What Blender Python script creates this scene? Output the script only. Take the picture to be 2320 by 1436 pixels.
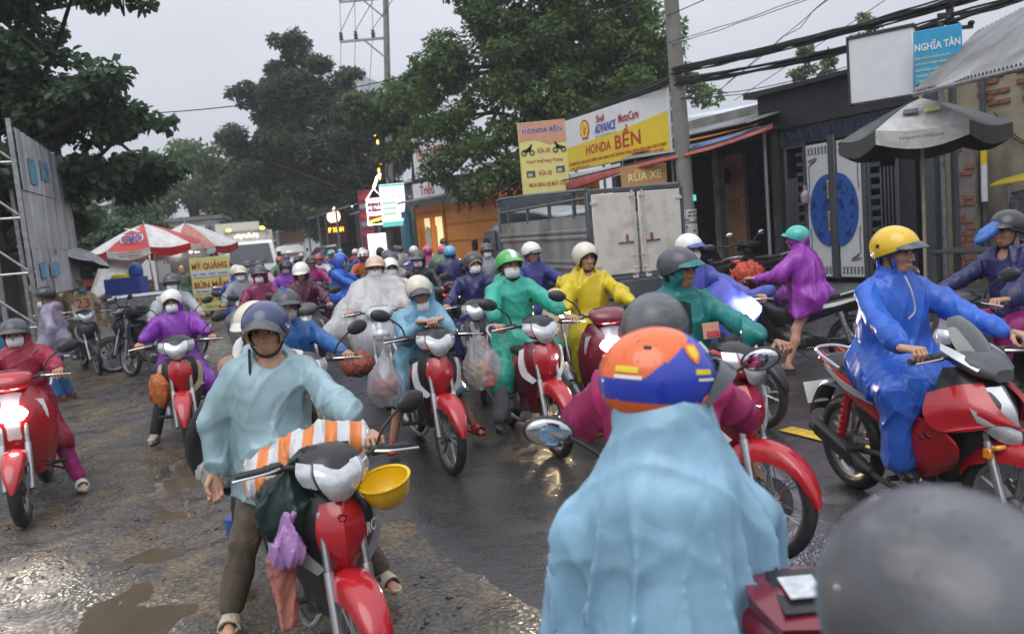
# Rainy evening street crowded with motorbike riders, looking along a bending suburban road.
import bpy, math, random
import numpy as np
from mathutils import Vector, Matrix, Euler

for _o in list(bpy.data.objects):
    bpy.data.objects.remove(_o, do_unlink=True)
SC = bpy.context.scene
COL = SC.collection
RNG = random.Random(7)
PI = math.pi
R = math.radians

# ------------------------------------------------------------------ camera, world, sun, exposure
cam_d = bpy.data.cameras.new('camera')
cam_d.sensor_width = 36.0
cam_d.lens = 28.02
cam_d.clip_start = 0.05
cam_d.clip_end = 900.0
cam_d.dof.use_dof = True
cam_d.dof.focus_distance = 4.6
cam_d.dof.aperture_fstop = 3.4
cam = bpy.data.objects.new('camera', cam_d)
COL.objects.link(cam)
_p, _r = math.atan(198 / 1806.0), R(5.0)          # tilted down a little and rolled clockwise
_F = Vector((0, math.cos(_p), -math.sin(_p)))
_R0, _U0 = Vector((1, 0, 0)), Vector((0, math.sin(_p), math.cos(_p)))
_Rv, _Uv = _R0 * math.cos(_r) - _U0 * math.sin(_r), _U0 * math.cos(_r) + _R0 * math.sin(_r)
cam.matrix_world = Matrix(((_Rv.x, _Uv.x, -_F.x, 0), (_Rv.y, _Uv.y, -_F.y, 0), (_Rv.z, _Uv.z, -_F.z, 1.72), (0, 0, 0, 1)))
SC.camera = cam

SUN_EL, SUN_ROT = R(58), R(200)
world = bpy.data.worlds.new('World')
SC.world = world
world.use_nodes = True
_n = world.node_tree.nodes
_l = world.node_tree.links
_n.clear()
_out = _n.new('ShaderNodeOutputWorld')
_bg = _n.new('ShaderNodeBackground')
_bg.inputs['Strength'].default_value = 0.1
_sky = _n.new('ShaderNodeTexSky')
_sky.sky_type = 'NISHITA'
_sky.sun_disc = False
_sky.sun_elevation = SUN_EL
_sky.sun_rotation = SUN_ROT
_sky.air_density = 1.0
_sky.dust_density = 6.0
_tc = _n.new('ShaderNodeTexCoord')
_sep = _n.new('ShaderNodeSeparateXYZ')
_l.new(_tc.outputs['Generated'], _sep.inputs[0])
_ov = _n.new('ShaderNodeMath'); _ov.operation = 'MULTIPLY_ADD'      # overcast sky: three times as bright overhead as at the horizon
_ov.inputs[1].default_value = 9.6
_ov.inputs[2].default_value = 4.9
_mx0 = _n.new('ShaderNodeMath'); _mx0.operation = 'MAXIMUM'; _mx0.inputs[1].default_value = 0.0
_l.new(_sep.outputs['Z'], _mx0.inputs[0]); _l.new(_mx0.outputs[0], _ov.inputs[0])
_noise = _n.new('ShaderNodeTexNoise'); _noise.inputs['Scale'].default_value = 2.2; _noise.inputs['Detail'].default_value = 4.0
_map = _n.new('ShaderNodeMapping'); _map.inputs['Scale'].default_value = (1, 1, 3.0)
_l.new(_tc.outputs['Generated'], _map.inputs[0]); _l.new(_map.outputs[0], _noise.inputs['Vector'])
_ramp = _n.new('ShaderNodeMapRange'); _ramp.inputs[1].default_value = 0.3; _ramp.inputs[2].default_value = 0.7
_ramp.inputs[3].default_value = 0.94; _ramp.inputs[4].default_value = 1.06
_l.new(_noise.outputs[0], _ramp.inputs[0])
_mul = _n.new('ShaderNodeMath'); _mul.operation = 'MULTIPLY'
_l.new(_ov.outputs[0], _mul.inputs[0]); _l.new(_ramp.outputs[0], _mul.inputs[1])
_grey = _n.new('ShaderNodeVectorMath'); _grey.operation = 'SCALE'
_grey.inputs[0].default_value = (0.93, 0.965, 1.07)
_l.new(_mul.outputs[0], _grey.inputs['Scale'])
_mix = _n.new('ShaderNodeMix'); _mix.data_type = 'RGBA'
_mix.inputs['Factor'].default_value = 0.93
_l.new(_sky.outputs[0], _mix.inputs[6]); _l.new(_grey.outputs[0], _mix.inputs[7])
_l.new(_mix.outputs[2], _bg.inputs['Color'])
_l.new(_bg.outputs[0], _out.inputs['Surface'])

sun_d = bpy.data.lights.new('sun', 'SUN')
sun_d.energy = 1.3
sun_d.angle = R(50)
sun_d.color = (1.0, 0.985, 0.96)
sun = bpy.data.objects.new('sun', sun_d)
COL.objects.link(sun)
_sd = Vector((math.sin(SUN_ROT) * math.cos(SUN_EL), math.cos(SUN_ROT) * math.cos(SUN_EL), math.sin(SUN_EL)))
sun.rotation_euler = (-_sd).to_track_quat('-Z', 'Y').to_euler()

SC.view_settings.view_transform = 'Standard'
SC.view_settings.look = 'None'
SC.view_settings.exposure = 0.24
SC.view_settings.gamma = 1.0
SC.view_settings.use_curve_mapping = False
SC.cycles.use_denoising = True
SC.cycles.max_bounces = 6
SC.cycles.transparent_max_bounces = 16
SC.cycles.sample_clamp_indirect = 4.0
SC.cycles.caustics_reflective = False
SC.cycles.caustics_refractive = False

# ------------------------------------------------------------------ materials (procedural)
MATS = {}


def pm(name, col, rough=0.5, metal=0.0, coat=0.0, var=0.12, vscale=6.0, bump=0.0, bscale=40.0, stretch=(1, 1, 1),
       alpha=1.0, transl=0.0, emit=None, estr=0.0, spec=0.5, trans=0.0, rvar=0.0, dirt=None, dscale=2.0, ior=1.45):
    """Principled material: noise-varied colour, optional stains, optional bump, optional thin translucency."""
    if name in MATS:
        return MATS[name]
    m = bpy.data.materials.new(name)
    m.use_nodes = True
    n, l = m.node_tree.nodes, m.node_tree.links
    bs = n['Principled BSDF']
    out = n['Material Output']
    bs.inputs['Roughness'].default_value = rough
    bs.inputs['Metallic'].default_value = metal
    bs.inputs['Coat Weight'].default_value = coat
    bs.inputs['Coat Roughness'].default_value = 0.08
    bs.inputs['Specular IOR Level'].default_value = spec
    bs.inputs['IOR'].default_value = ior
    bs.inputs['Transmission Weight'].default_value = trans
    bs.inputs['Alpha'].default_value = alpha
    c = (*col, 1.0)
    bs.inputs['Base Color'].default_value = c
    tc = n.new('ShaderNodeTexCoord')
    if var > 0:
        nz = n.new('ShaderNodeTexNoise'); nz.inputs['Scale'].default_value = vscale; nz.inputs['Detail'].default_value = 5.0
        l.new(tc.outputs['Object'], nz.inputs['Vector'])
        mr = n.new('ShaderNodeMapRange')
        mr.inputs[1].default_value = 0.3; mr.inputs[2].default_value = 0.7
        mr.inputs[3].default_value = 1 - var; mr.inputs[4].default_value = 1 + var
        l.new(nz.outputs[0], mr.inputs[0])
        sc = n.new('ShaderNodeVectorMath'); sc.operation = 'SCALE'
        sc.inputs[0].default_value = col
        l.new(mr.outputs[0], sc.inputs['Scale'])
        last = sc.outputs[0]
        if dirt is not None:
            nd = n.new('ShaderNodeTexNoise'); nd.inputs['Scale'].default_value = dscale; nd.inputs['Detail'].default_value = 8.0
            mp = n.new('ShaderNodeMapping'); mp.inputs['Scale'].default_value = stretch
            l.new(tc.outputs['Object'], mp.inputs[0]); l.new(mp.outputs[0], nd.inputs['Vector'])
            md = n.new('ShaderNodeMapRange'); md.inputs[1].default_value = 0.48; md.inputs[2].default_value = 0.72
            l.new(nd.outputs[0], md.inputs[0])
            mx = n.new('ShaderNodeMix'); mx.data_type = 'RGBA'
            l.new(md.outputs[0], mx.inputs['Factor']); l.new(last, mx.inputs[6])
            mx.inputs[7].default_value = (*dirt, 1)
            last = mx.outputs[2]
        l.new(last, bs.inputs['Base Color'])
        if rvar > 0:
            m2 = n.new('ShaderNodeMapRange')
            m2.inputs[1].default_value = 0.3; m2.inputs[2].default_value = 0.7
            m2.inputs[3].default_value = max(0.02, rough - rvar); m2.inputs[4].default_value = rough + rvar
            l.new(nz.outputs[0], m2.inputs[0]); l.new(m2.outputs[0], bs.inputs['Roughness'])
    if bump > 0:
        nb = n.new('ShaderNodeTexNoise'); nb.inputs['Scale'].default_value = bscale; nb.inputs['Detail'].default_value = 6.0
        mp = n.new('ShaderNodeMapping'); mp.inputs['Scale'].default_value = stretch
        l.new(tc.outputs['Object'], mp.inputs[0]); l.new(mp.outputs[0], nb.inputs['Vector'])
        bp = n.new('ShaderNodeBump'); bp.inputs['Strength'].default_value = bump; bp.inputs['Distance'].default_value = 0.02
        l.new(nb.outputs[0], bp.inputs['Height']); l.new(bp.outputs[0], bs.inputs['Normal'])
    if emit is not None:
        bs.inputs['Emission Color'].default_value = (*emit, 1)
        bs.inputs['Emission Strength'].default_value = estr
    if transl > 0:
        tr = n.new('ShaderNodeBsdfTranslucent'); tr.inputs['Color'].default_value = c
        mxs = n.new('ShaderNodeMixShader'); mxs.inputs[0].default_value = transl
        l.new(bs.outputs[0], mxs.inputs[1]); l.new(tr.outputs[0], mxs.inputs[2]); l.new(mxs.outputs[0], out.inputs['Surface'])
    MATS[name] = m
    return m


def coat_mat(name, col, alpha=1.0, rough=0.27):
    """Thin wet raincoat plastic: crinkled, slightly see-through, colour varied where it is doubled."""
    if name in MATS:
        return MATS[name]
    m = bpy.data.materials.new(name)
    m.use_nodes = True
    n, l = m.node_tree.nodes, m.node_tree.links
    bs, out = n['Principled BSDF'], n['Material Output']
    bs.inputs['Roughness'].default_value = rough
    bs.inputs['Specular IOR Level'].default_value = 0.5
    bs.inputs['Alpha'].default_value = alpha
    tc = n.new('ShaderNodeTexCoord')
    big = n.new('ShaderNodeTexNoise'); big.inputs['Scale'].default_value = 5.0; big.inputs['Detail'].default_value = 3.0
    big.inputs['Distortion'].default_value = 1.2
    l.new(tc.outputs['Object'], big.inputs['Vector'])
    mr = n.new('ShaderNodeMapRange'); mr.inputs[1].default_value = 0.35; mr.inputs[2].default_value = 0.68
    mr.inputs[3].default_value = 0.82; mr.inputs[4].default_value = 1.14
    l.new(big.outputs[0], mr.inputs[0])
    sc = n.new('ShaderNodeVectorMath'); sc.operation = 'SCALE'; sc.inputs[0].default_value = col
    l.new(mr.outputs[0], sc.inputs['Scale']); l.new(sc.outputs[0], bs.inputs['Base Color'])
    mp = n.new('ShaderNodeMapping'); mp.inputs['Scale'].default_value = (1.0, 1.0, 0.4); mp.inputs['Rotation'].default_value = (0.2, 0.35, 0)
    l.new(tc.outputs['Object'], mp.inputs[0])
    w = n.new('ShaderNodeTexVoronoi'); w.feature = 'DISTANCE_TO_EDGE'; w.inputs['Scale'].default_value = 8.0
    dist = n.new('ShaderNodeTexNoise'); dist.inputs['Scale'].default_value = 7.0; dist.inputs['Detail'].default_value = 2.0
    l.new(mp.outputs[0], dist.inputs['Vector'])
    add = n.new('ShaderNodeVectorMath'); add.operation = 'MULTIPLY_ADD'; add.inputs[1].default_value = (0.12, 0.12, 0.12)
    l.new(dist.outputs['Color'], add.inputs[0]); l.new(mp.outputs[0], add.inputs[2]); l.new(add.outputs[0], w.inputs['Vector'])
    fine = n.new('ShaderNodeTexNoise'); fine.inputs['Scale'].default_value = 26.0; fine.inputs['Detail'].default_value = 5.0
    fine.inputs['Distortion'].default_value = 0.8
    l.new(mp.outputs[0], fine.inputs['Vector'])
    sm = n.new('ShaderNodeMath'); sm.operation = 'MULTIPLY_ADD'; sm.inputs[1].default_value = 0.55
    mn = n.new('ShaderNodeMath'); mn.operation = 'MINIMUM'; mn.inputs[1].default_value = 0.12
    l.new(w.outputs['Distance'], mn.inputs[0])
    m5 = n.new('ShaderNodeMath'); m5.operation = 'MULTIPLY'; m5.inputs[1].default_value = 3.0
    l.new(mn.outputs[0], m5.inputs[0])
    l.new(fine.outputs[0], sm.inputs[0]); l.new(m5.outputs[0], sm.inputs[2])
    bp = n.new('ShaderNodeBump'); bp.inputs['Strength'].default_value = 0.36; bp.inputs['Distance'].default_value = 0.012
    l.new(sm.outputs[0], bp.inputs['Height']); l.new(bp.outputs[0], bs.inputs['Normal'])
    tr = n.new('ShaderNodeBsdfTranslucent'); l.new(sc.outputs[0], tr.inputs['Color'])
    mxs = n.new('ShaderNodeMixShader'); mxs.inputs[0].default_value = 0.26 if alpha >= 1 else 0.15
    l.new(bs.outputs[0], mxs.inputs[1]); l.new(tr.outputs[0], mxs.inputs[2]); l.new(mxs.outputs[0], out.inputs['Surface'])
    MATS[name] = m
    return m


M = {}
M['tyre'] = pm('tyre_rubber', (0.022, 0.022, 0.023), 0.42, var=0.3, vscale=20, bump=0.3, bscale=60)
M['black'] = pm('black_plastic', (0.02, 0.02, 0.022), 0.32, var=0.2, spec=0.5)
M['blackm'] = pm('matt_black', (0.028, 0.028, 0.03), 0.55, var=0.25, bump=0.1, bscale=120)
M['dgrey'] = pm('dark_grey_plastic', (0.075, 0.078, 0.085), 0.38, var=0.2)
M['grey'] = pm('grey_paint', (0.22, 0.225, 0.23), 0.4, var=0.2)
M['silver'] = pm('silver_metal', (0.55, 0.56, 0.57), 0.28, 0.9, var=0.15)
M['steel'] = pm('dull_steel', (0.32, 0.32, 0.32), 0.42, 0.85, var=0.3, vscale=14)
M['chrome'] = pm('chrome', (0.75, 0.76, 0.77), 0.1, 1.0, var=0.05)
M['engine'] = pm('engine_alloy', (0.13, 0.13, 0.13), 0.45, 0.6, var=0.35, vscale=25)
M['red'] = pm('red_paint', (0.40, 0.011, 0.018), 0.24, coat=0.7, var=0.1)
M['dred'] = pm('dark_red_paint', (0.16, 0.008, 0.022), 0.26, coat=0.7, var=0.1)
M['white'] = pm('white_paint', (0.72, 0.72, 0.71), 0.32, coat=0.4, var=0.06)
M['silverp'] = pm('silver_paint', (0.42, 0.45, 0.48), 0.3, 0.3, coat=0.6, var=0.06)
M['blue'] = pm('blue_paint', (0.03, 0.07, 0.34), 0.28, coat=0.6, var=0.1)
M['cream'] = pm('cream_paint', (0.55, 0.45, 0.28), 0.3, coat=0.5, var=0.1)
M['lens'] = pm('clear_lens', (0.50, 0.52, 0.54), 0.14, 0.35, coat=1.0, var=0.2, vscale=22)
M['glassdk'] = pm('dark_glass', (0.03, 0.035, 0.04), 0.06, 0.0, coat=1.0, var=0.1)
M['mirror'] = pm('mirror_glass', (0.6, 0.62, 0.65), 0.03, 1.0, var=0.02)
M['amber'] = pm('amber_lens', (0.75, 0.27, 0.02), 0.15, coat=1.0, var=0.05)
M['redlens'] = pm('red_lens', (0.42, 0.012, 0.012), 0.12, coat=1.0, var=0.05)
M['amber_on'] = pm('amber_lit', (0.9, 0.35, 0.03), 0.2, emit=(1.0, 0.42, 0.06), estr=4.0, var=0)
M['red_on'] = pm('red_lit', (0.6, 0.02, 0.02), 0.2, emit=(1.0, 0.05, 0.03), estr=3.0, var=0)
M['head_on'] = pm('headlamp_lit', (0.9, 0.9, 0.9), 0.2, emit=(1.0, 0.93, 0.8), estr=70.0, var=0)
M['head_cool'] = pm('headlamp_lit_cool', (0.9, 0.9, 0.9), 0.2, emit=(0.86, 0.8, 1.0), estr=60.0, var=0)
M['head_warm'] = pm('headlamp_lit_warm', (0.9, 0.9, 0.9), 0.2, emit=(1.0, 0.68, 0.32), estr=30.0, var=0)
M['plate'] = pm('plate_white', (0.66, 0.66, 0.64), 0.45, var=0.08)
M['ink'] = pm('black_ink', (0.02, 0.02, 0.02), 0.6, var=0)
M['inkr'] = pm('red_ink', (0.42, 0.03, 0.03), 0.55, var=0.08)
M['inkb'] = pm('blue_ink', (0.03, 0.07, 0.33), 0.55, var=0.08)
M['inkw'] = pm('white_ink', (0.75, 0.75, 0.74), 0.5, var=0.04)
M['inky'] = pm('yellow_ink', (0.75, 0.58, 0.03), 0.5, var=0.05)
M['inkg'] = pm('green_ink', (0.05, 0.38, 0.22), 0.5, var=0.05)
M['skin'] = pm('skin', (0.46, 0.255, 0.165), 0.45, var=0.12, vscale=18, spec=0.4, bump=0.06, bscale=160)
M['skin2'] = pm('skin_tan', (0.35, 0.18, 0.11), 0.45, var=0.12, vscale=18, spec=0.4, bump=0.06, bscale=160)
M['lip'] = pm('lips', (0.30, 0.11, 0.09), 0.42, var=0.1)
M['eyew'] = pm('eye_white', (0.55, 0.52, 0.5), 0.2, var=0)
M['iris'] = pm('iris', (0.018, 0.012, 0.009), 0.12, var=0)
M['hair'] = pm('hair', (0.012, 0.010, 0.009), 0.5, var=0.2, vscale=60)
M['mask'] = pm('face_mask_white', (0.72, 0.73, 0.75), 0.75, var=0.05, bump=0.15, bscale=70, stretch=(1, 1, 4))
M['maskg'] = pm('face_mask_grey', (0.36, 0.35, 0.34), 0.8, var=0.05, bump=0.15, bscale=70, stretch=(1, 1, 4))
M['maskp'] = pm('face_mask_pink', (0.7, 0.52, 0.55), 0.8, var=0.05, bump=0.15, bscale=70)
M['maskb'] = pm('face_mask_blue', (0.15, 0.35, 0.6), 0.8, var=0.05, bump=0.15, bscale=70)
M['maskk'] = pm('face_mask_black', (0.03, 0.03, 0.03), 0.8, var=0.05)
M['strap'] = pm('black_webbing', (0.015, 0.015, 0.016), 0.7, var=0.2)

# ------------------------------------------------------------------ geometry toolkit
def tag(o, label=None, cat=None, group=None, kind=None):
    if label: o['label'] = label
    if cat: o['category'] = cat
    if group: o['group'] = group
    if kind: o['kind'] = kind
    return o


def empty(name, loc, heading=0.0, label=None, cat=None, group=None, scale=1.0):
    o = bpy.data.objects.new(name, None)
    o.empty_display_size = 0.1
    o.location = loc
    o.rotation_euler = (0, 0, heading)
    o.scale = (scale,) * 3
    COL.objects.link(o)
    return tag(o, label, cat, group)


def catmull(P, n, axis=0):
    """Cubic resampling of an array of control points along an axis, n steps per span."""
    P = np.moveaxis(np.asarray(P, float), axis, 0)
    k = len(P)
    if k < 3 or n <= 1:
        if n > 1:
            t = np.linspace(0, 1, n + 1).reshape(-1, *([1] * (P.ndim - 1)))
            return np.moveaxis(P[0] * (1 - t) + P[-1] * t, 0, axis) if k == 2 else np.moveaxis(P, 0, axis)
        return np.moveaxis(P, 0, axis)
    E = np.concatenate([[2 * P[0] - P[1]], P, [2 * P[-1] - P[-2]]])
    out = []
    for i in range(k - 1):
        a, b, c, d = E[i], E[i + 1], E[i + 2], E[i + 3]
        for j in range(n):
            t = j / n
            out.append(0.5 * (2 * b + (c - a) * t + (2 * a - 5 * b + 4 * c - d) * t * t + (3 * b - a - 3 * c + d) * t ** 3))
    out.append(P[-1])
    return np.moveaxis(np.array(out), 0, axis)


def rotm(rx=0, ry=0, rz=0):
    return np.array(Euler((rx, ry, rz)).to_matrix())


class MB:
    """Collects shapes into one mesh."""

    def __init__(s):
        s.v, s.f, s.m, s.n = [], [], [], 0

    def add(s, V, F, m=0):
        V = np.asarray(V, float).reshape(-1, 3)
        off = s.n
        s.v.append(V)
        s.n += len(V)
        if isinstance(F, np.ndarray):
            s.f.append((F + off))
        else:
            s.f.append([tuple(i + off for i in f) for f in F])
        s.m.append((m, len(F)))
        return s

    def box(s, c, size, rot=None, m=0, bev=0.0):
        x, y, z = [d / 2 for d in size]
        if bev > 0:
            b = min(bev, x * 0.9, y * 0.9, z * 0.9)
            V, F = [], []
            for sx in (-1, 1):
                for sy in (-1, 1):
                    for sz in (-1, 1):
                        V += [(sx * x, sy * (y - b), sz * (z - b)), (sx * (x - b), sy * y, sz * (z - b)), (sx * (x - b), sy * (y - b), sz * z)]
            idx = lambda a, b_, c_: (((a > 0) * 2 + (b_ > 0)) * 2 + (c_ > 0)) * 3
            g = lambda a, b_, c_, k: idx(a, b_, c_) + k
            for q in (-1, 1):
                F.append([g(q, -1, -1, 0), g(q, 1, -1, 0), g(q, 1, 1, 0), g(q, -1, 1, 0)][::q])
                F.append([g(-1, q, -1, 1), g(-1, q, 1, 1), g(1, q, 1, 1), g(1, q, -1, 1)][::q])
                F.append([g(-1, -1, q, 2), g(1, -1, q, 2), g(1, 1, q, 2), g(-1, 1, q, 2)][::q])
            for a in (-1, 1):
                for b_ in (-1, 1):
                    w = a * b_
                    F.append([g(a, b_, -1, 0), g(a, b_, -1, 1), g(a, b_, 1, 1), g(a, b_, 1, 0)][::w])
                    F.append([g(a, -1, b_, 0), g(a, 1, b_, 0), g(a, 1, b_, 2), g(a, -1, b_, 2)][::w])
                    F.append([g(-1, a, b_, 1), g(-1, a, b_, 2), g(1, a, b_, 2), g(1, a, b_, 1)][::w])
                    for c_ in (-1, 1):
                        F.append([g(a, b_, c_, 0), g(a, b_, c_, 1), g(a, b_, c_, 2)][::(a * b_ * c_)])
            V = np.array(V)
        else:
            V = np.array([(a, b, c_) for a in (-x, x) for b in (-y, y) for c_ in (-z, z)])
            F = [(0, 1, 3, 2), (4, 6, 7, 5), (0, 4, 5, 1), (2, 3, 7, 6), (0, 2, 6, 4), (1, 5, 7, 3)]
        if rot is not None:
            V = V @ np.asarray(rot).T
        return s.add(V + np.asarray(c, float), [tuple(f) for f in F], m)

    def loft(s, loops, m=0, cap=True, closed=True):
        L = np.asarray(loops, float)
        k, n = L.shape[:2]
        i = np.arange(k - 1)[:, None] * n
        j = np.arange(n if closed else n - 1)[None, :]
        j2 = (j + 1) % n
        F = np.stack([i + j, i + j2, i + n + j2, i + n + j], -1).reshape(-1, 4)
        s.add(L.reshape(-1, 3), F, m)
        if cap and closed:
            off = s.n - k * n
            s.f.append([tuple(off + q for q in range(n))[::-1], tuple(off + (k - 1) * n + q for q in range(n))])
            s.m.append((m, 2))
        return s

    def tube(s, pts, r, n=8, m=0, sub=1, cap=True):
        P = catmull(pts, sub) if sub > 1 else np.asarray(pts, float)
        k = len(P)
        rr = np.interp(np.linspace(0, 1, k), np.linspace(0, 1, len(r)), r) if hasattr(r, '__len__') else np.full(k, r)
        T = np.gradient(P, axis=0)
        T /= np.linalg.norm(T, axis=1)[:, None] + 1e-9
        up = np.array([0, 0, 1.0]) if abs(T[0][2]) < 0.9 else np.array([1.0, 0, 0])
        loops = []
        a = np.arange(n) * 2 * PI / n
        for q in range(k):
            u = np.cross(up, T[q]); u /= np.linalg.norm(u) + 1e-9
            w = np.cross(T[q], u)
            up = w
            loops.append(P[q] + rr[q] * (np.cos(a)[:, None] * u + np.sin(a)[:, None] * w))
        return s.loft(loops, m, cap)

    def lathe(s, prof, c=(0, 0, 0), axis='y', n=24, m=0, closed=False):
        """prof: (radius, offset along axis)."""
        P = np.asarray(prof, float)
        a = np.arange(n) * 2 * PI / n
        loops = []
        for ang in a:
            rr, h = P[:, 0], P[:, 1]
            if axis == 'y': q = np.stack([rr * math.cos(ang), h, rr * math.sin(ang)], 1)
            elif axis == 'z': q = np.stack([rr * math.cos(ang), rr * math.sin(ang), h], 1)
            else: q = np.stack([h, rr * math.cos(ang), rr * math.sin(ang)], 1)
            loops.append(q)
        L = np.array(loops) + np.asarray(c, float)
        k, q = L.shape[:2]
        i = np.arange(k)[:, None]; i2 = (i + 1) % k
        jn = q if closed else q - 1
        j = np.arange(jn)[None, :]; j2 = (j + 1) % q
        F = np.stack([i * q + j, i2 * q + j, i2 * q + j2, i * q + j2], -1).reshape(-1, 4)
        return s.add(L.reshape(-1, 3), F, m)

    def grid(s, P, th=0.004, sub=1, m=0, mirror=False, sub2=None):
        """Panel from rows x cols control points, with thickness; mirror: rows run from the centre line to +y."""
        P = np.asarray(P, float)
        if mirror:
            Q = P[:, :0:-1].copy() if abs(P[0, 0, 1]) < 1e-6 else P[:, ::-1].copy()
            Q[..., 1] *= -1
            P = np.concatenate([Q, P], 1)
        if sub > 1: P = catmull(P, sub, 0)
        s2 = sub if sub2 is None else sub2
        if s2 > 1: P = catmull(P, s2, 1)
        a, b = P.shape[:2]
        N = np.cross(np.gradient(P, axis=0), np.gradient(P, axis=1))
        N /= np.linalg.norm(N, axis=2)[..., None] + 1e-9
        T, Bk = P + N * th / 2, P - N * th / 2
        i = np.arange(a - 1)[:, None] * b; j = np.arange(b - 1)[None, :]
        F = np.stack([i + j, i + b + j, i + b + j + 1, i + j + 1], -1).reshape(-1, 4)
        o = a * b
        rim = list(range(b)) + [r_ * b + b - 1 for r_ in range(1, a)] + [(a - 1) * b + c for c in range(b - 2, -1, -1)] + [r_ * b for r_ in range(a - 2, 0, -1)]
        rim = np.array(rim); r2 = np.roll(rim, -1)
        Fr = np.stack([rim, r2, r2 + o, rim + o], -1)
        return s.add(np.concatenate([T.reshape(-1, 3), Bk.reshape(-1, 3)]), np.concatenate([F, F[:, ::-1] + o, Fr]), m)

    def ell(s, c, r, rot=None, n=16, k=10, m=0):
        u = np.arange(n) * 2 * PI / n
        w = np.linspace(-PI / 2, PI / 2, k + 1)[1:-1]
        ring = np.stack([np.cos(w)[:, None] * np.cos(u), np.cos(w)[:, None] * np.sin(u), np.repeat(np.sin(w)[:, None], n, 1)], -1)
        V = np.concatenate([ring.reshape(-1, 3), [[0, 0, -1], [0, 0, 1]]]) * np.asarray(r, float)
        if rot is not None: V = V @ np.asarray(rot).T
        kk = k - 1
        F = [(i * n + j, i * n + (j + 1) % n, (i + 1) * n + (j + 1) % n, (i + 1) * n + j) for i in range(kk - 1) for j in range(n)]
        F += [(kk * n, (j + 1) % n, j) for j in range(n)] + [(kk * n + 1, (kk - 1) * n + j, (kk - 1) * n + (j + 1) % n) for j in range(n)]
        return s.add(V + np.asarray(c, float), F, m)

    def loftx(s, secs, n=18, p=3.0, sub=3, m=0):
        """Superellipse cross-sections along x: (x, zc, half_y, half_z)."""
        S = catmull(np.array(secs, float), sub)
        a = np.arange(n) * 2 * PI / n
        ca = np.sign(np.cos(a)) * np.abs(np.cos(a)) ** (2 / p); sa = np.sign(np.sin(a)) * np.abs(np.sin(a)) ** (2 / p)
        return s.loft([np.stack([np.full(n, q[0]), ca * q[2], q[1] + sa * q[3]], 1) for q in S], m)

    def prism(s, poly, c0, c1, plane='xz', m=0):
        """Extrude a 2-D polygon along the axis left out of plane, from c0 to c1."""
        P = np.asarray(poly, float)
        n = len(P)
        ax = {'xz': 1, 'xy': 2, 'yz': 0}[plane]
        ot = [i for i in range(3) if i != ax]
        V = np.zeros((2 * n, 3))
        V[:n, ot[0]] = V[n:, ot[0]] = P[:, 0]
        V[:n, ot[1]] = V[n:, ot[1]] = P[:, 1]
        V[:n, ax] = c0; V[n:, ax] = c1
        F = [tuple(range(n)), tuple(range(2 * n - 1, n - 1, -1))] + [(i, i + n, (i + 1) % n + n, (i + 1) % n) for i in range(n)]
        return s.add(V, F, m)

    def mesh(s, name, mats, ang=38, smooth=True):
        me = bpy.data.meshes.new(name)
        V = np.concatenate(s.v) if s.v else np.zeros((0, 3))
        lens, idx, mi = [], [], []
        for F, (m, c) in zip(s.f, s.m):
            if isinstance(F, np.ndarray):
                lens.append(np.full(len(F), F.shape[1])); idx.append(F.reshape(-1))
            else:
                lens.append(np.array([len(f) for f in F], int)); idx.append(np.array([i for f in F for i in f], int))
            mi.append(np.full(c, m))
        lens = np.concatenate(lens); idx = np.concatenate(idx); mi = np.concatenate(mi)
        me.vertices.add(len(V)); me.vertices.foreach_set('co', V.astype(np.float32).ravel())
        me.loops.add(len(idx)); me.loops.foreach_set('vertex_index', idx.astype(np.int32))
        me.polygons.add(len(lens))
        st = np.concatenate([[0], np.cumsum(lens)[:-1]])
        me.polygons.foreach_set('loop_start', st.astype(np.int32))
        me.polygons.foreach_set('material_index', mi.astype(np.int32))
        for q in (mats if isinstance(mats, (list, tuple)) else [mats]):
            me.materials.append(q)
        me.update(calc_edges=True)
        me.validate()
        if smooth:
            me.polygons.foreach_set('use_smooth', np.ones(len(me.polygons), bool))
            if ang: me.set_sharp_from_angle(angle=R(ang))
        return me

    def obj(s, name, mats, parent=None, ang=38, smooth=True):
        return link(name, s.mesh(name, mats, ang, smooth), parent)


def link(name, me, parent=None, mat=None):
    o = bpy.data.objects.new(name, me)
    COL.objects.link(o)
    if parent is not None: o.parent = parent
    if mat is not None:
        for i, q in enumerate(mat if isinstance(mat, (list, tuple)) else [mat]):
            o.material_slots[i].link = 'OBJECT'
            o.material_slots[i].material = q
    return o


def copy_tree(o, parent=None):
    c = o.copy()
    COL.objects.link(c)
    c.parent = parent
    for ch in o.children:
        copy_tree(ch, c)
    return c


def mobj(name, mb, mats, label, cat, group=None, kind=None, ang=38):
    return tag(mb.obj(name, mats, None, ang), label, cat, group, kind)


_TXT = {}


def text_mesh(txt, ext=0.0015):
    if txt not in _TXT:
        cu = bpy.data.curves.new('lettering', 'FONT')
        cu.body = txt
        cu.size = 1.0
        cu.resolution_u = 2
        cu.extrude = ext
        cu.offset = .018
        cu.align_x = 'CENTER'; cu.align_y = 'CENTER'
        o = bpy.data.objects.new('lettering', cu)
        COL.objects.link(o)
        bpy.context.view_layer.update()
        me = bpy.data.meshes.new_from_object(o.evaluated_get(bpy.context.evaluated_depsgraph_get()))
        bpy.data.objects.remove(o)
        co = np.zeros(len(me.vertices) * 3); me.vertices.foreach_get('co', co); co = co.reshape(-1, 3)
        _TXT[txt] = (me, co[:, 0].max() - co[:, 0].min(), co[:, 1].max() - co[:, 1].min(), (co[:, 0].max() + co[:, 0].min()) / 2, (co[:, 1].max() + co[:, 1].min()) / 2)
    return _TXT[txt]


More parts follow.
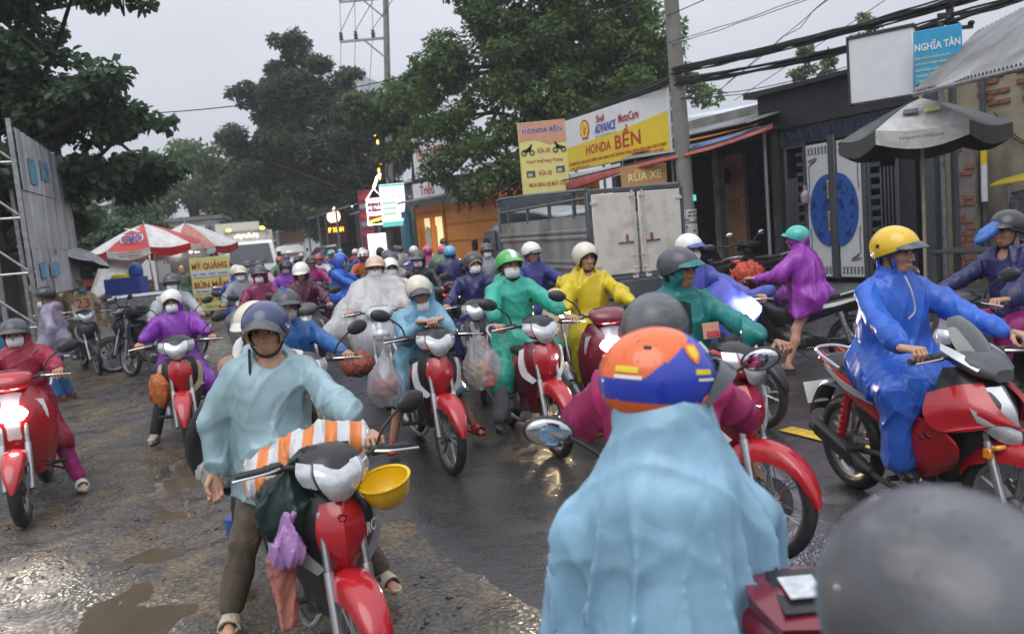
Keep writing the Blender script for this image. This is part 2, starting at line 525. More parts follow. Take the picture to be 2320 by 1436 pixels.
def lettering(txt, parent, mat, loc, right, up, width=None, height=None):
    """Raised lettering: centred on loc, running along right, fitted to width x height (metres)."""
    me, w, h, cx, cy = text_mesh(txt)
    sx = (width / w) if width else None
    sy = (height / h) if height else None
    sx = sx or sy; sy = sy or sx
    right = Vector(right).normalized(); up = Vector(up).normalized(); nrm = right.cross(up)
    me2 = me.copy()
    me2.materials.clear(); me2.materials.append(mat)
    off = Vector(loc) - right * cx * sx - up * cy * sy
    me2.transform(Matrix(((right.x * sx, up.x * sy, nrm.x, off.x), (right.y * sx, up.y * sy, nrm.y, off.y), (right.z * sx, up.z * sy, nrm.z, off.z), (0, 0, 0, 1))))
    return link('lettering', me2, parent)


# ---- signed-distance modelling (bodies, cloth, bags) meshed with surface nets
def smin(a, b, k):
    h = np.clip(0.5 + 0.5 * (b - a) / k, 0, 1)
    return b * (1 - h) + a * h - k * h * (1 - h)


def smax(a, b, k):
    return -smin(-a, -b, k)


def d_seg(P, a, b, r0, r1=None):
    a = np.asarray(a, np.float32); b = np.asarray(b, np.float32)
    r1 = r0 if r1 is None else r1
    ba = b - a
    pa = P - a
    h = np.clip(pa @ ba / (float(ba @ ba) + 1e-9), 0, 1)
    q = pa - h[:, None] * ba
    return np.sqrt(np.einsum('ij,ij->i', q, q)) - (r0 + (r1 - r0) * h)


def d_ell(P, c, r, rot=None):
    q = P - np.asarray(c, np.float32)
    if rot is not None: q = q @ np.asarray(rot, np.float32)
    r = np.asarray(r, np.float32)
    a = q / r
    k0 = np.sqrt(np.einsum('ij,ij->i', a, a)) + 1e-6
    b = a / r
    k1 = np.sqrt(np.einsum('ij,ij->i', b, b)) + 1e-6
    return k0 * (k0 - 1) / k1


def d_box(P, c, hs, r=0.0, rot=None):
    q = P - np.asarray(c, np.float32)
    if rot is not None: q = q @ np.asarray(rot, np.float32)
    q = np.abs(q) - (np.asarray(hs, np.float32) - r)
    return np.linalg.norm(np.maximum(q, 0), axis=1) + np.minimum(q.max(1), 0) - r


_EDG = [(0, 1), (2, 3), (4, 5), (6, 7), (0, 2), (1, 3), (4, 6), (5, 7), (0, 4), (1, 5), (2, 6), (3, 7)]
_CRN = np.array([[i >> 2 & 1, i >> 1 & 1, i & 1] for i in range(8)])


def sdf_mesh(fn, lo, hi, h):
    """Surface nets over a box: returns vertices and quads."""
    lo = np.asarray(lo, np.float32); hi = np.asarray(hi, np.float32)
    c = 4
    n = np.maximum(1, np.ceil((hi - lo) / (h * c)).astype(int))
    N = n * c
    ax = [lo[i] + h * np.arange(N[i], dtype=np.float32) for i in range(3)]
    cx = [lo[i] + h * (np.arange(n[i], dtype=np.float32) * c + (c - 1) / 2) for i in range(3)]
    G = np.stack(np.meshgrid(*cx, indexing='ij'), -1).reshape(-1, 3)
    cv = fn(G).reshape(n)
    val = cv.repeat(c, 0).repeat(c, 1).repeat(c, 2).astype(np.float32)
    I = np.argwhere(np.abs(val) < h * c * 1.15 + 0.012)
    P = np.stack([ax[0][I[:, 0]], ax[1][I[:, 1]], ax[2][I[:, 2]]], 1)
    val[I[:, 0], I[:, 1], I[:, 2]] = fn(P)
    val[0] = val[-1] = 1; val[:, 0] = val[:, -1] = 1; val[:, :, 0] = val[:, :, -1] = 1
    s = val < 0
    cs = sum(s[a:N[0] - 1 + a, b:N[1] - 1 + b, d:N[2] - 1 + d].astype(np.int8) for a in (0, 1) for b in (0, 1) for d in (0, 1))
    act = np.argwhere((cs > 0) & (cs < 8))
    if len(act) == 0: return np.zeros((0, 3)), np.zeros((0, 4), int)
    idm = np.full(cs.shape, -1, np.int32)
    idm[act[:, 0], act[:, 1], act[:, 2]] = np.arange(len(act))
    cvv = np.stack([val[act[:, 0] + q[0], act[:, 1] + q[1], act[:, 2] + q[2]] for q in _CRN], 1)
    pos = np.zeros((len(act), 3)); cnt = np.zeros(len(act))
    for a, b in _EDG:
        v0, v1 = cvv[:, a], cvv[:, b]
        mk = (v0 < 0) != (v1 < 0)
        t = np.where(mk, v0 / np.where(mk, v0 - v1, 1), 0)
        pos += mk[:, None] * (_CRN[a] + t[:, None] * (_CRN[b] - _CRN[a])); cnt += mk
    V = lo + h * (act + pos / cnt[:, None])
    quads = []
    for axis in range(3):
        sl0 = [slice(1, -1)] * 3; sl1 = [slice(1, -1)] * 3
        sl0[axis] = slice(0, -1); sl1[axis] = slice(1, None)
        a, b = s[tuple(sl0)], s[tuple(sl1)]
        e = np.argwhere(a != b)
        if len(e) == 0: continue
        fl = a[e[:, 0], e[:, 1], e[:, 2]]
        o = np.ones(3, int); o[axis] = 0
        e = e + o
        u, w = [(1, 2), (2, 0), (0, 1)][axis]
        du = np.zeros(3, int); du[u] = 1
        dw = np.zeros(3, int); dw[w] = 1
        g = lambda q: idm[q[:, 0], q[:, 1], q[:, 2]]
        Q = np.stack([g(e - du - dw), g(e - dw), g(e), g(e - du)], 1)
        Q[~fl] = Q[~fl][:, ::-1]
        quads.append(Q)
    Q = np.concatenate(quads)
    return V, Q[(Q >= 0).all(1)]


def folds(P, amp, seed=0, freq=24.0, vert=1.0):
    """Creased-film displacement: hanging ridges, slanting creases and a finer crumple."""
    r = np.random.RandomState(seed)
    d = np.zeros(len(P), np.float32)
    for i in range(8):
        fine = i > 4
        a = r.uniform(0, 2 * PI)
        k = np.array([math.cos(a), math.sin(a), r.uniform(-.4, .4) * vert if not fine else r.uniform(-1, 1)]) * freq * (r.uniform(.35, .8) if not fine else r.uniform(1.1, 1.9))
        w = r.uniform(-1, 1, 3) * (4.5 if not fine else 11); ph = r.uniform(0, 6.28, 3)
        s_ = 1 - np.abs(np.sin(P @ k + 1.25 * np.sin(P @ w + ph[0]) + ph[1]))
        gate = .5 + .5 * np.sin(P @ (r.uniform(-1, 1, 3) * 7) + ph[2])
        d += s_ ** 3.2 * gate * (1.0 if not fine else .38)
    return (amp * .5 - d * amp).astype(np.float32)

# ------------------------------------------------------------------ motorbikes (forward +x, left +y, origin on the ground between the wheels)
_BM = {}


def cached(key, fn):
    if key not in _BM:
        _BM[key] = fn()
    return _BM[key]


def tyre_mb(Rr, r):
    b = MB()
    a = np.linspace(0, 2 * PI, 13)[:-1]
    b.lathe([(Rr + r * math.cos(t) * (1.08 if abs(t - PI) > 1.2 else 0.7), r * 0.95 * math.sin(t)) for t in a], n=40, closed=True)
    return b


def wheel(parent, x, Rr, r, kind, lod, steer=None, drum=False):
    """rim (part) with tyre, spokes and hub as sub-parts."""
    def rim():
        b = MB()
        R0 = Rr - r * 0.55
        b.lathe([(R0, -r * .55), (R0 + .012, -r * .6), (R0 + .012, r * .6), (R0, r * .55), (R0 - .016, r * .25), (R0 - .016, -r * .25)], n=36, closed=True)
        return b.mesh('wheel', [M['steel']])
    def spk():
        b = MB()
        R0 = Rr - r * 0.55 - .01
        if kind == 'wire':
            for i in range(28):
                t = i * 2 * PI / 28; s_ = 1 if i % 2 else -1
                t2 = t + (0.28 if (i // 2) % 2 else -0.28)
                b.tube([(math.cos(t) * .05, s_ * .03, math.sin(t) * .05), (math.cos(t2) * R0, 0, math.sin(t2) * R0)], .0024, 4)
        else:
            for i in range(5):
                t = i * 2 * PI / 5
                for s_ in (-1, 1):
                    t2 = t + s_ * .17
                    b.tube([(math.cos(t) * .03, 0, math.sin(t) * .03), (math.cos(t2) * .12, 0, math.sin(t2) * .12), (math.cos(t2) * R0, 0, math.sin(t2) * R0)], [.02, .012, .013], 6)
        return b.mesh('spokes', [M['steel']])
    def hub():
        b = MB()
        w = .055 if drum else .035
        rr = .075 if drum else .045
        b.lathe([(.001, -w), (rr * .7, -w), (rr, -w * .7), (rr, w * .7), (rr * .7, w), (.001, w)], n=20)
        b.tube([(0, -.09, 0), (0, .09, 0)], .011, 8)
        return b.mesh('hub', [M['engine']])
    def disc():
        b = MB()
        b.lathe([(.05, .062), (.115, .062), (.115, .066), (.05, .066)], n=28, closed=True)
        b.box((-.085, .07, .06), (.07, .03, .05), rotm(0, .6, 0), bev=.008)
        return b.mesh('brake_disc', [M['steel']])
    o = link('wheel', cached(('rim', Rr, r), rim), parent)
    o.location = (x, 0, Rr + r)
    link('tyre', cached(('tyre', Rr, r), lambda: tyre_mb(Rr, r).mesh('tyre', [M['tyre']])), o)
    link('spokes', cached(('spk', Rr, r, kind), spk), o)
    link('hub', cached(('hub', drum), hub), o)
    if not drum and lod < 2: link('brake_disc', cached(('disc',), disc), o)
    return o


def mirror_head_mb():
    b = MB()
    b.ell((0, 0, 0), (.022, .074, .046), n=16, k=8)
    b.ell((-.012, 0, 0), (.0145, .066, .040), n=16, k=8, m=1)
    return b


def bike(loc, heading, label, c1='red', c2='black', stripe='silverp', style='under', lamp=None, steer=0.0, wheels='alloy', lod=0,
         lean=0.0, group='motorbikes waiting in the crowd', mirrors=(1, 1), emblem=False, nobar=False, name='motorbike', seatm='blackm', plate=None, cowl=None, fend=None):
    A, Bc, S = M[c1], M[c2], M[stripe]
    Cw = M[cowl] if cowl else A
    Fd = M[fend] if fend else A
    root = empty(name, (*loc, 0), heading, label, 'motorbike', group)
    if lean: root.rotation_euler = (lean, 0, heading)
    sc = style == 'scooter'
    sp = style == 'sport'
    fx, rx = (0.62, -0.62)
    Rr, r = (0.205, 0.046) if sc else (0.245, 0.036 if not sp else 0.044)
    front = []
    def put(nm, key, fn, mats, par=None, fr=False):
        me = cached((style, nm, key), fn)
        o = link(nm, me, par or root, mats)
        if fr and par is None: front.append(o)
        return o
    fw = wheel(root, fx, Rr, r, wheels, lod)
    front.append(fw)
    wheel(root, rx, Rr, r * 1.15, wheels, lod, drum=True)
    az = Rr + r
    hx, hz = 0.40, 0.86      # steering head
    # fork
    def fork():
        b = MB()
        for s_ in (-1, 1):
            y = s_ * .078
            b.tube([(fx, y, az), (fx - .05, y, az + .16), (fx - .095, y, az + .30)], .022, 10, 0)
            b.tube([(fx - .095, y, az + .30), (fx - .17, y, az + .52)], .016, 8, 1)
        b.box((hx + .03, 0, .78), (.05, .19, .04), bev=.01, m=1)
        return b.mesh('fork', [M['silver'], M['steel']])
    put('fork', (az,), fork, [M['silver'], M['steel']], fr=True)
    # front fender
    def fender():
        b = MB()
        rows = []
        for t, w, dz, dr in [(8, .008, .0, .04), (22, .034, .03, .04), (45, .056, .05, .04), (72, .066, .085, .042), (98, .070, .105, .046), (122, .066, .10, .048), (146, .055, .06, .045), (162, .042, .03, .04)]:
            t = R(t); q = Rr + r + dr - .018
            row = [(fx + math.cos(t) * q, 0, az + math.sin(t) * q)]
            for k, (yy, dd) in enumerate([(.55, .006), (.9, .022), (1.0, .06), (1.02, 1.0)]):
                d_ = dd if k < 3 else max(dz, .03)
                q2 = q - (d_ if k == 3 else dd * (dz / .1 + .25))
                row.append((fx + math.cos(t) * q2, w * yy + .004, az + math.sin(t) * q2))
            rows.append(row)
        b.grid(rows, .006, 3, mirror=True, sub2=2)
        return b.mesh('front_fender', [Fd])
    put('front_fender', (), fender, [Fd], fr=True)
    if sc: shield_rows = [(.93, .405, [(.40, .06), (.37, .12), (.345, .155)]), (.83, .47, [(.455, .09), (.40, .17), (.34, .215)]), (.70, .50, [(.485, .10), (.42, .19), (.33, .245)]), (.55, .475, [(.455, .10), (.39, .185), (.29, .235)]), (.42, .42, [(.40, .08), (.33, .15), (.24, .20)]), (.33, .34, [(.32, .07), (.27, .12), (.18, .16)]), (.27, .25, [(.23, .06), (.19, .11), (.10, .14)])]
    elif sp: shield_rows = [(.93, .43, [(.41, .06), (.37, .11), (.33, .14)]), (.84, .52, [(.50, .08), (.43, .16), (.33, .20)]), (.74, .60, [(.57, .08), (.48, .18), (.33, .235)]), (.62, .57, [(.54, .07), (.44, .16), (.28, .22)]), (.50, .48, [(.45, .06), (.36, .13), (.20, .19)]), (.40, .40, [(.37, .05), (.28, .10), (.10, .16)]), (.32, .32, [(.29, .04), (.2, .09), (.02, .13)])]
    else: shield_rows = [(.86, .455, [(.44, .05), (.405, .11), (.37, .14)]), (.78, .52, [(.50, .06), (.43, .15), (.345, .205)]), (.69, .535, [(.51, .06), (.425, .165), (.31, .235)]), (.59, .50, [(.475, .055), (.395, .15), (.27, .225)]), (.48, .43, [(.405, .05), (.33, .12), (.20, .185)]), (.38, .36, [(.335, .045), (.265, .10), (.11, .15)]), (.28, .30, [(.27, .035), (.2, .08), (.03, .12)])]
    if not sc: shield_rows = [(z, xc, [(x, y * .80, ) for x, y in pts]) for z, xc, pts in shield_rows]
    yk = 1 if sc else .80
    def shield():
        b = MB()
        b.grid([[(xc, 0, z)] + [(x, y, z - (y * .10)) for x, y in pts] for z, xc, pts in shield_rows], .012, 3, mirror=True, sub2=3)
        return b.mesh('leg_shield', [Bc])
    put('leg_shield', (), shield, [A if sc else Bc])
    def fpanel():
        b = MB()
        o = .012
        if sc: rows = [[(.44 + o, 0, .90), (.43 + o, .04, .895), (.415 + o, .07, .885)], [(.485 + o, 0, .80), (.47 + o, .05, .79), (.445 + o, .10, .785)], [(.505 + o, 0, .70), (.49 + o, .04, .69), (.465 + o, .08, .68)], [(.485 + o, 0, .58), (.48 + o, .02, .575), (.475 + o, .035, .57)]]
        elif sp: rows = [[(.53 + o, 0, .85), (.50 + o, .05, .845), (.48 + o, .09, .84)], [(.61 + o, 0, .75), (.575 + o, .05, .745), (.545 + o, .09, .74)], [(.63 + o, 0, .68), (.60 + o, .03, .675), (.585 + o, .05, .67)]]
        else: rows = [[(.475 + o, 0, .845), (.465 + o, .04, .84), (.44 + o, .085, .83)], [(.525 + o, 0, .78), (.51 + o, .05, .77), (.465 + o, .12, .755)], [(.545 + o, 0, .70), (.525 + o, .05, .69), (.475 + o, .115, .67)], [(.52 + o, 0, .61), (.505 + o, .03, .605), (.47 + o, .07, .595)], [(.475 + o, 0, .53), (.47 + o, .015, .528), (.46 + o, .03, .525)]]
        b.grid(np.array(rows) * (1, yk, 1), .008, 3, mirror=True, sub2=3 if sc else 1)
        return b.mesh('front_panel', [A], 24 if not sc else 38)
    put('front_panel', (), fpanel, [S if (sc or sp) else A])
    def stripes(s_):
        b = MB()
        if sc: rows = [[(.40, .135, .83), (.375, .185, .82)], [(.425, .135, .72), (.385, .205, .71)], [(.405, .12, .60), (.375, .18, .60)]]
        elif sp: rows = [[(.42, .15, .855), (.37, .185, .84)], [(.50, .165, .76), (.42, .205, .75)], [(.53, .13, .67), (.44, .165, .65)]]
        else: rows = [[(.385, .165, .815), (.36, .205, .80)], [(.40, .185, .73), (.352, .222, .70)], [(.40, .155, .64), (.362, .20, .60)], [(.435, .085, .565), (.415, .12, .54)]]
        b.grid(np.array(rows) * (1, s_ * yk, 1) + (.018, .005 * s_, 0), .010, 3, sub2=1)
        return b.mesh('side_stripe', [S])
    for s_ in (-1, 1): put('side_stripe', s_, lambda: stripes(s_), [A if sp else S])
    # inner shield (rider side)
    def inner():
        b = MB()
        b.grid([[(xc - .05, 0, z)] + [(x - .035, y * .93, z - (y * .10)) for x, y in pts] for z, xc, pts in shield_rows], .01, 2, mirror=True, sub2=2)
        return b.mesh('inner_panel', [M['blackm']])
    put('inner_panel', (), inner, [M['blackm']])
    # headlamp cowl
    cz = .93
    def cowlf():
        b = MB()
        if sp: b.loftx([(.30, .97, .10, .03), (.38, .97, .14, .05), (.47, .94, .13, .055), (.55, .90, .06, .03)], 20, 2.6)
        elif sc: b.loftx([(.24, .985, .09, .03), (.33, .985, .145, .055), (.42, .975, .15, .065), (.48, .96, .12, .05), (.51, .95, .05, .02)], 20, 2.5)
        else: b.loftx([(.25, .965, .10, .03), (.33, .97, .12, .06), (.41, .955, .132, .07), (.47, .935, .12, .065), (.505, .925, .088, .042)], 20, 2.6)
        return b.mesh('headlamp_cowl', [Cw])
    put('headlamp_cowl', (), cowlf, [Cw], fr=True)
    def lensf():
        b = MB()
        if sp:
            for s_ in (-1, 1):
                b.grid(np.array([[(.665, .012, .665), (.62, .085, .70), (.53, .165, .765)], [(.675, .012, .625), (.63, .08, .655), (.55, .15, .715)], [(.655, .012, .59), (.61, .07, .61), (.555, .12, .665)]]) * (1, s_, 1), .01, 3, sub2=3)
        elif sc:
            b.grid([[(.505, 0, .80), (.49, .04, .795), (.46, .08, .785)], [(.53, 0, .76), (.51, .05, .755), (.47, .10, .745)], [(.525, 0, .71), (.51, .04, .71), (.485, .065, .71)]], .02, 3, mirror=True, sub2=3)
        else:
            b.grid([[(.472, 0, .985), (.475, .04, .990), (.462, .088, 1.0)], [(.522, 0, .945), (.515, .045, .948), (.492, .095, .962)], [(.534, 0, .90), (.526, .04, .90), (.508, .08, .915)], [(.515, 0, .852), (.512, .022, .854), (.505, .045, .866)]], .012, 3, mirror=True, sub2=3)
        return b.mesh('headlamp', [M['lens']])
    put('headlamp', (), lensf, [M[lamp] if lamp else M['lens']], fr=not (sc or sp))
    if not (sc or sp):
        def sidelens(s_):
            b = MB()
            b.grid(np.array([[(.462, .096, 1.0), (.40, .136, 1.0)], [(.488, .103, .955), (.425, .147, .958)], [(.502, .087, .908), (.445, .126, .915)]]) * (1, s_, 1), .012, 3, sub2=3)
            return b.mesh('turn_signal', [M['lens']])
        for s_ in (-1, 1): put('turn_signal', s_, lambda: sidelens(s_), [M['lens']], fr=True)
        def cap():
            b = MB()
            b.grid([[(.30, 0, 1.035), (.30, .05, 1.03), (.31, .095, 1.01)], [(.38, 0, 1.048), (.38, .055, 1.04), (.37, .12, 1.01)], [(.455, 0, 1.022), (.45, .055, 1.015), (.43, .105, .995)], [(.495, 0, .972), (.485, .04, .985), (.455, .08, .99)]], .012, 3, mirror=True, sub2=3)
            return b.mesh('cowl_cap', [M['black']])
        put('cowl_cap', (), cap, [M['black']], fr=True)
        def emb():
            b = MB(); b.lathe([(.001, .003), (.019, .003), (.019, 0)], axis='x', n=16); b.lathe([(.010, .0045), (.013, .0045)], axis='x', n=16, m=1)
            return b.mesh('badge', [M['chrome'], M['black']])
        if emblem: o = put('badge', (), emb, [M['chrome'], M['black']])
        if emblem: o.scale = (1.3,) * 3; o.location = (.542, 0, .79); o.rotation_euler = (0, .35, 0)
    if sp:
        def screen():
            b = MB()
            b.grid([[(.46, 0, .985), (.45, .05, .98), (.41, .10, .965)], [(.40, 0, 1.06), (.39, .06, 1.055), (.355, .11, 1.04)], [(.33, 0, 1.13), (.325, .05, 1.125), (.305, .09, 1.11)], [(.275, 0, 1.165), (.272, .03, 1.162), (.265, .05, 1.155)]], .006, 3, mirror=True, sub2=3)
            return b.mesh('windscreen', [M['glassdk']])
        put('windscreen', (), screen, [M['glassdk']], fr=True)
        def wing(s_):
            b = MB()
            b.grid(np.array([[(.30, .13, 1.035), (.33, .165, 1.01)], [(.40, .125, 1.005), (.41, .16, .975)], [(.50, .085, .945), (.50, .115, .92)]]) * (1, s_, 1), .012, 3, sub2=2)
            return b.mesh('cowl_wing', [M['silverp']])
        for s_ in (-1, 1): put('cowl_wing', s_, lambda: wing(s_), [M['silverp']], fr=True)
        def blade(s_):   # red mask sweeping over the headlamp
            b = MB()
            b.grid(np.array([[(.50, .06, .865), (.42, .15, .85), (.30, .205, .80)], [(.60, .08, .775), (.50, .175, .765), (.32, .245, .70)], [(.672, .035, .69), (.60, .11, .715), (.40, .225, .63)], [(.69, .004, .668), (.64, .07, .69), (.54, .17, .66)]]) * (1, s_, 1), .012, 4, sub2=3)
            return b.mesh('front_mask', [A])
        for s_ in (-1, 1): put('front_mask', s_, lambda: blade(s_), [A])
        def gill(s_):
            b = MB()
            b.grid(np.array([[(.38, .225, .66), (.12, .20, .66), (-.02, .17, .62)], [(.46, .19, .58), (.18, .215, .56), (.02, .185, .52)], [(.44, .15, .50), (.24, .185, .42), (.06, .16, .40)], [(.36, .12, .42), (.22, .14, .34), (.04, .13, .30)]]) * (1, s_, 1), .012, 4, sub2=3)
            return b.mesh('side_fairing', [A])
        for s_ in (-1, 1): put('side_fairing', s_, lambda: gill(s_), [A])
        def vents(s_):
            b = MB()
            for k in range(3): b.box((.30 - k * .05, s_ * (.214 - .002 * k), .585 - .02 * k), (.05, .012, .02), rotm(0, .5, 0), bev=.004)
            b.lathe([(.001, .0), (.02, .0), (.022, .012)], c=(.17, s_ * .205, .47), n=14)
            return b.mesh('side_vent', [M['black']])
        for s_ in (-1, 1): put('side_vent', s_, lambda: vents(s_), [M['black']])
        def chin():
            b = MB(); b.box((.60, 0, .575), (.05, .20, .025), rotm(0, -.3, 0), bev=.008)
            for s_ in (-1, 1): b.box((.56, s_ * .095, .54), (.05, .02, .05), bev=.005)
            return b.mesh('running_lamp', [M['amber']])
        put('running_lamp', (), chin, [M['amber']])
    # handlebar, grips, levers
    def bar():
        b = MB()
        b.tube([(.34, -.34, .975), (.37, -.20, .985), (.385, -.06, .96), (.385, .06, .96), (.37, .20, .985), (.34, .34, .975)], .0115, 8, sub=3)
        b.tube([(hx - .01, 0, .97), (hx + .03, 0, .78)], .025, 10)
        return b.mesh('handlebar', [M['black']])
    hb = None if nobar else put('handlebar', (), bar, [M['black']], fr=True)
    def grip(s_):
        b = MB()
        b.tube([(.358, s_ * .245, .982), (.340, s_ * .365, .972)], .0165, 10)
        b.lathe([(.001, -.012), (.021, -.012), (.021, .012), (.001, .012)], c=(.358, s_ * .243, .982), n=14)
        b.box((.362, s_ * .21, .985), (.04, .055, .042), bev=.008)
        return b.mesh('grip', [M['blackm']])
    def lever(s_):
        b = MB()
        b.tube([(.378, s_ * .20, .985), (.415, s_ * .25, .985), (.41, s_ * .33, .978), (.40, s_ * .385, .972)], [.008, .006, .005, .006], 6, sub=3)
        return b.mesh('lever', [M['silver']])
    for s_ in (-1, 1):
        if hb: put('grip', s_, lambda: grip(s_), [M['blackm']], hb)
        if lod < 2 and hb: put('lever', s_, lambda: lever(s_), [M['silver']], hb)
        if mirrors[0 if s_ < 0 else 1]:
            def stalk(s_=s_):
                b = MB(); b.tube([(.36, s_ * .21, .99), (.37, s_ * .24, 1.07), (.355, s_ * .31, 1.13), (.35, s_ * .34, 1.145)], .0065, 6, sub=3)
                return b.mesh('mirror', [M['black']])
            ms = put('mirror', s_, stalk, [M['black']], fr=True)
            mh = put('mirror_head', (), lambda: mirror_head_mb().mesh('mirror_head', [M['black'], M['mirror']]), [M['black'], M['mirror']], ms)
            mh.location = (.35, s_ * .385, 1.165); mh.rotation_euler = (s_ * .25, -.12, s_ * .2)
    # meter pod
    def meter():
        b = MB()
        b.grid([[(.34, -.10, 1.03), (.34, 0, 1.035), (.34, .10, 1.03)], [(.27, -.09, 1.0), (.27, 0, 1.002), (.27, .09, 1.0)]], .02, 3)
        b.grid([[(.332, -.06, 1.043), (.332, .06, 1.043)], [(.285, -.05, 1.02), (.285, .05, 1.02)]], .006, m=1)
        return b.mesh('meter_pod', [M['blackm'], M['glassdk']])
    put('meter_pod', (), meter, [M['blackm'], M['glassdk']], fr=True)
    # body
    def tunnel():
        b = MB()
        if sc: b.loftx([(.32, .33, .13, .06), (.15, .31, .16, .035), (-.05, .31, .165, .035), (-.12, .40, .15, .14), (-.2, .52, .14, .20)], 18, 3.4)
        else: b.loftx([(.40, .66, .05, .10), (.25, .60, .07, .10), (.08, .56, .075, .09), (-.08, .60, .10, .12), (-.2, .64, .115, .12)], 18, 3)
        return b.mesh('frame_cover', [M['black']])
    put('frame_cover', (), tunnel, [M['black']] if not sc else [A])
    def side(s_):
        b = MB()
        if sc: rows = [[(-.02, .13, .70), (-.3, .165, .715), (-.55, .14, .745), (-.80, .07, .79)], [(-.05, .15, .58), (-.3, .185, .62), (-.58, .155, .68), (-.82, .075, .755)], [(-.10, .15, .42), (-.32, .175, .50), (-.56, .14, .60), (-.80, .07, .72)], [(-.10, .12, .34), (-.32, .13, .42), (-.52, .11, .54), (-.74, .06, .69)]]
        else: rows = [[(.04, .085, .70), (-.22, .115, .705), (-.5, .12, .745), (-.82, .06, .82 if not sp else .86)], [(.05, .10, .62), (-.22, .135, .64), (-.5, .14, .70), (-.84, .065, .785 if not sp else .83)], [(.02, .095, .53), (-.2, .125, .56), (-.46, .125, .64), (-.80, .06, .745 if not sp else .79)], [(.0, .08, .48), (-.16, .10, .50), (-.40, .10, .59), (-.74, .05, .715 if not sp else .76)]]
        b.grid(np.array(rows) * (1, s_, 1), .01, 3, sub2=4)
        return b.mesh('side_cover', [A])
    for s_ in (-1, 1):
        put('side_cover', s_, lambda: side(s_), [A])
        if lod < 2:
            def sstripe():
                b = MB(); b.grid(np.array([[(-.18, .136, .665), (-.45, .141, .715), (-.74, .088, .785)], [(-.20, .139, .63), (-.45, .1415, .675), (-.70, .093, .75)]]) * (1, s_, 1) + (0, .010 * s_, 0), .006, 2, sub2=3)
                return b.mesh('tail_stripe', [S])
            if not sc: put('tail_stripe', s_, sstripe, [S])
    def seat():
        b = MB()
        b.loftx([(.10, .735, .075, .03), (-.05, .745, .115, .035), (-.30, .75, .135, .04), (-.52, .785, .125, .045), (-.70, .81, .10, .04), (-.76, .815, .07, .025)], 18, 3.2)
        return b.mesh('seat', [M[seatm]])
    put('seat', (), seat, [M[seatm]])
    def rail():
        b = MB(); b.tube([(-.52, .135, .79), (-.70, .13, .84), (-.84, .08, .865), (-.87, 0, .87), (-.84, -.08, .865), (-.70, -.13, .84), (-.52, -.135, .79)], .011, 8, sub=3)
        return b.mesh('grab_rail', [M['silverp']])
    put('grab_rail', (), rail, [M['silverp'] if lod < 3 else M['silverp']])
    def tail():
        b = MB(); b.loftx([(-.76, .79, .08, .035), (-.84, .79, .07, .035), (-.88, .785, .04, .02)], 14, 2.5)
        return b.mesh('tail_lamp', [M['redlens']])
    put('tail_lamp', (), tail, [M['red_on'] if lamp else M['redlens']])
    def rfend():
        b = MB()
        rows = []
        for x, z, w in [(-.45, .60, .06), (-.65, .66, .065), (-.82, .66, .07), (-.92, .56, .07), (-.98, .44, .065)]:
            rows.append([(x, 0, z), (x, w * .7, z - .01), (x + .01, w, z - .03)])
        b.grid(rows, .008, 3, mirror=True, sub2=2)
        return b.mesh('rear_fender', [M['black']])
    put('rear_fender', (), rfend, [M['black']])
    def plt():
        b = MB(); b.box((-.965, 0, .555), (.006, .19, .14), rotm(0, -.35, 0)); return b.mesh('licence_plate', [M['plate']])
    pl = put('licence_plate', (), plt, [M['plate']])
    if plate:
        for i, t in enumerate(plate):
            lettering(t, pl, M['ink'], (-.972, 0, .585 - .055 * i), (0, -1, 0), (-.34, 0, .94), height=.036)
    if lod < 2:
        def eng():
            b = MB()
            b.loftx([(.26, .36, .05, .05), (.20, .35, .075, .07), (.08, .33, .085, .075), (0, .32, .10, .09), (-.12, .31, .095, .085), (-.18, .31, .06, .05)], 14, 3)
            for i in range(6): b.box((.10 + .022 * i, 0, .355), (.008, .19, .15), bev=.003)
            b.lathe([(.001, .105), (.06, .105), (.075, .085), (.075, .05)], c=(-.05, 0, .31), n=18)
            b.lathe([(.001, -.115), (.065, -.115), (.08, -.09), (.08, -.05)], c=(-.04, 0, .31), n=18)
            return b.mesh('engine', [M['engine']])
        put('engine', (), eng, [M['engine']])
        def exh():
            b = MB()
            b.tube([(.18, -.05, .29), (.14, -.11, .20), (-.1, -.13, .19), (-.28, -.135, .22)], .016, 8, sub=3)
            b.tube([(-.26, -.135, .22), (-.34, -.145, .245), (-.55, -.155, .32), (-.78, -.16, .40)], [.022, .045, .05, .042], 12, sub=3)
            b.grid([[(-.36, -.195, .30), (-.70, -.208, .42)], [(-.36, -.200, .24), (-.70, -.212, .36)]], .006, m=1)
            return b.mesh('exhaust', [M['blackm'] if sp else M['steel'], M['silver']])
        put('exhaust', (), exh, [M['blackm'] if sp else M['steel'], M['black'] if sp else M['silver']])
        def swing():
            b = MB()
            for s_ in (-1, 1):
                b.tube([(-.12, s_ * .07, .33), (rx, s_ * .085, az)], .02, 8)
                b.tube([(rx + .03, s_ * .10, az + .03), (-.50, s_ * .10, .62)], .026, 10, m=1)
                for k in range(7):
                    q = k / 6; b.lathe([(.02, -.006), (.034, 0), (.02, .006)], c=(rx + .03 + (.07) * q, s_ * .10, az + .06 + .22 * q), axis='z', n=12, m=1)
            b.box((-.38, .105, .31), (.46, .03, .09), rotm(0, .07, 0), bev=.012, m=2)
            return b.mesh('swing_arm', [M['blackm'], M['steel'], M['black']])
        put('swing_arm', (), swing, [M['blackm'], M['red'] if sp else M['steel'], M['black']])
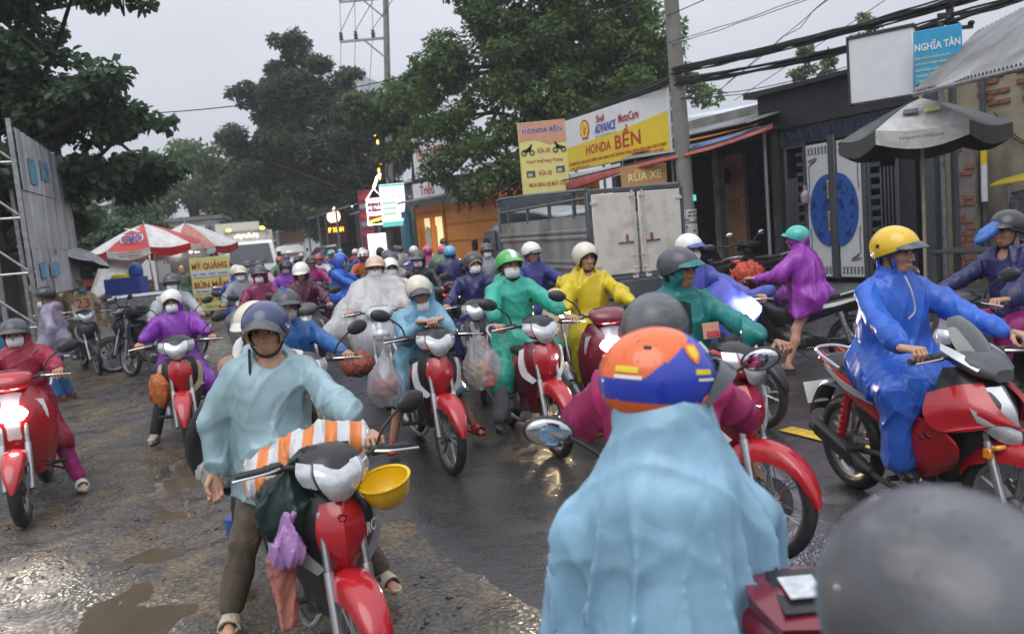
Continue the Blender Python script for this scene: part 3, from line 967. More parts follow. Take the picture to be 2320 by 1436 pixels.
        def pegs():
            b = MB()
            for s_ in (-1, 1):
                b.tube([(.02, s_ * .08, .27), (.02, s_ * .24, .28)], .016, 8)
                b.tube([(-.38, s_ * .10, .33), (-.40, s_ * .20, .33)], .013, 8)
            b.tube([(.0, .10, .26), (-.12, .16, .20), (-.20, .20, .16)], .009, 6)
            return b.mesh('footpeg', [M['blackm']])
        put('footpeg', (), pegs, [M['blackm']])
        if sc:
            def floor_():
                b = MB(); b.box((.12, 0, .325), (.36, .33, .03), bev=.012); return b.mesh('footboard', [M['blackm']])
            put('footboard', (), floor_, [M['blackm']])
    if steer:
        ax = Vector((hx - fx, 0, hz - az)).normalized()
        T = Matrix.Translation((hx, 0, hz)) @ Matrix.Rotation(steer, 4, ax) @ Matrix.Translation((-hx, 0, -hz))
        for o in front:
            o.matrix_local = T @ o.matrix_basis
    return root


def headlight_lamp(x, y, z, dirv, power, col=(1, 0.93, 0.82), spread=70):
    """The beam of a lit motorbike headlamp."""
    d = bpy.data.lights.new('headlight_beam', 'SPOT')
    d.energy = power
    d.color = col
    d.spot_size = R(spread); d.spot_blend = 0.7
    d.shadow_soft_size = 0.05
    o = bpy.data.objects.new('headlight_beam', d)
    o.location = (x, y, z)
    o.rotation_euler = Vector(dirv).to_track_quat('-Z', 'Y').to_euler()
    COL.objects.link(o)
    return o

# ------------------------------------------------------------------ people
_HEAD = {}


def head_mesh(h):
    """Head and neck about the head centre, facing +x (surface nets, then eyes, brows, lips and ears)."""
    if h in _HEAD: return _HEAD[h]
    def fn(P):
        d = d_ell(P, (-.012, 0, .03), (.095, .075, .09))
        d = smin(d, d_ell(P, (.02, 0, -.03), (.070, .062, .085)), .03)
        d = smin(d, d_ell(P, (.045, 0, -.088), (.034, .034, .026)), .025)
        for s in (-1, 1):
            d = smin(d, d_ell(P, (.052, s * .038, -.022), (.03, .024, .024)), .02)
            d = smin(d, d_seg(P, (.078, s * .012, .026), (.066, s * .046, .026), .011), .012)
            d = smax(d, -d_ell(P, (.098, s * .031, .004), (.024, .019, .012)), .014)
            d = smin(d, d_ell(P, (.094, s * .012, -.037), (.011, .009, .008)), .008)
            d = smin(d, d_ell(P, (-.008, s * .077, -.012), (.020, .009, .031), rotm(0, .25, 0)), .008)
        d = smin(d, d_seg(P, (.082, 0, .004), (.105, 0, -.031), .007, .0125), .012)
        d = smin(d, d_ell(P, (.083, 0, -.062), (.012, .026, .007)), .008)
        d = smin(d, d_ell(P, (.081, 0, -.073), (.012, .021, .008)), .008)
        d = smin(d, d_seg(P, (-.02, 0, -.05), (-.04, 0, -.21), .053, .058), .025)
        return d
    V, Q = sdf_mesh(fn, (-.13, -.11, -.21), (.14, .11, .14), h)
    b = MB()
    b.add(V, Q, 0)
    for s in (-1, 1):
        b.ell((.0705, s * .031, .003), (.013, .0145, .0072), n=12, k=8, m=2)
        b.ell((.0795, s * .031, .003), (.0052, .0070, .0068), n=10, k=6, m=3)
        b.tube([(.081, s * .013, .012), (.085, s * .031, .0135), (.072, s * .048, .009)], [.0025, .0035, .002], 5, m=4, sub=2)       # upper lid
        b.tube([(.0895, s * .014, .0275), (.0875, s * .032, .0305), (.071, s * .054, .024)], [.0022, .0032, .0015], 6, m=4, sub=2)           # brow
    b.tube([(.086, -.025, -.068), (.0985, -.011, -.0635), (.0995, 0, -.0655), (.0985, .011, -.0635), (.086, .025, -.068)], [.002, .0042, .0046, .0042, .002], 6, m=1, sub=2)
    b.tube([(.086, -.023, -.0695), (.0965, -.010, -.0745), (.0965, .010, -.0745), (.086, .023, -.0695)], [.002, .0048, .0048, .002], 6, m=1, sub=2)
    b.ell((-.02, 0, .036), (.098, .080, .088), n=20, k=12, m=4)                                                                      # cropped hair
    _HEAD[h] = b
    return b


_HAND = {}


def hand_mesh(kind, h):
    """Hands for the left side. grip: bar along y at the origin, forearm arriving from -x; rest: wrist at the origin, fingers down -z."""
    if (kind, h) in _HAND: return _HAND[(kind, h)]
    segs = []
    if kind == 'grip':
        wr = (-.085, .004, .012)
        ks = [(.020, -.034, .030), (.026, -.011, .033), (.024, .011, .032), (.016, .031, .027)]
        ln = [1.0, 1.08, 1.02, .85]
        for q, (k, s) in enumerate(zip(ks, ln)):
            segs.append((wr, k, .020, .0112))
            p1 = (k[0] + .020 * s, k[1] + .001, k[2] - .022 * s)
            p2 = (k[0] + .010 * s, k[1] + .002, k[2] - .052 * s)
            p3 = (k[0] - .016 * s, k[1] + .002, k[2] - .056 * s)
            segs += [(k, p1, .0094, .0088), (p1, p2, .0088, .0082), (p2, p3, .0082, .007)]
        th = [(-.06, -.018, .006), (-.022, -.05, .006), (.004, -.055, -.012), (.018, -.046, -.024)]
        segs += [(th[0], th[1], .017, .0125), (th[1], th[2], .0118, .0105), (th[2], th[3], .0105, .0085)]
    else:
        wr = (0, 0, 0)
        ks = [(.006, .030, -.085), (.010, .010, -.092), (.009, -.010, -.090), (.003, -.029, -.082)]
        ln = [.95, 1.08, 1.0, .82]
        for k, s in zip(ks, ln):
            segs.append((wr, k, .022, .0125))
            p1 = (k[0] + .012 * s, k[1], k[2] - .036 * s)
            p2 = (k[0] + .034 * s, k[1], k[2] - .050 * s)
            p3 = (k[0] + .046 * s, k[1], k[2] - .040 * s)
            segs += [(k, p1, .0105, .0097), (p1, p2, .0097, .009), (p2, p3, .009, .0075)]
        th = [(.012, .018, -.025), (.034, .040, -.062), (.044, .036, -.092), (.05, .026, -.105)]
        segs += [(th[0], th[1], .017, .0125), (th[1], th[2], .0118, .0105), (th[2], th[3], .0105, .0085)]
    A = np.array([q for s in segs for q in s[:2]])
    def fn(P):
        d = None
        for a, b, r0, r1 in segs:
            e = d_seg(P, a, b, r0, r1)
            d = e if d is None else smin(d, e, .0032)
        return d
    _HAND[(kind, h)] = sdf_mesh(fn, A.min(0) - .04, A.max(0) + .04, h)
    return _HAND[(kind, h)]


def ik(a, c, l1, l2, pole):
    a, c, pole = map(lambda q: np.asarray(q, float), (a, c, pole))
    d = c - a
    L = np.linalg.norm(d)
    u = d / (L + 1e-9)
    if L > (l1 + l2) * .995:
        c = a + u * (l1 + l2) * .995; L = (l1 + l2) * .995
    x = (l1 * l1 - l2 * l2 + L * L) / (2 * L)
    hgt = math.sqrt(max(l1 * l1 - x * x, 1e-6))
    p = pole - a
    p = p - u * (p @ u)
    p /= np.linalg.norm(p) + 1e-9
    return a + u * x + p * hgt, c


def xform(V, Rm, t, s=1.0, flip=False):
    V = np.array(V) * s
    if flip: V = V * (1, -1, 1)
    return V @ np.asarray(Rm).T + np.asarray(t)


def helmet_parts(par, Rm, t, s, kind, mat, rim, visor=None, vmat=None, two=None, strapm=True, shield=None, decal=None):
    """Shell, edge trim, peak, chin strap; built in head space and placed by Rm, t."""
    C = np.array((-.012, 0, .028)); ra = np.array((.139, .121, .122))
    nu, nv = (40, 14) if not two else (120, 56)
    def edge(a):
        c = math.cos(a)
        f = .5 + .5 * c        # 1 at the front, 0 at the back
        if kind == 'half': return .045 * f ** 1.5 + (-.045) * (1 - f) ** 1.2 - .012 * math.sin(a) ** 2
        if kind == 'cap': return .030 * f - .02 * (1 - f)
        side = math.sin(a) ** 2
        return (.055 * f ** 2 - .095 * (1 - f) ** .8) - (.075 * max(0, side - .25) / .75 if c < .62 else .03 * side)
    def shell(sc_):
        L = []
        for i in range(nu):
            a = 2 * PI * i / nu
            z0 = edge(a)
            row = []
            w0 = math.asin(max(-.98, min(.98, (z0 - C[2]) / (ra[2] * sc_))))
            for j in range(nv):
                w = w0 + (PI / 2 - w0) * (j / (nv - 1)) ** .9
                row.append(C + ra * sc_ * (math.cos(w) * math.cos(a), math.cos(w) * math.sin(a), math.sin(w)))
            L.append(row)
        return np.array(L)
    O, I = shell(1.0), shell(.93)
    b = MB()
    g = lambda i, j: (i % nu) * nv + j
    V = np.concatenate([O.reshape(-1, 3), I.reshape(-1, 3)])
    off = nu * nv
    F0, F1 = [], []
    for i in range(nu):
        for j in range(nv - 1):
            f = (g(i, j), g(i + 1, j), g(i + 1, j + 1), g(i, j + 1))
            cc = O.reshape(-1, 3)[list(f)].mean(0)
            (F1 if (two and two(cc)) else F0).append(f)
            F0.append(tuple(q + off for q in f[::-1]))
        F0.append((g(i, 0), off + g(i, 0), off + g(i + 1, 0), g(i + 1, 0)))
    b.add(xform(V, Rm, t, s), F0, 0)
    if F1:
        b.add(xform(V, Rm, t, s), F1, 1)
    hm = b.obj('helmet', [mat] + ([two.mat] if two else []), par, ang=60)
    b = MB()
    ring = (O[:, 0] + I[:, 0]) / 2
    b.tube(xform(np.concatenate([ring, ring[:2]]), Rm, t, s), .0075 * s, 6, cap=False)
    b.obj('edge_trim', [rim], hm)
    if visor:
        b = MB()
        ln = visor
        rows = []
        for k in range(4):
            q = k / 3
            row = []
            for a in np.linspace(-.98, .98, 9):
                e = edge(a) + .014
                tp = max(0.0, math.cos(a * 1.58)) ** .6
                x = C[0] + ra[0] * 1.0 * math.cos(a) + ln * q * tp + .004
                y = C[1] + ra[1] * 1.0 * math.sin(a) * (1 + .03 * q)
                row.append((x, y, e + .012 * (1 - q) - .30 * ln * q ** 1.3 * tp))
            rows.append(row)
        b.grid(xform(np.array(rows).reshape(-1, 3), Rm, t, s).reshape(4, 9, 3), .005 * s, 2)
        b.obj('peak', [vmat or mat], hm)
    if shield:      # curved face screen
        b = MB()
        rows = []
        for k in range(5):
            q = k / 4
            row = []
            for a in np.linspace(-1.25, 1.25, 13):
                r_ = 1.06
                row.append((C[0] + ra[0] * r_ * math.cos(a) + .012, ra[1] * r_ * math.sin(a), C[2] + shield[0] + (shield[1] - shield[0]) * q))
            rows.append(row)
        rows = np.array(rows)
        rows[:, :, 0] += .012 * np.sin(np.linspace(0, PI, 5))[:, None]
        b.grid(xform(rows.reshape(-1, 3), Rm, t, s).reshape(5, 13, 3), .004 * s, 2)
        b.obj('face_screen', [M['smoke']], hm)
    if strapm:
        b = MB()
        for y in (-1, 1):
            b.tube(xform([(.012, y * .088, -.01), (.026, y * .078, -.06), (.042, y * .045, -.112), (.047, 0, -.125)], Rm, t, s), .0065 * s, 5, sub=3)
        b.obj('chin_strap', [M['strap']], hm)
    return hm


def mask_part(par, Rm, t, s, mat, low=0.0):
    rows = []
    for k, (z, bul) in enumerate([(-.022, .004), (-.045, .017), (-.072, .017), (-.098, .010), (-.112, -.014)]):
        row = []
        for a in np.linspace(-1.35, 1.35, 11):
            fx = [.098, .1, .098, .088, .065][k]
            fy = [.069, .070, .066, .058, .046][k]
            row.append((.006 + (fx - .006 + bul) * math.cos(a) ** (.75 if abs(a) < 1.5 else 1) if abs(a) < 1.5 else .006, fy * math.sin(a) * 1.02, z - low + .008 * math.cos(a) * (1 if k == 0 else 0)))
        rows.append(row)
    b = MB()
    b.grid(xform(np.array(rows).reshape(-1, 3), Rm, t, s).reshape(5, 11, 3), .004 * s, 2)
    for y in (-1, 1):
        b.tube(xform([(.02, y * .068, -.03 - low), (-.02, y * .08, .0)], Rm, t, s), .0018, 4)
        b.tube(xform([(.02, y * .060, -.09 - low), (-.02, y * .08, -.03)], Rm, t, s), .0018, 4)
    return b.obj('face_mask', [mat], par)


def drops(par, inf, n, seed, elmin=-.1, sz=.0017):
    """Rain beads standing on the helmet shell."""
    r = random.Random(seed)
    C = np.array((-.012, 0, .028)); ra = np.array((.139, .121, .122)) * 1.004
    b = MB()
    for _ in range(n):
        a, e = r.uniform(0, 2 * PI), math.asin(r.uniform(math.sin(elmin), .98)); q = sz * r.uniform(.5, 1.4)
        b.ell(xform(C + ra * (math.cos(e) * math.cos(a), math.cos(e) * math.sin(a), math.sin(e)), inf['Rh'], inf['head'], inf['s']), (q, q, q * r.uniform(.8, 1.5)), n=6, k=4)
    hm = [c for c in par.children if c.name.startswith('helmet')][0]
    tag(b.obj('raindrops', [M['bead']], hm, ang=0), kind='stuff')


class Two:
    def __init__(s, fn, mat): s.fn, s.mat = fn, mat
    def __call__(s, c): return s.fn(c)


M['bead'] = pm('rain_bead', (.2, .2, .21), .03, var=0, spec=.8, alpha=.5)
M['smoke'] = pm('smoked_visor', (0.03, 0.028, 0.026), 0.05, var=0, coat=1.0, alpha=0.66)
M['clearv'] = pm('clear_visor', (0.3, 0.32, 0.34), 0.05, var=0, coat=1.0, alpha=0.35)


def person(loc, heading, label, coat=None, coat_len='knee', hip=(-.22, 0, .79), lean=10, twist=0, head=(0, 0, 0), hands=('grip', 'grip'), feet=('peg', 'peg'), scale=.93,
           helmet=('half', 'black'), visor=.045, vmat=None, two=None, shield=None, mask=None, masklow=0, hood=True, trousers='tr_dark', tlen='long', shoes=None, skin='skin',
           d=8.0, seed=0, bulk=1.0, bag=None, strap=True, group='people in the rainy street crowd', stand=False, sleeves=True, rim='black', poncho=False, hoodmat=None, freq=18., open_hood=False, drape=(), lift=0, vert=.6, pleat=None, amp=None):
    """One person in bike space (forward +x). d = viewing distance, sets mesh fineness."""
    s = scale
    root = empty('person', (*loc, 0), heading, label, 'person', group)
    fine = max(.0032, min(.011, d * .0011))
    med = max(.010, min(.026, d * .0030))
    hp = np.array(hip, float)
    ln = R(lean)
    tw = R(twist)
    nk = hp + s * .50 * np.array([math.sin(ln), 0, math.cos(ln)])
    hd = nk + s * np.array([.035 + .05 * math.sin(ln), 0, .165 + lift])
    rt = np.array([math.sin(tw), -math.cos(tw), 0])
    sh = [nk + rt * .17 * s + (0, 0, -.055 * s), nk - rt * .17 * s + (0, 0, -.055 * s)]
    hj = [hp + (0, -.085 * s, 0), hp + (0, .085 * s, 0)]
    wr, el, hmode, hrot = [], [], [], []
    for i, sg in ((0, -1), (1, 1)):
        hm = hands[i]
        if hm == 'grip': tgt, mode = np.array([.348, sg * .305, .977]), 'grip'
        elif hm == 'hang': tgt, mode = sh[i] + (-.02, sg * .14, -.46 * s), 'rest'
        elif hm == 'clasp': tgt, mode = np.array([.36, sg * .035, 1.08]), 'grip'
        elif hm is None: tgt, mode = hp + (.20, sg * .08, .10), None
        else: tgt, mode = np.array(hm[0], float), hm[1]
        if mode == 'grip':
            w = tgt + np.array([-.085, .0, .012]) * s
        else: w = tgt
        e, w2 = ik(sh[i], w, .27 * s, .245 * s, sh[i] + ((-.25, sg * .45, -.55) if mode else (1.0, -sg * .3, 0)))
        wr.append(w2); el.append(e); hmode.append(mode); hrot.append(tgt)
    kn, an = [], []
    for i, sg in ((0, -1), (1, 1)):
        f = feet[i]
        if f == 'peg': tgt = np.array([.04, sg * .16, .37])
        elif f == 'floor': tgt = np.array([.14, sg * .10, .42])
        elif f == 'ground': tgt = np.array([-.04, sg * .33, .085])
        elif f == 'stand': tgt = np.array([.0 + .04 * sg, sg * .11, .085])
        else: tgt = np.array(f, float)
        kp = hj[i] + (.9, sg * (.32 if not stand else .02), .25 if not stand else -.2)
        k, a2 = ik(hj[i], tgt, .40 * s, .395 * s, kp)
        kn.append(k); an.append(a2)
    chest = (sh[0] + sh[1]) / 2
    spine = hp + (nk - hp) * .45
    # --- body: one continuous skinned surface, plus finer head and hands in the same mesh
    def body(P):
        q = d_ell(P, (chest + (0, 0, -.05 * s)), (.095 * s, .15 * s, .14 * s))
        q = smin(q, d_seg(P, spine, hp + (0, 0, .02), .105 * s, .12 * s), .06)
        q = smin(q, d_seg(P, sh[0], sh[1], .06 * s), .05)
        q = smin(q, d_seg(P, nk + (0, 0, -.04), hd + np.array([-.03, 0, -.10]) * s, .06 * s, .052 * s), .03)
        for i in (0, 1):
            q = smin(q, d_seg(P, sh[i], el[i], .05 * s, .040 * s), .03)
            q = smin(q, d_seg(P, el[i], wr[i], .040 * s, .026 * s), .02)
            q = smin(q, d_seg(P, hj[i], kn[i], .085 * s, .055 * s), .04)
            cf = kn[i] + (an[i] - kn[i]) * .32 + (-.018, 0, 0)
            q = smin(q, d_seg(P, kn[i], cf, .052 * s, .054 * s), .03)
            q = smin(q, d_seg(P, cf, an[i], .050 * s, .034 * s), .03)
            sg = (-1, 1)[i]
            toe = an[i] + np.array([.125, sg * .035, -.055]) * s
            q = smin(q, d_seg(P, an[i] + np.array([-.035, 0, -.045]) * s, toe, .033 * s, .026 * s), .02)
            q = smin(q, d_seg(P, toe + np.array([0, -sg * .018, -.004]), toe + np.array([.052, -sg * .012, -.01]) * s, .019 * s, .013 * s), .008)
            q = smin(q, d_seg(P, toe + np.array([0, sg * .016, -.004]), toe + np.array([.036, sg * .02, -.01]) * s, .017 * s, .011 * s), .008)
        return q
    pts = np.array([*sh, *el, *wr, *hj, *kn, *an, nk, hp])
    lo, hi = pts.min(0) - .22, pts.max(0) + .22
    lo[2] = min(lo[2], min(an[0][2], an[1][2]) - .12)
    V, Q = sdf_mesh(body, lo, hi, max(med, .014))
    b = MB()
    b.add(V, Q, 0)
    Rh = np.array((Euler((0, 0, R(head[0]))).to_matrix() @ Euler((0, R(head[1]), 0)).to_matrix() @ Euler((R(head[2]), 0, 0)).to_matrix()))
    H = head_mesh(min(.0085, max(.0042, fine)))
    for Vh, Fh, (mi, _) in zip(H.v, H.f, [m_ for m_ in H.m]):
        base = 0
    acc = 0
    for Vh, Fh, (mi, _) in zip(H.v, H.f, H.m):
        Fl = (Fh - acc) if isinstance(Fh, np.ndarray) else [tuple(x - acc for x in f) for f in Fh]
        b.add(xform(Vh, Rh, hd, s), Fl, mi)
        acc += len(Vh)
    for i, sg in ((0, -1), (1, 1)):
        if hmode[i] is None: continue
        Vh, Qh = hand_mesh(hmode[i], .0042 if d < 7 else .008)
        if hmode[i] == 'grip':
            Rg = np.array(Euler((0, R(8), sg * R(-6) if hands[i] != 'clasp' else sg * R(-52))).to_matrix())
            b.add(xform(Vh, Rg, hrot[i], s, flip=(sg < 0)), Qh, 0)
        else:
            dv = (wr[i] - el[i]); dv /= np.linalg.norm(dv)
            zz = -dv
            xx = np.array([1.0, 0, 0]) - zz * zz[0]; xx /= np.linalg.norm(xx)
            yy = np.cross(zz, xx)
            b.add(xform(Vh, np.stack([xx, yy, zz], 1), wr[i], s, flip=(sg < 0)), Qh, 0)
    b.obj('body', [M[skin], M['lip'], M['eyew'], M['iris'], M['hair']], root, ang=0)
    # --- trousers
    if trousers:
        k_end = 1.0 if tlen == 'long' else .12
        def trz(P):
            q = d_seg(P, hp + (0, 0, .06), hp + (0, 0, -.02), .13 * s, .135 * s)
            for i in (0, 1):
                q = smin(q, d_seg(P, hj[i], kn[i], .10 * s, .075 * s), .04)
                e = kn[i] + (an[i] - kn[i]) * (k_end * .93)
                q = smin(q, d_seg(P, kn[i], e, .073 * s, .068 * s), .03)
            q = q + folds(P, .011, seed + 5, 30)
            return q
        V, Q = sdf_mesh(trz, lo, hi, med)
        MB().add(V, Q).obj('trousers', [M[trousers]], root, ang=0)
    # --- shoes
    if shoes:
        for i, sg in ((0, -1), (1, 1)):
            b = MB()
            a = an[i]
            ang = sg * .27
            Rz = rotm(0, 0, ang)
            if shoes[0] == 'boot':
                b.tube([a + (0, 0, .24), a + (0, 0, .0), a + (.01, 0, -.045)], [.062, .05, .05], 12, sub=3)
                b.loftx([(-.07, 0, .035, .04), (.0, 0, .045, .045), (.10, -.01, .045, .038), (.17, -.02, .03, .025)], 14)
                b.v[-1] = xform(b.v[-1], Rz, a + (.01, 0, -.045))
                b.box(a + Rz @ np.array([.05, 0, -.082]), (.26, .09, .02), Rz, m=1, bev=.006)
            else:
                sole = [(-.075, .032), (-.03, .036), (.05, .04), (.11, .048), (.155, .036), (.185, .012)]
                top = [(x, w) for x, w in sole]
                poly = top + [(x, -w) for x, w in top[::-1]]
                b.prism(poly, -.083, -.058, 'xy', m=1)
                b.v[-1] = xform(b.v[-1], Rz, a + (.0, 0, 0), s)
                if shoes[0] == 'slide':
                    rows = [[(x, w * math.cos(t) * 1.1, -.06 + .062 * math.sin(t) * hgt) for t in np.linspace(0, PI, 9)] for x, w, hgt in ((.03, .045, 1.15), (.075, .05, 1.0), (.115, .05, .8))]
                    b.grid(xform(np.array(rows).reshape(-1, 3), Rz, a, s).reshape(3, 9, 3), .008, 2)
                elif shoes[0] == 'shoe':
                    b.loftx([(-.085, -.03, .03, .04), (-.02, -.025, .04, .048), (.07, -.042, .046, .03), (.15, -.05, .04, .022), (.18, -.055, .02, .012)], 14)
                    b.v[-1] = xform(b.v[-1], Rz, a, s)
            b.obj({'boot': 'boot', 'slide': 'sandal', 'shoe': 'shoe'}[shoes[0]], [M[shoes[1]], M[shoes[2]]], root)
    # --- raincoat
    if coat:
        W = bulk
        nlow = nk + (.0, 0, -.03 * s)
        zc = {'hip': hp[2] - .12, 'knee': .40, 'seat': hp[2] - .06, 'long': .30}[coat_len] if not isinstance(coat_len, (int, float)) else coat_len
        def rain(P):
            q = d_ell(P, chest + (.0, 0, -.06 * s), np.array((.128 * W, .182 * W, .20)) * s)
            q = smin(q, d_seg(P, sh[0], sh[1], .066 * s * W), .06)
            mid = spine + (.012, 0, 0)
            q = smin(q, d_ell(P, mid, np.array((.15 * W, .195 * W, .25)) * s), .07)
            q = smin(q, d_ell(P, hp + (.02, 0, 0), np.array((.19 * W, .215 * W, .17)) * s), .07)
            q = smin(q, d_seg(P, nlow, nlow + np.array((.015, 0, .055)) * s, .098 * s, .083 * s), .04)
            for i in (0, 1):
                if sleeves:
                    q = smin(q, d_seg(P, sh[i], el[i], .070 * s * W, .070 * s * W), .018 if d < 5 else .03)
                    we = el[i] + (wr[i] - el[i]) * .80
                    q = smin(q, d_seg(P, el[i], we, .070 * s * W, .060 * s), .02)
                    q = smin(q, d_seg(P, we, el[i] + (wr[i] - el[i]) * .99, .050 * s, .040 * s), .015)
                if coat_len not in ('hip', 'seat'):
                    q = smin(q, d_seg(P, hj[i], kn[i], .125 * s * W, .105 * s * W), .07)
                    if zc < .62:
                        dn = kn[i].copy(); dn[2] = max(zc - .05, an[i][2] + .02); dn = dn * .6 + (kn[i] + (an[i] - kn[i]) * .9) * .4
                        q = smin(q, d_seg(P, kn[i], dn, .10 * s * W, .095 * s * W), .06)
            if coat_len not in ('hip', 'seat') and not stand:
                q = smin(q, d_seg(P, hp + (.05, 0, .05), (kn[0] + kn[1]) / 2 + (-.05, 0, .02), .12 * s, .08 * s), .08)
            if stand:
                q = smin(q, d_seg(P, hp, np.array([hp[0], hp[1], zc]), .19 * s * W, .21 * s * W), .08)
            for a_, b_, r0, r1 in drape: q = smin(q, d_seg(P, a_, b_, r0, r1), .09)
            if poncho:
                q = smin(q, d_seg(P, chest + (.03, 0, -.05), np.array([.12, 0, .70]), .20 * s, .37 * s), .12)
                for i, sg in ((0, -1), (1, 1)):
                    q = smin(q, d_seg(P, sh[i] + (0, sg * .05, -.02), np.array([.10, sg * .50, .80]), .10 * s, .13 * s), .12)
            if hood and not open_hood:    # collar and hood worn under the helmet
                g = d_ell(P, hd + Rh @ np.array((-.012, 0, -.005)) * s, np.array((.118, .10, .135)) * s)
                g = smax(g, -d_ell(P, hd + Rh @ np.array((.11, 0, -.02)) * s, np.array((.115, .062, .10)) * s, Rh), .02)
                g = smax(g, -(d_ell(P, hd, np.array((.10, .082, .115)) * s, Rh)), .01)
                q = smin(q, g, .03)
            else:
                g = d_seg(P, nk + np.array((-.09, -.06, .03)) * s, nk + np.array((-.09, .06, .03)) * s, .065 * s)
                q = smin(q, g, .05)
                q = smax(q, -d_seg(P, hd + np.array((.0, 0, -.16)) * s, hd + np.array((.02, 0, .1)) * s, .066 * s, .12), .02)
            q = q + folds(P, amp or .021, seed, freq, vert)
            if pleat:      # long hanging pleats fanning out from the shoulders
                th_ = np.arctan2(P[:, 1] - pleat[2], P[:, 0] - pleat[3])
                q = q - pleat[1] * np.clip((nk[2] + .06 - P[:, 2]) * 4, 0, 1) * ((1 - np.abs(np.sin(th_ * pleat[0] + .7 * np.sin(P[:, 2] * 5 + th_ * 2)))) ** 2.4 - .25) * (.65 + .35 * np.sin(th_ * 3 + 1))
            wave = .018 * np.sin(P[:, 1] * 17 + seed) + .014 * np.sin(P[:, 0] * 23 + seed * 2)
            q = smax(q, (zc + wave - P[:, 2]).astype(np.float32), .015)
            return q
        lo2, hi2 = np.minimum(lo, hd - .25), np.maximum(hi, hd + .2)
        if poncho: lo2[1] -= .3; hi2[1] += .3
        lo2[2] = zc - .08
        V, Q = sdf_mesh(rain, lo2, hi2, max(.0075, med * .62))
        MB().add(V, Q).obj('raincoat' if M[coat].name.startswith('coat') else 'jacket', [M[coat]], root, ang=0)
    # --- helmet, mask
    if helmet:
        helmet_parts(root, Rh, hd, s * 1.0, helmet[0], M[helmet[1]], M[rim], visor, M[vmat] if vmat else None, two, strap, shield)
    if mask: mask_part(root, Rh, hd, s, M[mask], masklow)
    root['_j'] = 0
    del root['_j']
    return root, dict(head=hd, hip=hp, sh=sh, el=el, wr=wr, kn=kn, an=an, Rh=Rh, s=s)


COATS = dict(sky=(0.31, 0.54, 0.70), pale=(0.36, 0.53, 0.58), blue=(0.035, 0.13, 0.62), royal=(0.045, 0.16, 0.66), navy=(0.028, 0.032, 0.13), black=(0.014, 0.017, 0.022),
             purple=(0.26, 0.045, 0.44), violet=(0.34, 0.05, 0.44), magenta=(0.42, 0.025, 0.19), maroon=(0.10, 0.014, 0.045), red=(0.36, 0.02, 0.055), teal=(0.018, 0.23, 0.22),
             green=(0.045, 0.46, 0.34), yellow=(0.72, 0.56, 0.02), steelblue=(0.03, 0.13, 0.36), peri=(0.10, 0.12, 0.48), tealblue=(0.03, 0.22, 0.40), orange=(0.55, 0.12, 0.03),
             beige=(0.38, 0.34, 0.31), greyc=(0.30, 0.32, 0.36), dgreen=(0.02, 0.10, 0.075), lblue=(0.24, 0.47, 0.62), cerise=(0.42, 0.03, 0.14), indigo=(0.04, 0.045, 0.24), pgreen=(0.12, 0.2, 0.13), wine=(0.26, 0.03, 0.09))
for _k, _c in COATS.items():
    M['c_' + _k] = coat_mat('coat_' + _k, _c)
M['c_clear'] = coat_mat('coat_clear_white', (0.66, 0.67, 0.66), 0.70, .25)
M['c_clearlilac'] = coat_mat('coat_clear_lilac', (0.42, 0.38, 0.52), 0.74, .28)
M['c_cleargrey'] = coat_mat('coat_clear_grey', (0.42, 0.45, 0.50), 0.85, .28)
M['tr_dark'] = pm('cloth_dark', (0.022, 0.022, 0.026), .8, var=.25, bump=.25, bscale=50)
M['tr_khaki'] = pm('cloth_khaki', (0.105, 0.088, 0.06), .8, var=.2, bump=.3, bscale=40)
M['tr_grey'] = pm('cloth_grey', (0.10, 0.10, 0.11), .8, var=.2, bump=.25, bscale=50)
M['tr_brown'] = pm('cloth_brown', (0.07, 0.045, 0.035), .8, var=.2, bump=.25, bscale=50)
M['shirt_white'] = pm('cloth_white', (0.62, 0.6, 0.6), .8, var=.1, bump=.25, bscale=40)
M['shirt_pink'] = pm('cloth_pink', (0.52, 0.38, 0.42), .8, var=.1, bump=.25, bscale=40)
M['shirt_cream'] = pm('cloth_cream', (0.5, 0.42, 0.28), .8, var=.1, bump=.25, bscale=40)
M['shirt_blue'] = pm('cloth_blue', (0.03, 0.12, 0.30), .8, var=.2, bump=.25, bscale=40)
M['h_black'] = pm('helmet_black', (0.02, 0.02, 0.022), .3, coat=.4, var=.2)
M['h_dgrey'] = pm('helmet_dark_grey', (0.06, 0.064, 0.072), .38, coat=.3, var=.25, vscale=14)
M['h_grey'] = pm('helmet_grey', (0.085, 0.088, 0.097), .40, coat=.2, var=.3, vscale=9, bump=.08, bscale=90, dirt=(.15, .15, .15), dscale=14, stretch=(1, 1, 3))
M['h_white'] = pm('helmet_white', (0.70, 0.69, 0.66), .3, coat=.5, var=.05)
M['h_cream'] = pm('helmet_cream', (0.60, 0.55, 0.45), .32, coat=.4, var=.07)
M['h_peach'] = pm('helmet_peach', (0.58, 0.42, 0.32), .32, coat=.4, var=.07)
M['h_navy'] = pm('helmet_navy', (0.035, 0.05, 0.135), .3, coat=.6, var=.15)
M['h_blue'] = pm('helmet_blue', (0.022, 0.05, 0.42), .22, coat=.6, var=.08)
M['h_orange'] = pm('helmet_orange', (0.74, 0.13, 0.015), .26, coat=.6, var=.08)
M['h_yellow'] = pm('helmet_yellow', (0.70, 0.44, 0.01), .28, coat=.6, var=.06)
M['h_green'] = pm('helmet_green', (0.06, 0.36, 0.06), .28, coat=.6, var=.08)
M['h_teal'] = pm('helmet_teal', (0.05, 0.42, 0.36), .28, coat=.6, var=.08)
M['h_lblue'] = pm('helmet_light_blue', (0.12, 0.40, 0.62), .28, coat=.6, var=.08)
M['h_red'] = pm('helmet_red', (0.36, 0.03, 0.04), .28, coat=.6, var=.08)
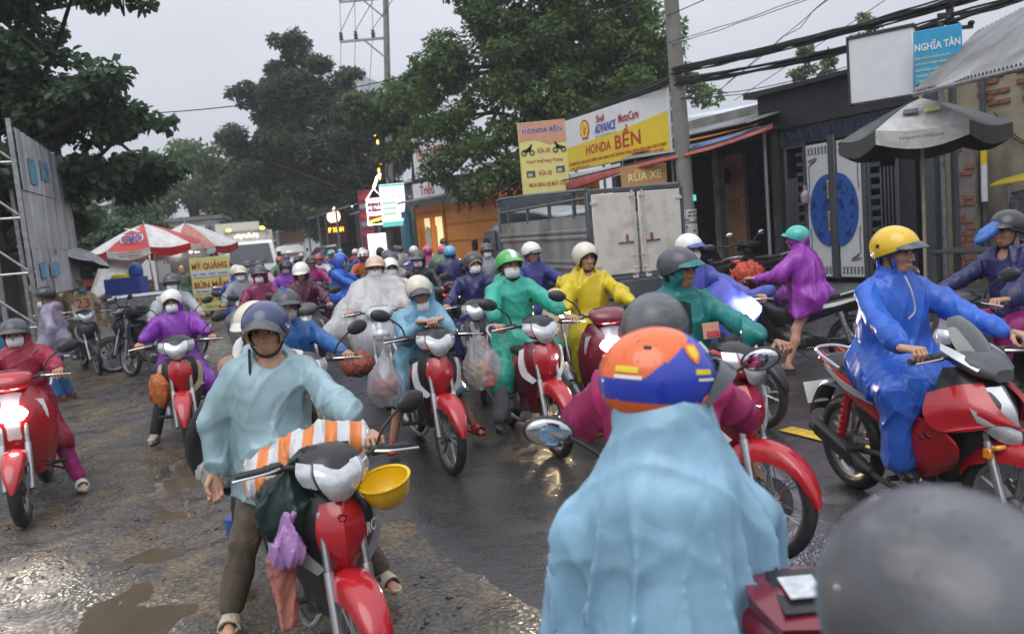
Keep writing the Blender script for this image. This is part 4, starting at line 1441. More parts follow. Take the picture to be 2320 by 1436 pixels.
M['h_brown'] = pm('helmet_brown', (0.05, 0.04, 0.035), .36, coat=.4, var=.15)
M['h_pink'] = pm('helmet_pink', (0.55, 0.10, 0.2), .3, coat=.5, var=.08)
M['gold'] = pm('gold_trim', (0.55, 0.38, 0.10), .35, .6, var=.1)
M['h_purpleg'] = pm('helmet_mauve_grey', (0.33, 0.29, 0.33), .35, coat=.3, var=.1)
M['sh_red'] = pm('sandal_red', (0.40, 0.015, 0.02), .35, var=.1)
M['sh_white'] = pm('sandal_white', (0.62, 0.60, 0.55), .4, var=.08)
M['sh_beige'] = pm('sandal_beige', (0.46, 0.40, 0.30), .5, var=.12, bump=.5, bscale=90)
M['sh_black'] = pm('shoe_black', (0.02, 0.02, 0.02), .3, var=.1)
M['sh_brown'] = pm('sandal_brown', (0.16, 0.07, 0.035), .45, var=.1)
M['boot_blue'] = pm('boot_blue', (0.03, 0.09, 0.30), .3, coat=.3, var=.1)
M['boot_yellow'] = pm('boot_sole_yellow', (0.5, 0.34, 0.05), .5, var=.1)

# ------------------------------------------------------------------ the setting: ground, road, puddles, gravel
def vnoise(x, y, seed=0):
    xi = np.floor(x).astype(np.int64); yi = np.floor(y).astype(np.int64)
    xf, yf = x - xi, y - yi
    u, v = xf * xf * (3 - 2 * xf), yf * yf * (3 - 2 * yf)
    def hsh(a, b):
        q = (a * 374761393 + b * 668265263 + seed * 974711) & 0x7fffffff
        q = ((q ^ (q >> 13)) * 1274126177) & 0x7fffffff
        return ((q ^ (q >> 16)) & 0xffff) / 65535.0
    return (hsh(xi, yi) * (1 - u) + hsh(xi + 1, yi) * u) * (1 - v) + (hsh(xi, yi + 1) * (1 - u) + hsh(xi + 1, yi + 1) * u) * v


def fbm(x, y, oct=4, seed=0):
    r, a, f = 0, .5, 1.0
    for i in range(oct):
        r = r + a * vnoise(x * f, y * f, seed + i); a *= .5; f *= 2.03
    return r


LEFT_EDGE = [(1.2, -2.0), (.7, 0), (-.28, 3.5), (-.62, 4.3), (-1.35, 5.6), (-2.0, 7.2), (-3.3, 10.2), (-4.6, 13.5), (-6.6, 20), (-9.4, 26), (-14, 40), (-24, 72), (-46, 140)]
RIGHT_EDGE = [(13.0, -2), (11.8, 0), (9.6, 4), (7.4, 8.2), (6.0, 11.2), (4.5, 14.6), (2.2, 20), (-.3, 25), (-4.0, 31), (-7.2, 38), (-17, 70), (-37, 140)]


def edge_at(E, y):
    return np.interp(y, [q[1] for q in E], [q[0] for q in E])


def road_mat():
    m = bpy.data.materials.new('wet_asphalt'); m.use_nodes = True
    n, l = m.node_tree.nodes, m.node_tree.links
    bs = n['Principled BSDF']
    tc = n.new('ShaderNodeTexCoord')
    def noise(sc, det=4.0, dist=0.0):
        q = n.new('ShaderNodeTexNoise'); q.inputs['Scale'].default_value = sc; q.inputs['Detail'].default_value = det; q.inputs['Distortion'].default_value = dist
        l.new(tc.outputs['Object'], q.inputs['Vector']); return q
    def rng(src, a, b, c, d):
        q = n.new('ShaderNodeMapRange'); q.inputs[1].default_value = a; q.inputs[2].default_value = b; q.inputs[3].default_value = c; q.inputs[4].default_value = d
        l.new(src, q.inputs[0]); return q
    big, mid = noise(.7, 5), noise(3.5, 6)
    agg = n.new('ShaderNodeTexVoronoi'); agg.inputs['Scale'].default_value = 85.0; l.new(tc.outputs['Object'], agg.inputs['Vector'])
    cr = n.new('ShaderNodeMix'); cr.data_type = 'RGBA'
    cr.inputs[6].default_value = (.034, .034, .035, 1); cr.inputs[7].default_value = (.062, .058, .053, 1)
    l.new(rng(big.outputs[0], .38, .66, 0, 1).outputs[0], cr.inputs['Factor'])
    ag = n.new('ShaderNodeVectorMath'); ag.operation = 'SCALE'
    l.new(cr.outputs[2], ag.inputs[0]); l.new(rng(agg.outputs['Distance'], 0, .6, 1.35, .7).outputs[0], ag.inputs['Scale'])
    l.new(ag.outputs[0], bs.inputs['Base Color'])
    l.new(rng(mid.outputs[0], .36, .62, .08, .34).outputs[0], bs.inputs['Roughness'])
    bs.inputs['Specular IOR Level'].default_value = .5
    bp = n.new('ShaderNodeBump'); bp.inputs['Strength'].default_value = .4; bp.inputs['Distance'].default_value = .005
    fine = noise(130, 3)
    ad = n.new('ShaderNodeMath'); ad.operation = 'MULTIPLY_ADD'; ad.inputs[1].default_value = .6
    l.new(fine.outputs[0], ad.inputs[0]); l.new(agg.outputs['Distance'], ad.inputs[2])
    l.new(ad.outputs[0], bp.inputs['Height'])
    b2 = n.new('ShaderNodeBump'); b2.inputs['Strength'].default_value = .25; b2.inputs['Distance'].default_value = .03
    l.new(noise(9, 3).outputs[0], b2.inputs['Height']); l.new(bp.outputs[0], b2.inputs['Normal'])
    l.new(b2.outputs[0], bs.inputs['Normal'])
    return m


def mud_mat():
    m = bpy.data.materials.new('wet_mud_and_gravel'); m.use_nodes = True
    n, l = m.node_tree.nodes, m.node_tree.links
    bs = n['Principled BSDF']
    tc = n.new('ShaderNodeTexCoord')
    def noise(sc, det=5.0, dist=0.0):
        q = n.new('ShaderNodeTexNoise'); q.inputs['Scale'].default_value = sc; q.inputs['Detail'].default_value = det; q.inputs['Distortion'].default_value = dist
        l.new(tc.outputs['Object'], q.inputs['Vector']); return q
    def rng(src, a, b, c, d):
        q = n.new('ShaderNodeMapRange'); q.inputs[1].default_value = a; q.inputs[2].default_value = b; q.inputs[3].default_value = c; q.inputs[4].default_value = d
        l.new(src, q.inputs[0]); return q
    def mix(f, a, b):
        q = n.new('ShaderNodeMix'); q.data_type = 'RGBA'; l.new(f, q.inputs['Factor'])
        for i, c in ((6, a), (7, b)):
            if isinstance(c, tuple): q.inputs[i].default_value = (*c, 1)
            else: l.new(c, q.inputs[i])
        return q.outputs[2]
    base = mix(rng(noise(.9, 6, .6).outputs[0], .40, .62, 0, 1).outputs[0], (.098, .092, .085), (.165, .124, .076))
    base = mix(rng(noise(4.0, 6, .4).outputs[0], .46, .64, 0, 1).outputs[0], base, (.070, .066, .062))
    base = mix(rng(noise(2.1, 6).outputs[0], .56, .72, 0, .8).outputs[0], base, (.17, .122, .064))
    v = n.new('ShaderNodeTexVoronoi'); v.inputs['Scale'].default_value = 34.0; l.new(tc.outputs['Object'], v.inputs['Vector'])
    sc = n.new('ShaderNodeVectorMath'); sc.operation = 'SCALE'; l.new(base, sc.inputs[0])
    l.new(rng(v.outputs['Distance'], 0, .7, 1.3, .6).outputs[0], sc.inputs['Scale'])
    l.new(sc.outputs[0], bs.inputs['Base Color'])
    l.new(rng(noise(5.0, 5).outputs[0], .38, .6, .16, .6).outputs[0], bs.inputs['Roughness'])
    bp = n.new('ShaderNodeBump'); bp.inputs['Strength'].default_value = .8; bp.inputs['Distance'].default_value = .010
    ad = n.new('ShaderNodeMath'); ad.operation = 'MULTIPLY_ADD'; ad.inputs[1].default_value = 1.2
    l.new(noise(28, 8).outputs[0], ad.inputs[0]); l.new(v.outputs['Distance'], ad.inputs[2])
    l.new(ad.outputs[0], bp.inputs['Height']); l.new(bp.outputs[0], bs.inputs['Normal'])
    return m


M['road'] = road_mat()
M['mud'] = mud_mat()
M['water'] = pm('muddy_water', (.10, .080, .055), .05, var=.25, vscale=1.2, bump=.10, bscale=16, spec=.5, ior=1.33)
M['yellow_line'] = pm('yellow_road_paint', (.62, .40, .03), .35, var=.25, vscale=14, bump=.2, bscale=120)
M['soil'] = pm('damp_ground', (.05, .05, .04), .8, var=.4, vscale=1.5)
M['paving'] = pm('wet_paving', (.10, .098, .095), .4, var=.3, vscale=3, bump=.3, bscale=50, rvar=.2)

# far ground sheet out to the horizon
b = MB(); b.add([(-420, -60, -.09), (420, -60, -.09), (420, 640, -.09), (-420, 640, -.09)], [(0, 1, 2, 3)])
tag(b.obj('ground', [M['soil']]), kind='structure')

# road sheet, its left edge crumbling down into the mud
ys = np.concatenate([np.arange(-2, 16, .10), np.arange(16, 40, .6), np.arange(40, 141, 5.0)])
tt = np.concatenate([np.linspace(0, .10, 14), np.linspace(.11, 1, 26)])
xl = edge_at(LEFT_EDGE, ys) + .34 * (fbm(ys * 1.3, ys * 0 + 3, 4, 5) - .5); xr = edge_at(RIGHT_EDGE, ys)
X = xl[:, None] + (xr - xl)[:, None] * tt[None, :]
Y = np.repeat(ys[:, None], len(tt), 1)
dist = X - xl[:, None]
Z = .012 * (fbm(X * .8, Y * .8, 3, 11) - .5) - .055 * np.clip(1 - dist / .30, 0, 1) ** 1.5
nr, nc = X.shape
I = np.arange(nr - 1)[:, None] * nc; J = np.arange(nc - 1)[None, :]
F = np.stack([I + J, I + J + 1, I + nc + J + 1, I + nc + J], -1).reshape(-1, 4)
ROAD_Z = 0.0
b = MB(); b.add(np.stack([X, Y, Z], -1).reshape(-1, 3), F)
tag(b.obj('road', [M['road']], ang=0), kind='structure')

# muddy verge as a height field with hollows that hold water
xs = np.concatenate([np.arange(-17, -7, .10), np.arange(-7, 1.6, .042)]); ys2 = np.concatenate([np.arange(-1.5, 8, .042), np.arange(8, 30, .13)])
X, Y = np.meshgrid(xs, ys2)
def mud_h(X, Y):
    h = .011 + .062 * (fbm(X * .55 + 3, Y * .55, 3, 21) - .47) + .040 * (fbm(X * 2.4, Y * 2.4, 3, 31) - .47) + .036 * (fbm(X * 7, Y * 7, 4, 41) - .47)
    rut = np.exp(-((X + 2.1 + .25 * Y - .25 * 4) / .35) ** 2) * .035
    hol = .032 * np.exp(-(((X + .45) / .42) ** 2 + ((Y - 4.55) / .55) ** 2)) + .02 * np.exp(-(((X + 1.9) / .9) ** 2 + ((Y - 3.6) / .7) ** 2)) + .03 * np.exp(-(((X + 2.2) / .6) ** 2 + ((Y - 2.9) / .5) ** 2)) + .02 * np.exp(-(((X + 3.2) / 1.0) ** 2 + ((Y - 6.2) / .8) ** 2)) + .025 * np.exp(-(((X + 2.6) / .8) ** 2 + ((Y - 9.0) / 1.0) ** 2))
    return h - rut - hol - .05 * np.clip((X - edge_at(LEFT_EDGE, Y) - .1) / .4, 0, 1.2)
Z = mud_h(X, Y)
nr, nc = X.shape
I = np.arange(nr - 1)[:, None] * nc; J = np.arange(nc - 1)[None, :]
F = np.stack([I + J, I + J + 1, I + nc + J + 1, I + nc + J], -1).reshape(-1, 4)
b = MB(); b.add(np.stack([X, Y, Z], -1).reshape(-1, 3), F)
tag(b.obj('mud_verge', [M['mud']], ang=0), kind='structure')
b = MB()
yy = np.arange(-1.5, 24, .5)
L0 = edge_at(LEFT_EDGE, yy) - .02
V = [(x - q, y, -.034) for x, y in zip(L0, yy) for q in (9.5, 4.5, -.25)]
F = [(3 * i + j, 3 * i + j + 1, 3 * i + j + 4, 3 * i + j + 3) for i in range(len(yy) - 1) for j in range(2)]
b.add(V, F)
tag(b.obj('puddle_water', [M['water']], ang=0), kind='structure')

# loose stones over the mud, one object
rs = np.random.RandomState(4)
ph = (1 + 5 ** .5) / 2
ico = np.array([(-1, ph, 0), (1, ph, 0), (-1, -ph, 0), (1, -ph, 0), (0, -1, ph), (0, 1, ph), (0, -1, -ph), (0, 1, -ph), (ph, 0, -1), (ph, 0, 1), (-ph, 0, -1), (-ph, 0, 1)]) / 1.9
icf = np.array([(0, 11, 5), (0, 5, 1), (0, 1, 7), (0, 7, 10), (0, 10, 11), (1, 5, 9), (5, 11, 4), (11, 10, 2), (10, 7, 6), (7, 1, 8), (3, 9, 4), (3, 4, 2), (3, 2, 6), (3, 6, 8), (3, 8, 9), (4, 9, 5), (2, 4, 11), (6, 2, 10), (8, 6, 7), (9, 8, 1)])
N = 11000
px = rs.uniform(-7.5, 1.0, N); py = 1.2 + rs.uniform(0, 1, N) ** 1.5 * 11
keep = (px < edge_at(LEFT_EDGE, py) + .12) & ((fbm(px * 1.2, py * 1.2, 3, 77) > .43) | (rs.uniform(0, 1, N) < .15))
px, py = px[keep], py[keep]; N = len(px)
sz = .006 + .022 * rs.uniform(0, 1, N) ** 3.2
an = rs.uniform(0, 6.28, N); sq = rs.uniform(.45, .85, (N, 3)) * sz[:, None]; sq[:, 2] *= .7
V = ico[None] * sq[:, None, :] * (1 + .25 * rs.uniform(-1, 1, (N, 12, 1)))
V = np.stack([V[..., 0] * np.cos(an)[:, None] - V[..., 1] * np.sin(an)[:, None], V[..., 0] * np.sin(an)[:, None] + V[..., 1] * np.cos(an)[:, None], V[..., 2]], -1)
V += np.stack([px, py, mud_h(px, py) + sz * .15], -1)[:, None, :]
F = (icf[None] + (np.arange(N) * 12)[:, None, None]).reshape(-1, 3)
b = MB(); b.add(V.reshape(-1, 3), F)
M['stone'] = pm('wet_stone', (.085, .083, .083), .3, var=.5, vscale=5, spec=.5)
tag(b.obj('gravel', [M['stone']], ang=0, smooth=False), 'loose wet grey stones scattered over the muddy verge', 'gravel', kind='stuff')

# painted centre-line dashes
for k, (x, y) in enumerate([(2.37, 5.36), (.58, 8.94), (4.16, 1.78)]):
    b = MB()
    e = np.array([-.447, .894]); n_ = np.array([.894, .447])
    P = [np.array([x, y]) + e * a + n_ * w for a, w in ((-.75, -.075), (-.75, .075), (.75, .075), (.75, -.075))]
    b.add([(*p, .0105) for p in P], [(0, 1, 2, 3)])
    tag(b.obj('road_marking', [M['yellow_line']]), kind='structure')

# pavement in front of the shops on the right
PAVE = [(12.6, 0), (10.3, 4), (8.1, 8.2), (6.7, 11.2), (5.1, 14.6), (2.8, 20), (.3, 25), (-3.3, 31), (-6.4, 38), (-16, 70)]
b = MB()
yy = np.linspace(0, 70, 60)
px0 = edge_at(PAVE, yy)
loops = [[(x, y, -.05), (x, y, .115), (x + .02, y, .13), (x + 9, y + 1.5, .14), (x + 9, y + 1.5, -.05)] for x, y in zip(px0, yy)]
b.loft(loops, 0, cap=False)
tag(b.obj('pavement', [M['paving']], ang=30), kind='structure')

# ------------------------------------------------------------------ buildings, signs and street furniture
M['blackwall'] = pm('black_painted_wall', (.022, .022, .024), .45, var=.3, bump=.15, bscale=30)
M['gategrey'] = pm('gate_grey_steel', (.085, .093, .105), .42, .3, var=.12)
M['gatewhite'] = pm('gate_white_panel', (.60, .61, .62), .4, var=.06)
M['gateblue'] = pm('gate_blue_panel', (.02, .085, .33), .4, var=.25, vscale=12)
M['cream_wall'] = pm('stained_cream_plaster', (.33, .29, .20), .8, var=.2, vscale=3, bump=.2, bscale=30, dirt=(.10, .095, .08), dscale=1.6, stretch=(1, 1, .35))
M['grey_wall'] = pm('stained_grey_plaster', (.20, .195, .18), .8, var=.2, vscale=3, bump=.2, bscale=30, dirt=(.08, .08, .07), dscale=1.6, stretch=(1, 1, .35))
M['peach_wall'] = pm('peach_plaster', (.52, .25, .13), .75, var=.12, vscale=3, bump=.1, bscale=30, dirt=(.3, .15, .09), dscale=1.2)
M['orange_wall'] = pm('orange_painted_wall', (.62, .22, .015), .55, var=.12, vscale=2, bump=.1, bscale=30)
M['brick'] = pm('red_brick', (.24, .10, .065), .8, var=.4, vscale=9, bump=.3, bscale=60)
M['mortar'] = pm('mortar', (.20, .18, .16), .9, var=.2)
M['zinc'] = pm('corrugated_zinc', (.19, .20, .21), .42, .2, var=.2, vscale=3, dirt=(.10, .085, .07), dscale=1.3)
M['zincw'] = pm('pale_sheet_roof', (.58, .66, .70), .4, .1, var=.08)
M['concrete'] = pm('weathered_concrete', (.22, .215, .20), .8, var=.2, vscale=4, bump=.25, bscale=40, dirt=(.11, .105, .10), dscale=2.2)
M['pole_c'] = pm('concrete_pole', (.20, .195, .175), .75, var=.2, vscale=3, bump=.2, bscale=50, dirt=(.11, .105, .095), dscale=1.2, stretch=(1, 1, .3))
M['tarpo'] = coat_mat('tarp_orange', (.62, .22, .05))
M['tarpb'] = coat_mat('tarp_blue', (.05, .17, .52))
M['tarpr'] = coat_mat('tarp_red', (.40, .08, .06))
M['tarpg'] = coat_mat('tarp_grey', (.33, .35, .36))
M['tarpw'] = coat_mat('tarp_clear', (.45, .46, .46), .9)
M['signw'] = pm('sign_white', (.66, .67, .68), .4, var=.05)
M['signy'] = pm('sign_yellow', (.72, .53, .02), .4, var=.06)
M['signly'] = pm('sign_pale_yellow', (.70, .64, .22), .4, var=.06)
M['signs'] = pm('sign_salmon', (.60, .30, .20), .4, var=.08)
M['signb'] = pm('sign_blue', (.03, .30, .52), .4, var=.08)
M['signbr'] = pm('sign_tan_board', (.42, .22, .09), .6, var=.1)
M['oldboard'] = pm('faded_hoarding_sheet', (.52, .54, .55), .5, .05, var=.22, vscale=2.2, dirt=(.17, .17, .17), dscale=1.5, stretch=(2.2, 2.2, .25), bump=.1, bscale=20)
M['fadedblue'] = pm('faded_blue_print', (.12, .34, .48), .55, var=.35, vscale=5, dirt=(.36, .38, .40), dscale=4)
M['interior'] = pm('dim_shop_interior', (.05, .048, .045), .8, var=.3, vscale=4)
M['olive'] = pm('olive_shelf_paint', (.20, .19, .075), .6, var=.2)
M['navycloth'] = coat_mat('navy_curtain', (.02, .045, .13))
M['umbdark'] = coat_mat('parasol_dark_green', (.075, .085, .083))
M['umbwhite'] = coat_mat('parasol_off_white', (.55, .55, .53))
M['umbred'] = coat_mat('parasol_red', (.50, .03, .03))
M['umbw2'] = coat_mat('parasol_white', (.68, .67, .66))
M['umbpale'] = coat_mat('parasol_faded_red', (.52, .20, .14))
M['brol'] = coat_mat('umbrella_spotted', (.55, .56, .58))
M['blackcloth'] = coat_mat('umbrella_black_lining', (.012, .012, .014))
M['bambu'] = pm('bamboo_pole', (.42, .35, .24), .6, var=.2)
M['cable'] = pm('black_cable', (.012, .012, .014), .5, var=.1)
M['lit_white'] = pm('lit_sign_white', (.8, .8, .85), .4, emit=(.93, .90, 1.0), estr=.95, var=0)
M['lit_tube'] = pm('lit_lamp_white', (.9, .9, .9), .4, emit=(1, .97, .93), estr=6, var=0)
M['lit_warm'] = pm('lit_shop_window', (.8, .7, .4), .4, emit=(1.0, .80, .42), estr=.75, var=.2)
M['lit_yellow'] = pm('lit_letters_yellow', (.9, .6, .05), .4, emit=(1.0, .66, .05), estr=2.2, var=0)
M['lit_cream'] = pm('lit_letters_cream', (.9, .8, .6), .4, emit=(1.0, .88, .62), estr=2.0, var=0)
M['lit_green'] = pm('lit_green_sign', (.02, .3, .15), .4, emit=(.05, .6, .3), estr=.35, var=0)
M['pinkink'] = pm('pink_print', (.55, .18, .30), .5, var=0, emit=(.55, .22, .4), estr=.5)
M['greenink'] = pm('pale_green_print', (.35, .62, .42), .5, var=0, emit=(.45, .8, .55), estr=.55)
M['tealink'] = pm('teal_print', (.1, .5, .45), .5, var=0, emit=(.12, .62, .52), estr=.6)
M['maroonsign'] = pm('maroon_board', (.16, .03, .07), .5, var=.15)
M['bluecrate'] = pm('blue_crate', (.025, .07, .40), .45, var=.1)
M['woodp'] = pm('old_wood', (.15, .10, .06), .7, var=.3, vscale=5, bump=.2)
M['white_block'] = pm('pale_apartment_wall', (.52, .55, .56), .7, var=.08)
M['window_dk'] = pm('window_dark', (.05, .06, .07), .15, var=.15)
M['shirtc'] = pm('goods_pink', (.45, .14, .18), .6, var=.3)
M['goodsg'] = pm('goods_green', (.10, .22, .12), .6, var=.3)
M['goodsw'] = pm('goods_pale', (.5, .48, .44), .6, var=.2)


class Loc:
    """A building's own axes: x along its front (to the right seen from the road), y into the plot, z up."""
    def __init__(s, x, y, ang): s.x, s.y, s.a = x, y, ang


FH = math.atan2(-.894, .447)     # heading of the shop fronts on the right


def corrugated(w, dpt, z0, z1, pitch=.09, amp=.018, m=0):
    """Corrugated sheet: waves across x, falling from z1 (back) to z0 (front, y=0)."""
    b = MB()
    nx = int(w / pitch * 6)
    x = np.linspace(0, w, nx)
    rows = [[(xx, -dpt * t, z1 + (z0 - z1) * t + amp * math.sin(xx / pitch * 2 * PI)) for xx in x] for t in (0, .5, 1)]
    b.grid(rows, .004, 1, m=m)
    return b


# ---- black gate house with patterned white doors
g = empty('gate_house', (5.93, 16.5, 0), FH, 'dark gatehouse with white double doors bearing a blue oval', 'building')
b = MB()
b.box((-.32, .35, 1.75), (.36, .7, 3.5)); b.box((2.68, .3, 1.75), (.30, .6, 3.5))
b.box((1.15, .75, 3.62), (3.7, 1.7, .72))
b.prism([(-.85, 3.98), (3.0, 3.98), (3.0, 4.02), (-.85, 4.10)], -.35, 1.7, 'xz')
b.box((1.2, 1.3, 1.6), (2.8, .1, 3.2))
b.obj('wall', [M['blackwall']], g)
b = MB(); b.box((1.15, .0, 3.08), (2.68, .06, .34), bev=.01); b.box((1.15, -.025, 3.08), (2.5, .03, .26), m=1)
o = b.obj('frieze', [M['gategrey'], M['blackwall']], g)
b = MB()
for i in range(9):
    for s_ in (-1, 1):
        b.tube([(.05 + i * .275 + s_ * .07, -.045, 2.98), (.05 + i * .275, -.045, 3.18), (.05 + i * .275 - s_ * .07, -.045, 2.98)], .016, 5, sub=3)
b.obj('frieze_ornament', [M['gateblue']], g)
def slat_gate(x0, x1, flip):
    b = MB()
    for x in (x0 + .03, x1 - .03): b.box((x, .0, 1.52), (.06, .06, 2.76), bev=.006)
    for z in (.18, 2.87): b.box(((x0 + x1) / 2, 0, z), (x1 - x0, .06, .06), bev=.006)
    o = b.obj('gate_leaf', [M['gategrey']], g)
    w = x1 - x0
    xv = np.linspace(x0 + .08, x0 + w * .55, 5) if not flip else np.linspace(x0 + w * .42, x1 - .08, 5)
    me = None
    for x in xv:
        q = MB(); q.box((0, 0, 0), (.028, .03, 2.0 if x != xv[0] else 2.0), bev=.004)
        me = me or q.mesh('slat', [M['gategrey']])
        e = link('slat', me, o); e.location = (x, 0, 1.25)
    me = None
    for z in np.linspace(.35, 2.7, 13):
        q = MB(); q.box((0, 0, 0), (w * .38, .03, .075), bev=.006)
        me = me or q.mesh('slat', [M['gategrey']])
        e = link('slat', me, o); e.location = ((x1 - w * .24) if not flip else (x0 + w * .22), .0, z)
slat_gate(-.13, .42, False); slat_gate(1.86, 2.52, True)
for x0, x1 in ((.46, 1.0), (1.2, 1.74)):
    b = MB(); b.box(((x0 + x1) / 2, -.01, 1.55), (x1 - x0, .04, 2.6), bev=.006)
    d = b.obj('door', [M['gatewhite']], g)
    s_ = -1 if x0 < 1 else 1
    b = MB()
    xm = 1.0 if s_ < 0 else 1.2
    pts = [(xm, .86)] + [(xm + s_ * .47 * math.sin(t), 1.55 - .70 * math.cos(t)) for t in np.linspace(0.08, PI - .08, 22)] + [(xm, 2.24)]
    b.prism(pts, -.04, -.055, 'xz')
    b.obj('oval_panel', [M['gateblue']], d)
    b = MB()
    r_ = random.Random(3)
    for i in range(16):
        t = r_.uniform(.2, PI - .2); q = r_.uniform(.2, .85)
        x, z = xm + s_ * .47 * q * math.sin(t), 1.55 - .70 * q * math.cos(t)
        b.box((x, -.058, z), (r_.choice((.10, .016)), .008, r_.choice((.016, .10))))
    b.obj('oval_tracery', [pm('tracery_dark_blue', (.01, .03, .14), .5, var=0)], d)
    b = MB()
    xo = x0 + .02 if s_ < 0 else x1 - .02
    for z, u in ((2.42, 1), (.72, -1)):        # corner scrolls
        for k in range(4):
            p = [(xo - s_ * (.05 + .05 * k), -.036, z + u * (.03 * k)), (xo - s_ * (.10 + .05 * k), -.036, z + u * (.08 + .02 * k)), (xo - s_ * (.05 + .05 * k), -.036, z + u * (.13 + .01 * k)), (xo - s_ * (.03 + .05 * k), -.036, z + u * (.09))]
            b.tube(p, .009, 4, sub=4)
        b.tube([(xo - s_ * .04, -.036, z), (xo - s_ * .05, -.036, z - u * .3), (xo - s_ * .03, -.036, z - u * .5)], .009, 4, sub=3)
    for zz in (2.72, .38):
        for k in range(6):
            b.tube([(x0 + .05 + k * .085, -.036, zz - .07), (x0 + .09 + k * .085, -.036, zz), (x0 + .05 + k * .085, -.036, zz + .07)], .008, 4, sub=3)
            b.tube([(x0 + .11 + k * .08, -.036, zz - .07), (x0 + .07 + k * .08, -.036, zz), (x0 + .11 + k * .08, -.036, zz + .07)], .008, 4, sub=3)
    b.obj('scroll_ornament', [M['ink']], d)
b = MB(); b.box((1.10, -.03, 1.6), (.17, .07, 2.75), bev=.01); b.box((.44, -.02, 1.6), (.035, .06, 2.75)); b.box((1.80, -.02, 1.6), (.10, .06, 2.75), bev=.008)
b.obj('gate_post', [M['gategrey']], g)
b = MB()
for z in (1.15, 1.75): b.tube([(1.02, -.05, z), (1.02, -.09, z + .03), (1.02, -.09, z + .35), (1.02, -.05, z + .38)], .014, 6)
for z in (1.18, 1.5, 1.8, 2.1): b.ell((1.02, -.09, z), (.024, .02, .03), n=8, k=6)
b.obj('door_handle', [M['gold']], g)
b = MB(); b.box((.1, -.05, 3.46), (.02, .02, .02))
b = MB(); b.tube([(-.56, -.1, 0.14), (-.56, -.1, 3.3)], .035, 8); b.obj('downpipe', [M['silverp']], g)
b = MB(); b.box((-.34, -.012, 1.72), (.07, .02, .12), bev=.004); b.obj('meter_box', [M['signw']], g)

# goods in a net bag hanging on the gate
b = MB()
V, Q = sdf_mesh(lambda P: smin(d_ell(P, (0, 0, -.12), (.09, .07, .14)), d_seg(P, (0, 0, 0), (0, 0, .1), .02), .05) + folds(P, .012, 3, 40), (-.16, -.14, -.3), (.16, .14, .16), .012)
b.add(V, Q)
o = tag(b.obj('hanging_bag', [pm('patterned_cloth', (.35, .28, .33), .7, var=.6, vscale=10)], ang=0), 'small patterned cloth bag hanging on the dark gate slats', 'bag')
o.location = (6.05, 16.05, 1.95)

# ---- motorbike repair shop: dark open front, corrugated eaves, shelves
g = empty('repair_shop', (5.66, 17.02, 0), FH, 'open-fronted repair shop with dark interior under sagging coloured tarps', 'building')
b = MB()
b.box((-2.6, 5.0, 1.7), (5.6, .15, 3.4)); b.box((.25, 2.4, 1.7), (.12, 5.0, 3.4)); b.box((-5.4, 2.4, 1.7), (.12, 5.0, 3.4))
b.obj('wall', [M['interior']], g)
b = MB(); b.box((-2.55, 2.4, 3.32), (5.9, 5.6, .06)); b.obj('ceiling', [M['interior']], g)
rf = corrugated(6.1, 1.5, 3.42, 3.75)
for i in range(len(rf.v)): rf.v[i] = rf.v[i] + np.array([-5.6, .5, 0])
rf.obj('roof', [M['zinc']], g)
b = MB(); b.box((-2.6, 1.1, 3.72), (6.0, 1.2, .5)); b.box((-2.6, .42, 3.50), (6.0, .06, .12)); b.obj('parapet', [M['concrete']], g)
b = MB(); b.box((-1.9, .35, 1.6), (.16, .2, 3.2), bev=.01); b.obj('column', [M['concrete']], g)
b = MB(); b.box((-2.6, 1.3, 1.55), (1.1, .1, 3.0)); b.obj('side_wall', [M['peach_wall']], g)
b = MB(); b.box((-2.55, 1.0, 2.55), (.3, .3, .35), bev=.03); b.obj('wall_box', [M['blackm']], g)
b = MB(); b.tube([(-2.95, 1.1, 1.95), (-2.1, 1.1, 1.95)], .012, 5)
for i in range(8): b.tube([(-2.95 + i * .12, 1.1, 1.5), (-2.95 + i * .12, 1.1, 1.95)], .008, 4)
b.obj('railing', [M['blackm']], g)
b = MB()
for z in (.35, .8, 1.25, 1.7, 2.2): b.box((-1.1, 2.2, z), (1.3, .4, .03))
for x in (-1.75, -.45): b.box((x, 2.2, 1.15), (.04, .42, 2.2))
b.box((-1.1, 2.42, 1.15), (1.3, .03, 2.2))
sh_o = b.obj('shelf', [M['olive']], g)
rr = random.Random(5)
for lvl in (.37, .82, 1.27, 1.72):
    for x in np.arange(-1.65, -.5, .14):
        b = MB(); h_ = rr.uniform(.12, .3); b.box((x, 2.12, lvl + h_ / 2 + .01), (.11, .2, h_), bev=.012)
        b.obj('stock_box', [M[rr.choice(['shirtc', 'goodsg', 'goodsw', 'dgrey', 'red', 'olive', 'interior'])]], sh_o)
V, Q = sdf_mesh(lambda P: d_box(P, (0, 0, 0), (.32, .05, .95), .03) + .03 * np.sin(P[:, 0] * 30) * .5, (-.5, -.2, -1.1), (.5, .2, 1.1), .02)
b = MB(); b.add(V, Q); o = b.obj('curtain', [M['navycloth']], g, ang=0); o.location = (-.12, 1.2, 2.2)
b = MB()
for i in range(26):
    b.ell((rr.uniform(-.38, .0), rr.uniform(.9, 1.2), rr.uniform(.9, 1.5)), (.04, .04, .05), n=7, k=5, m=rr.choice((0, 0, 1)))
b.obj('hanging_stock', [M['brick'], M['amber']], g)

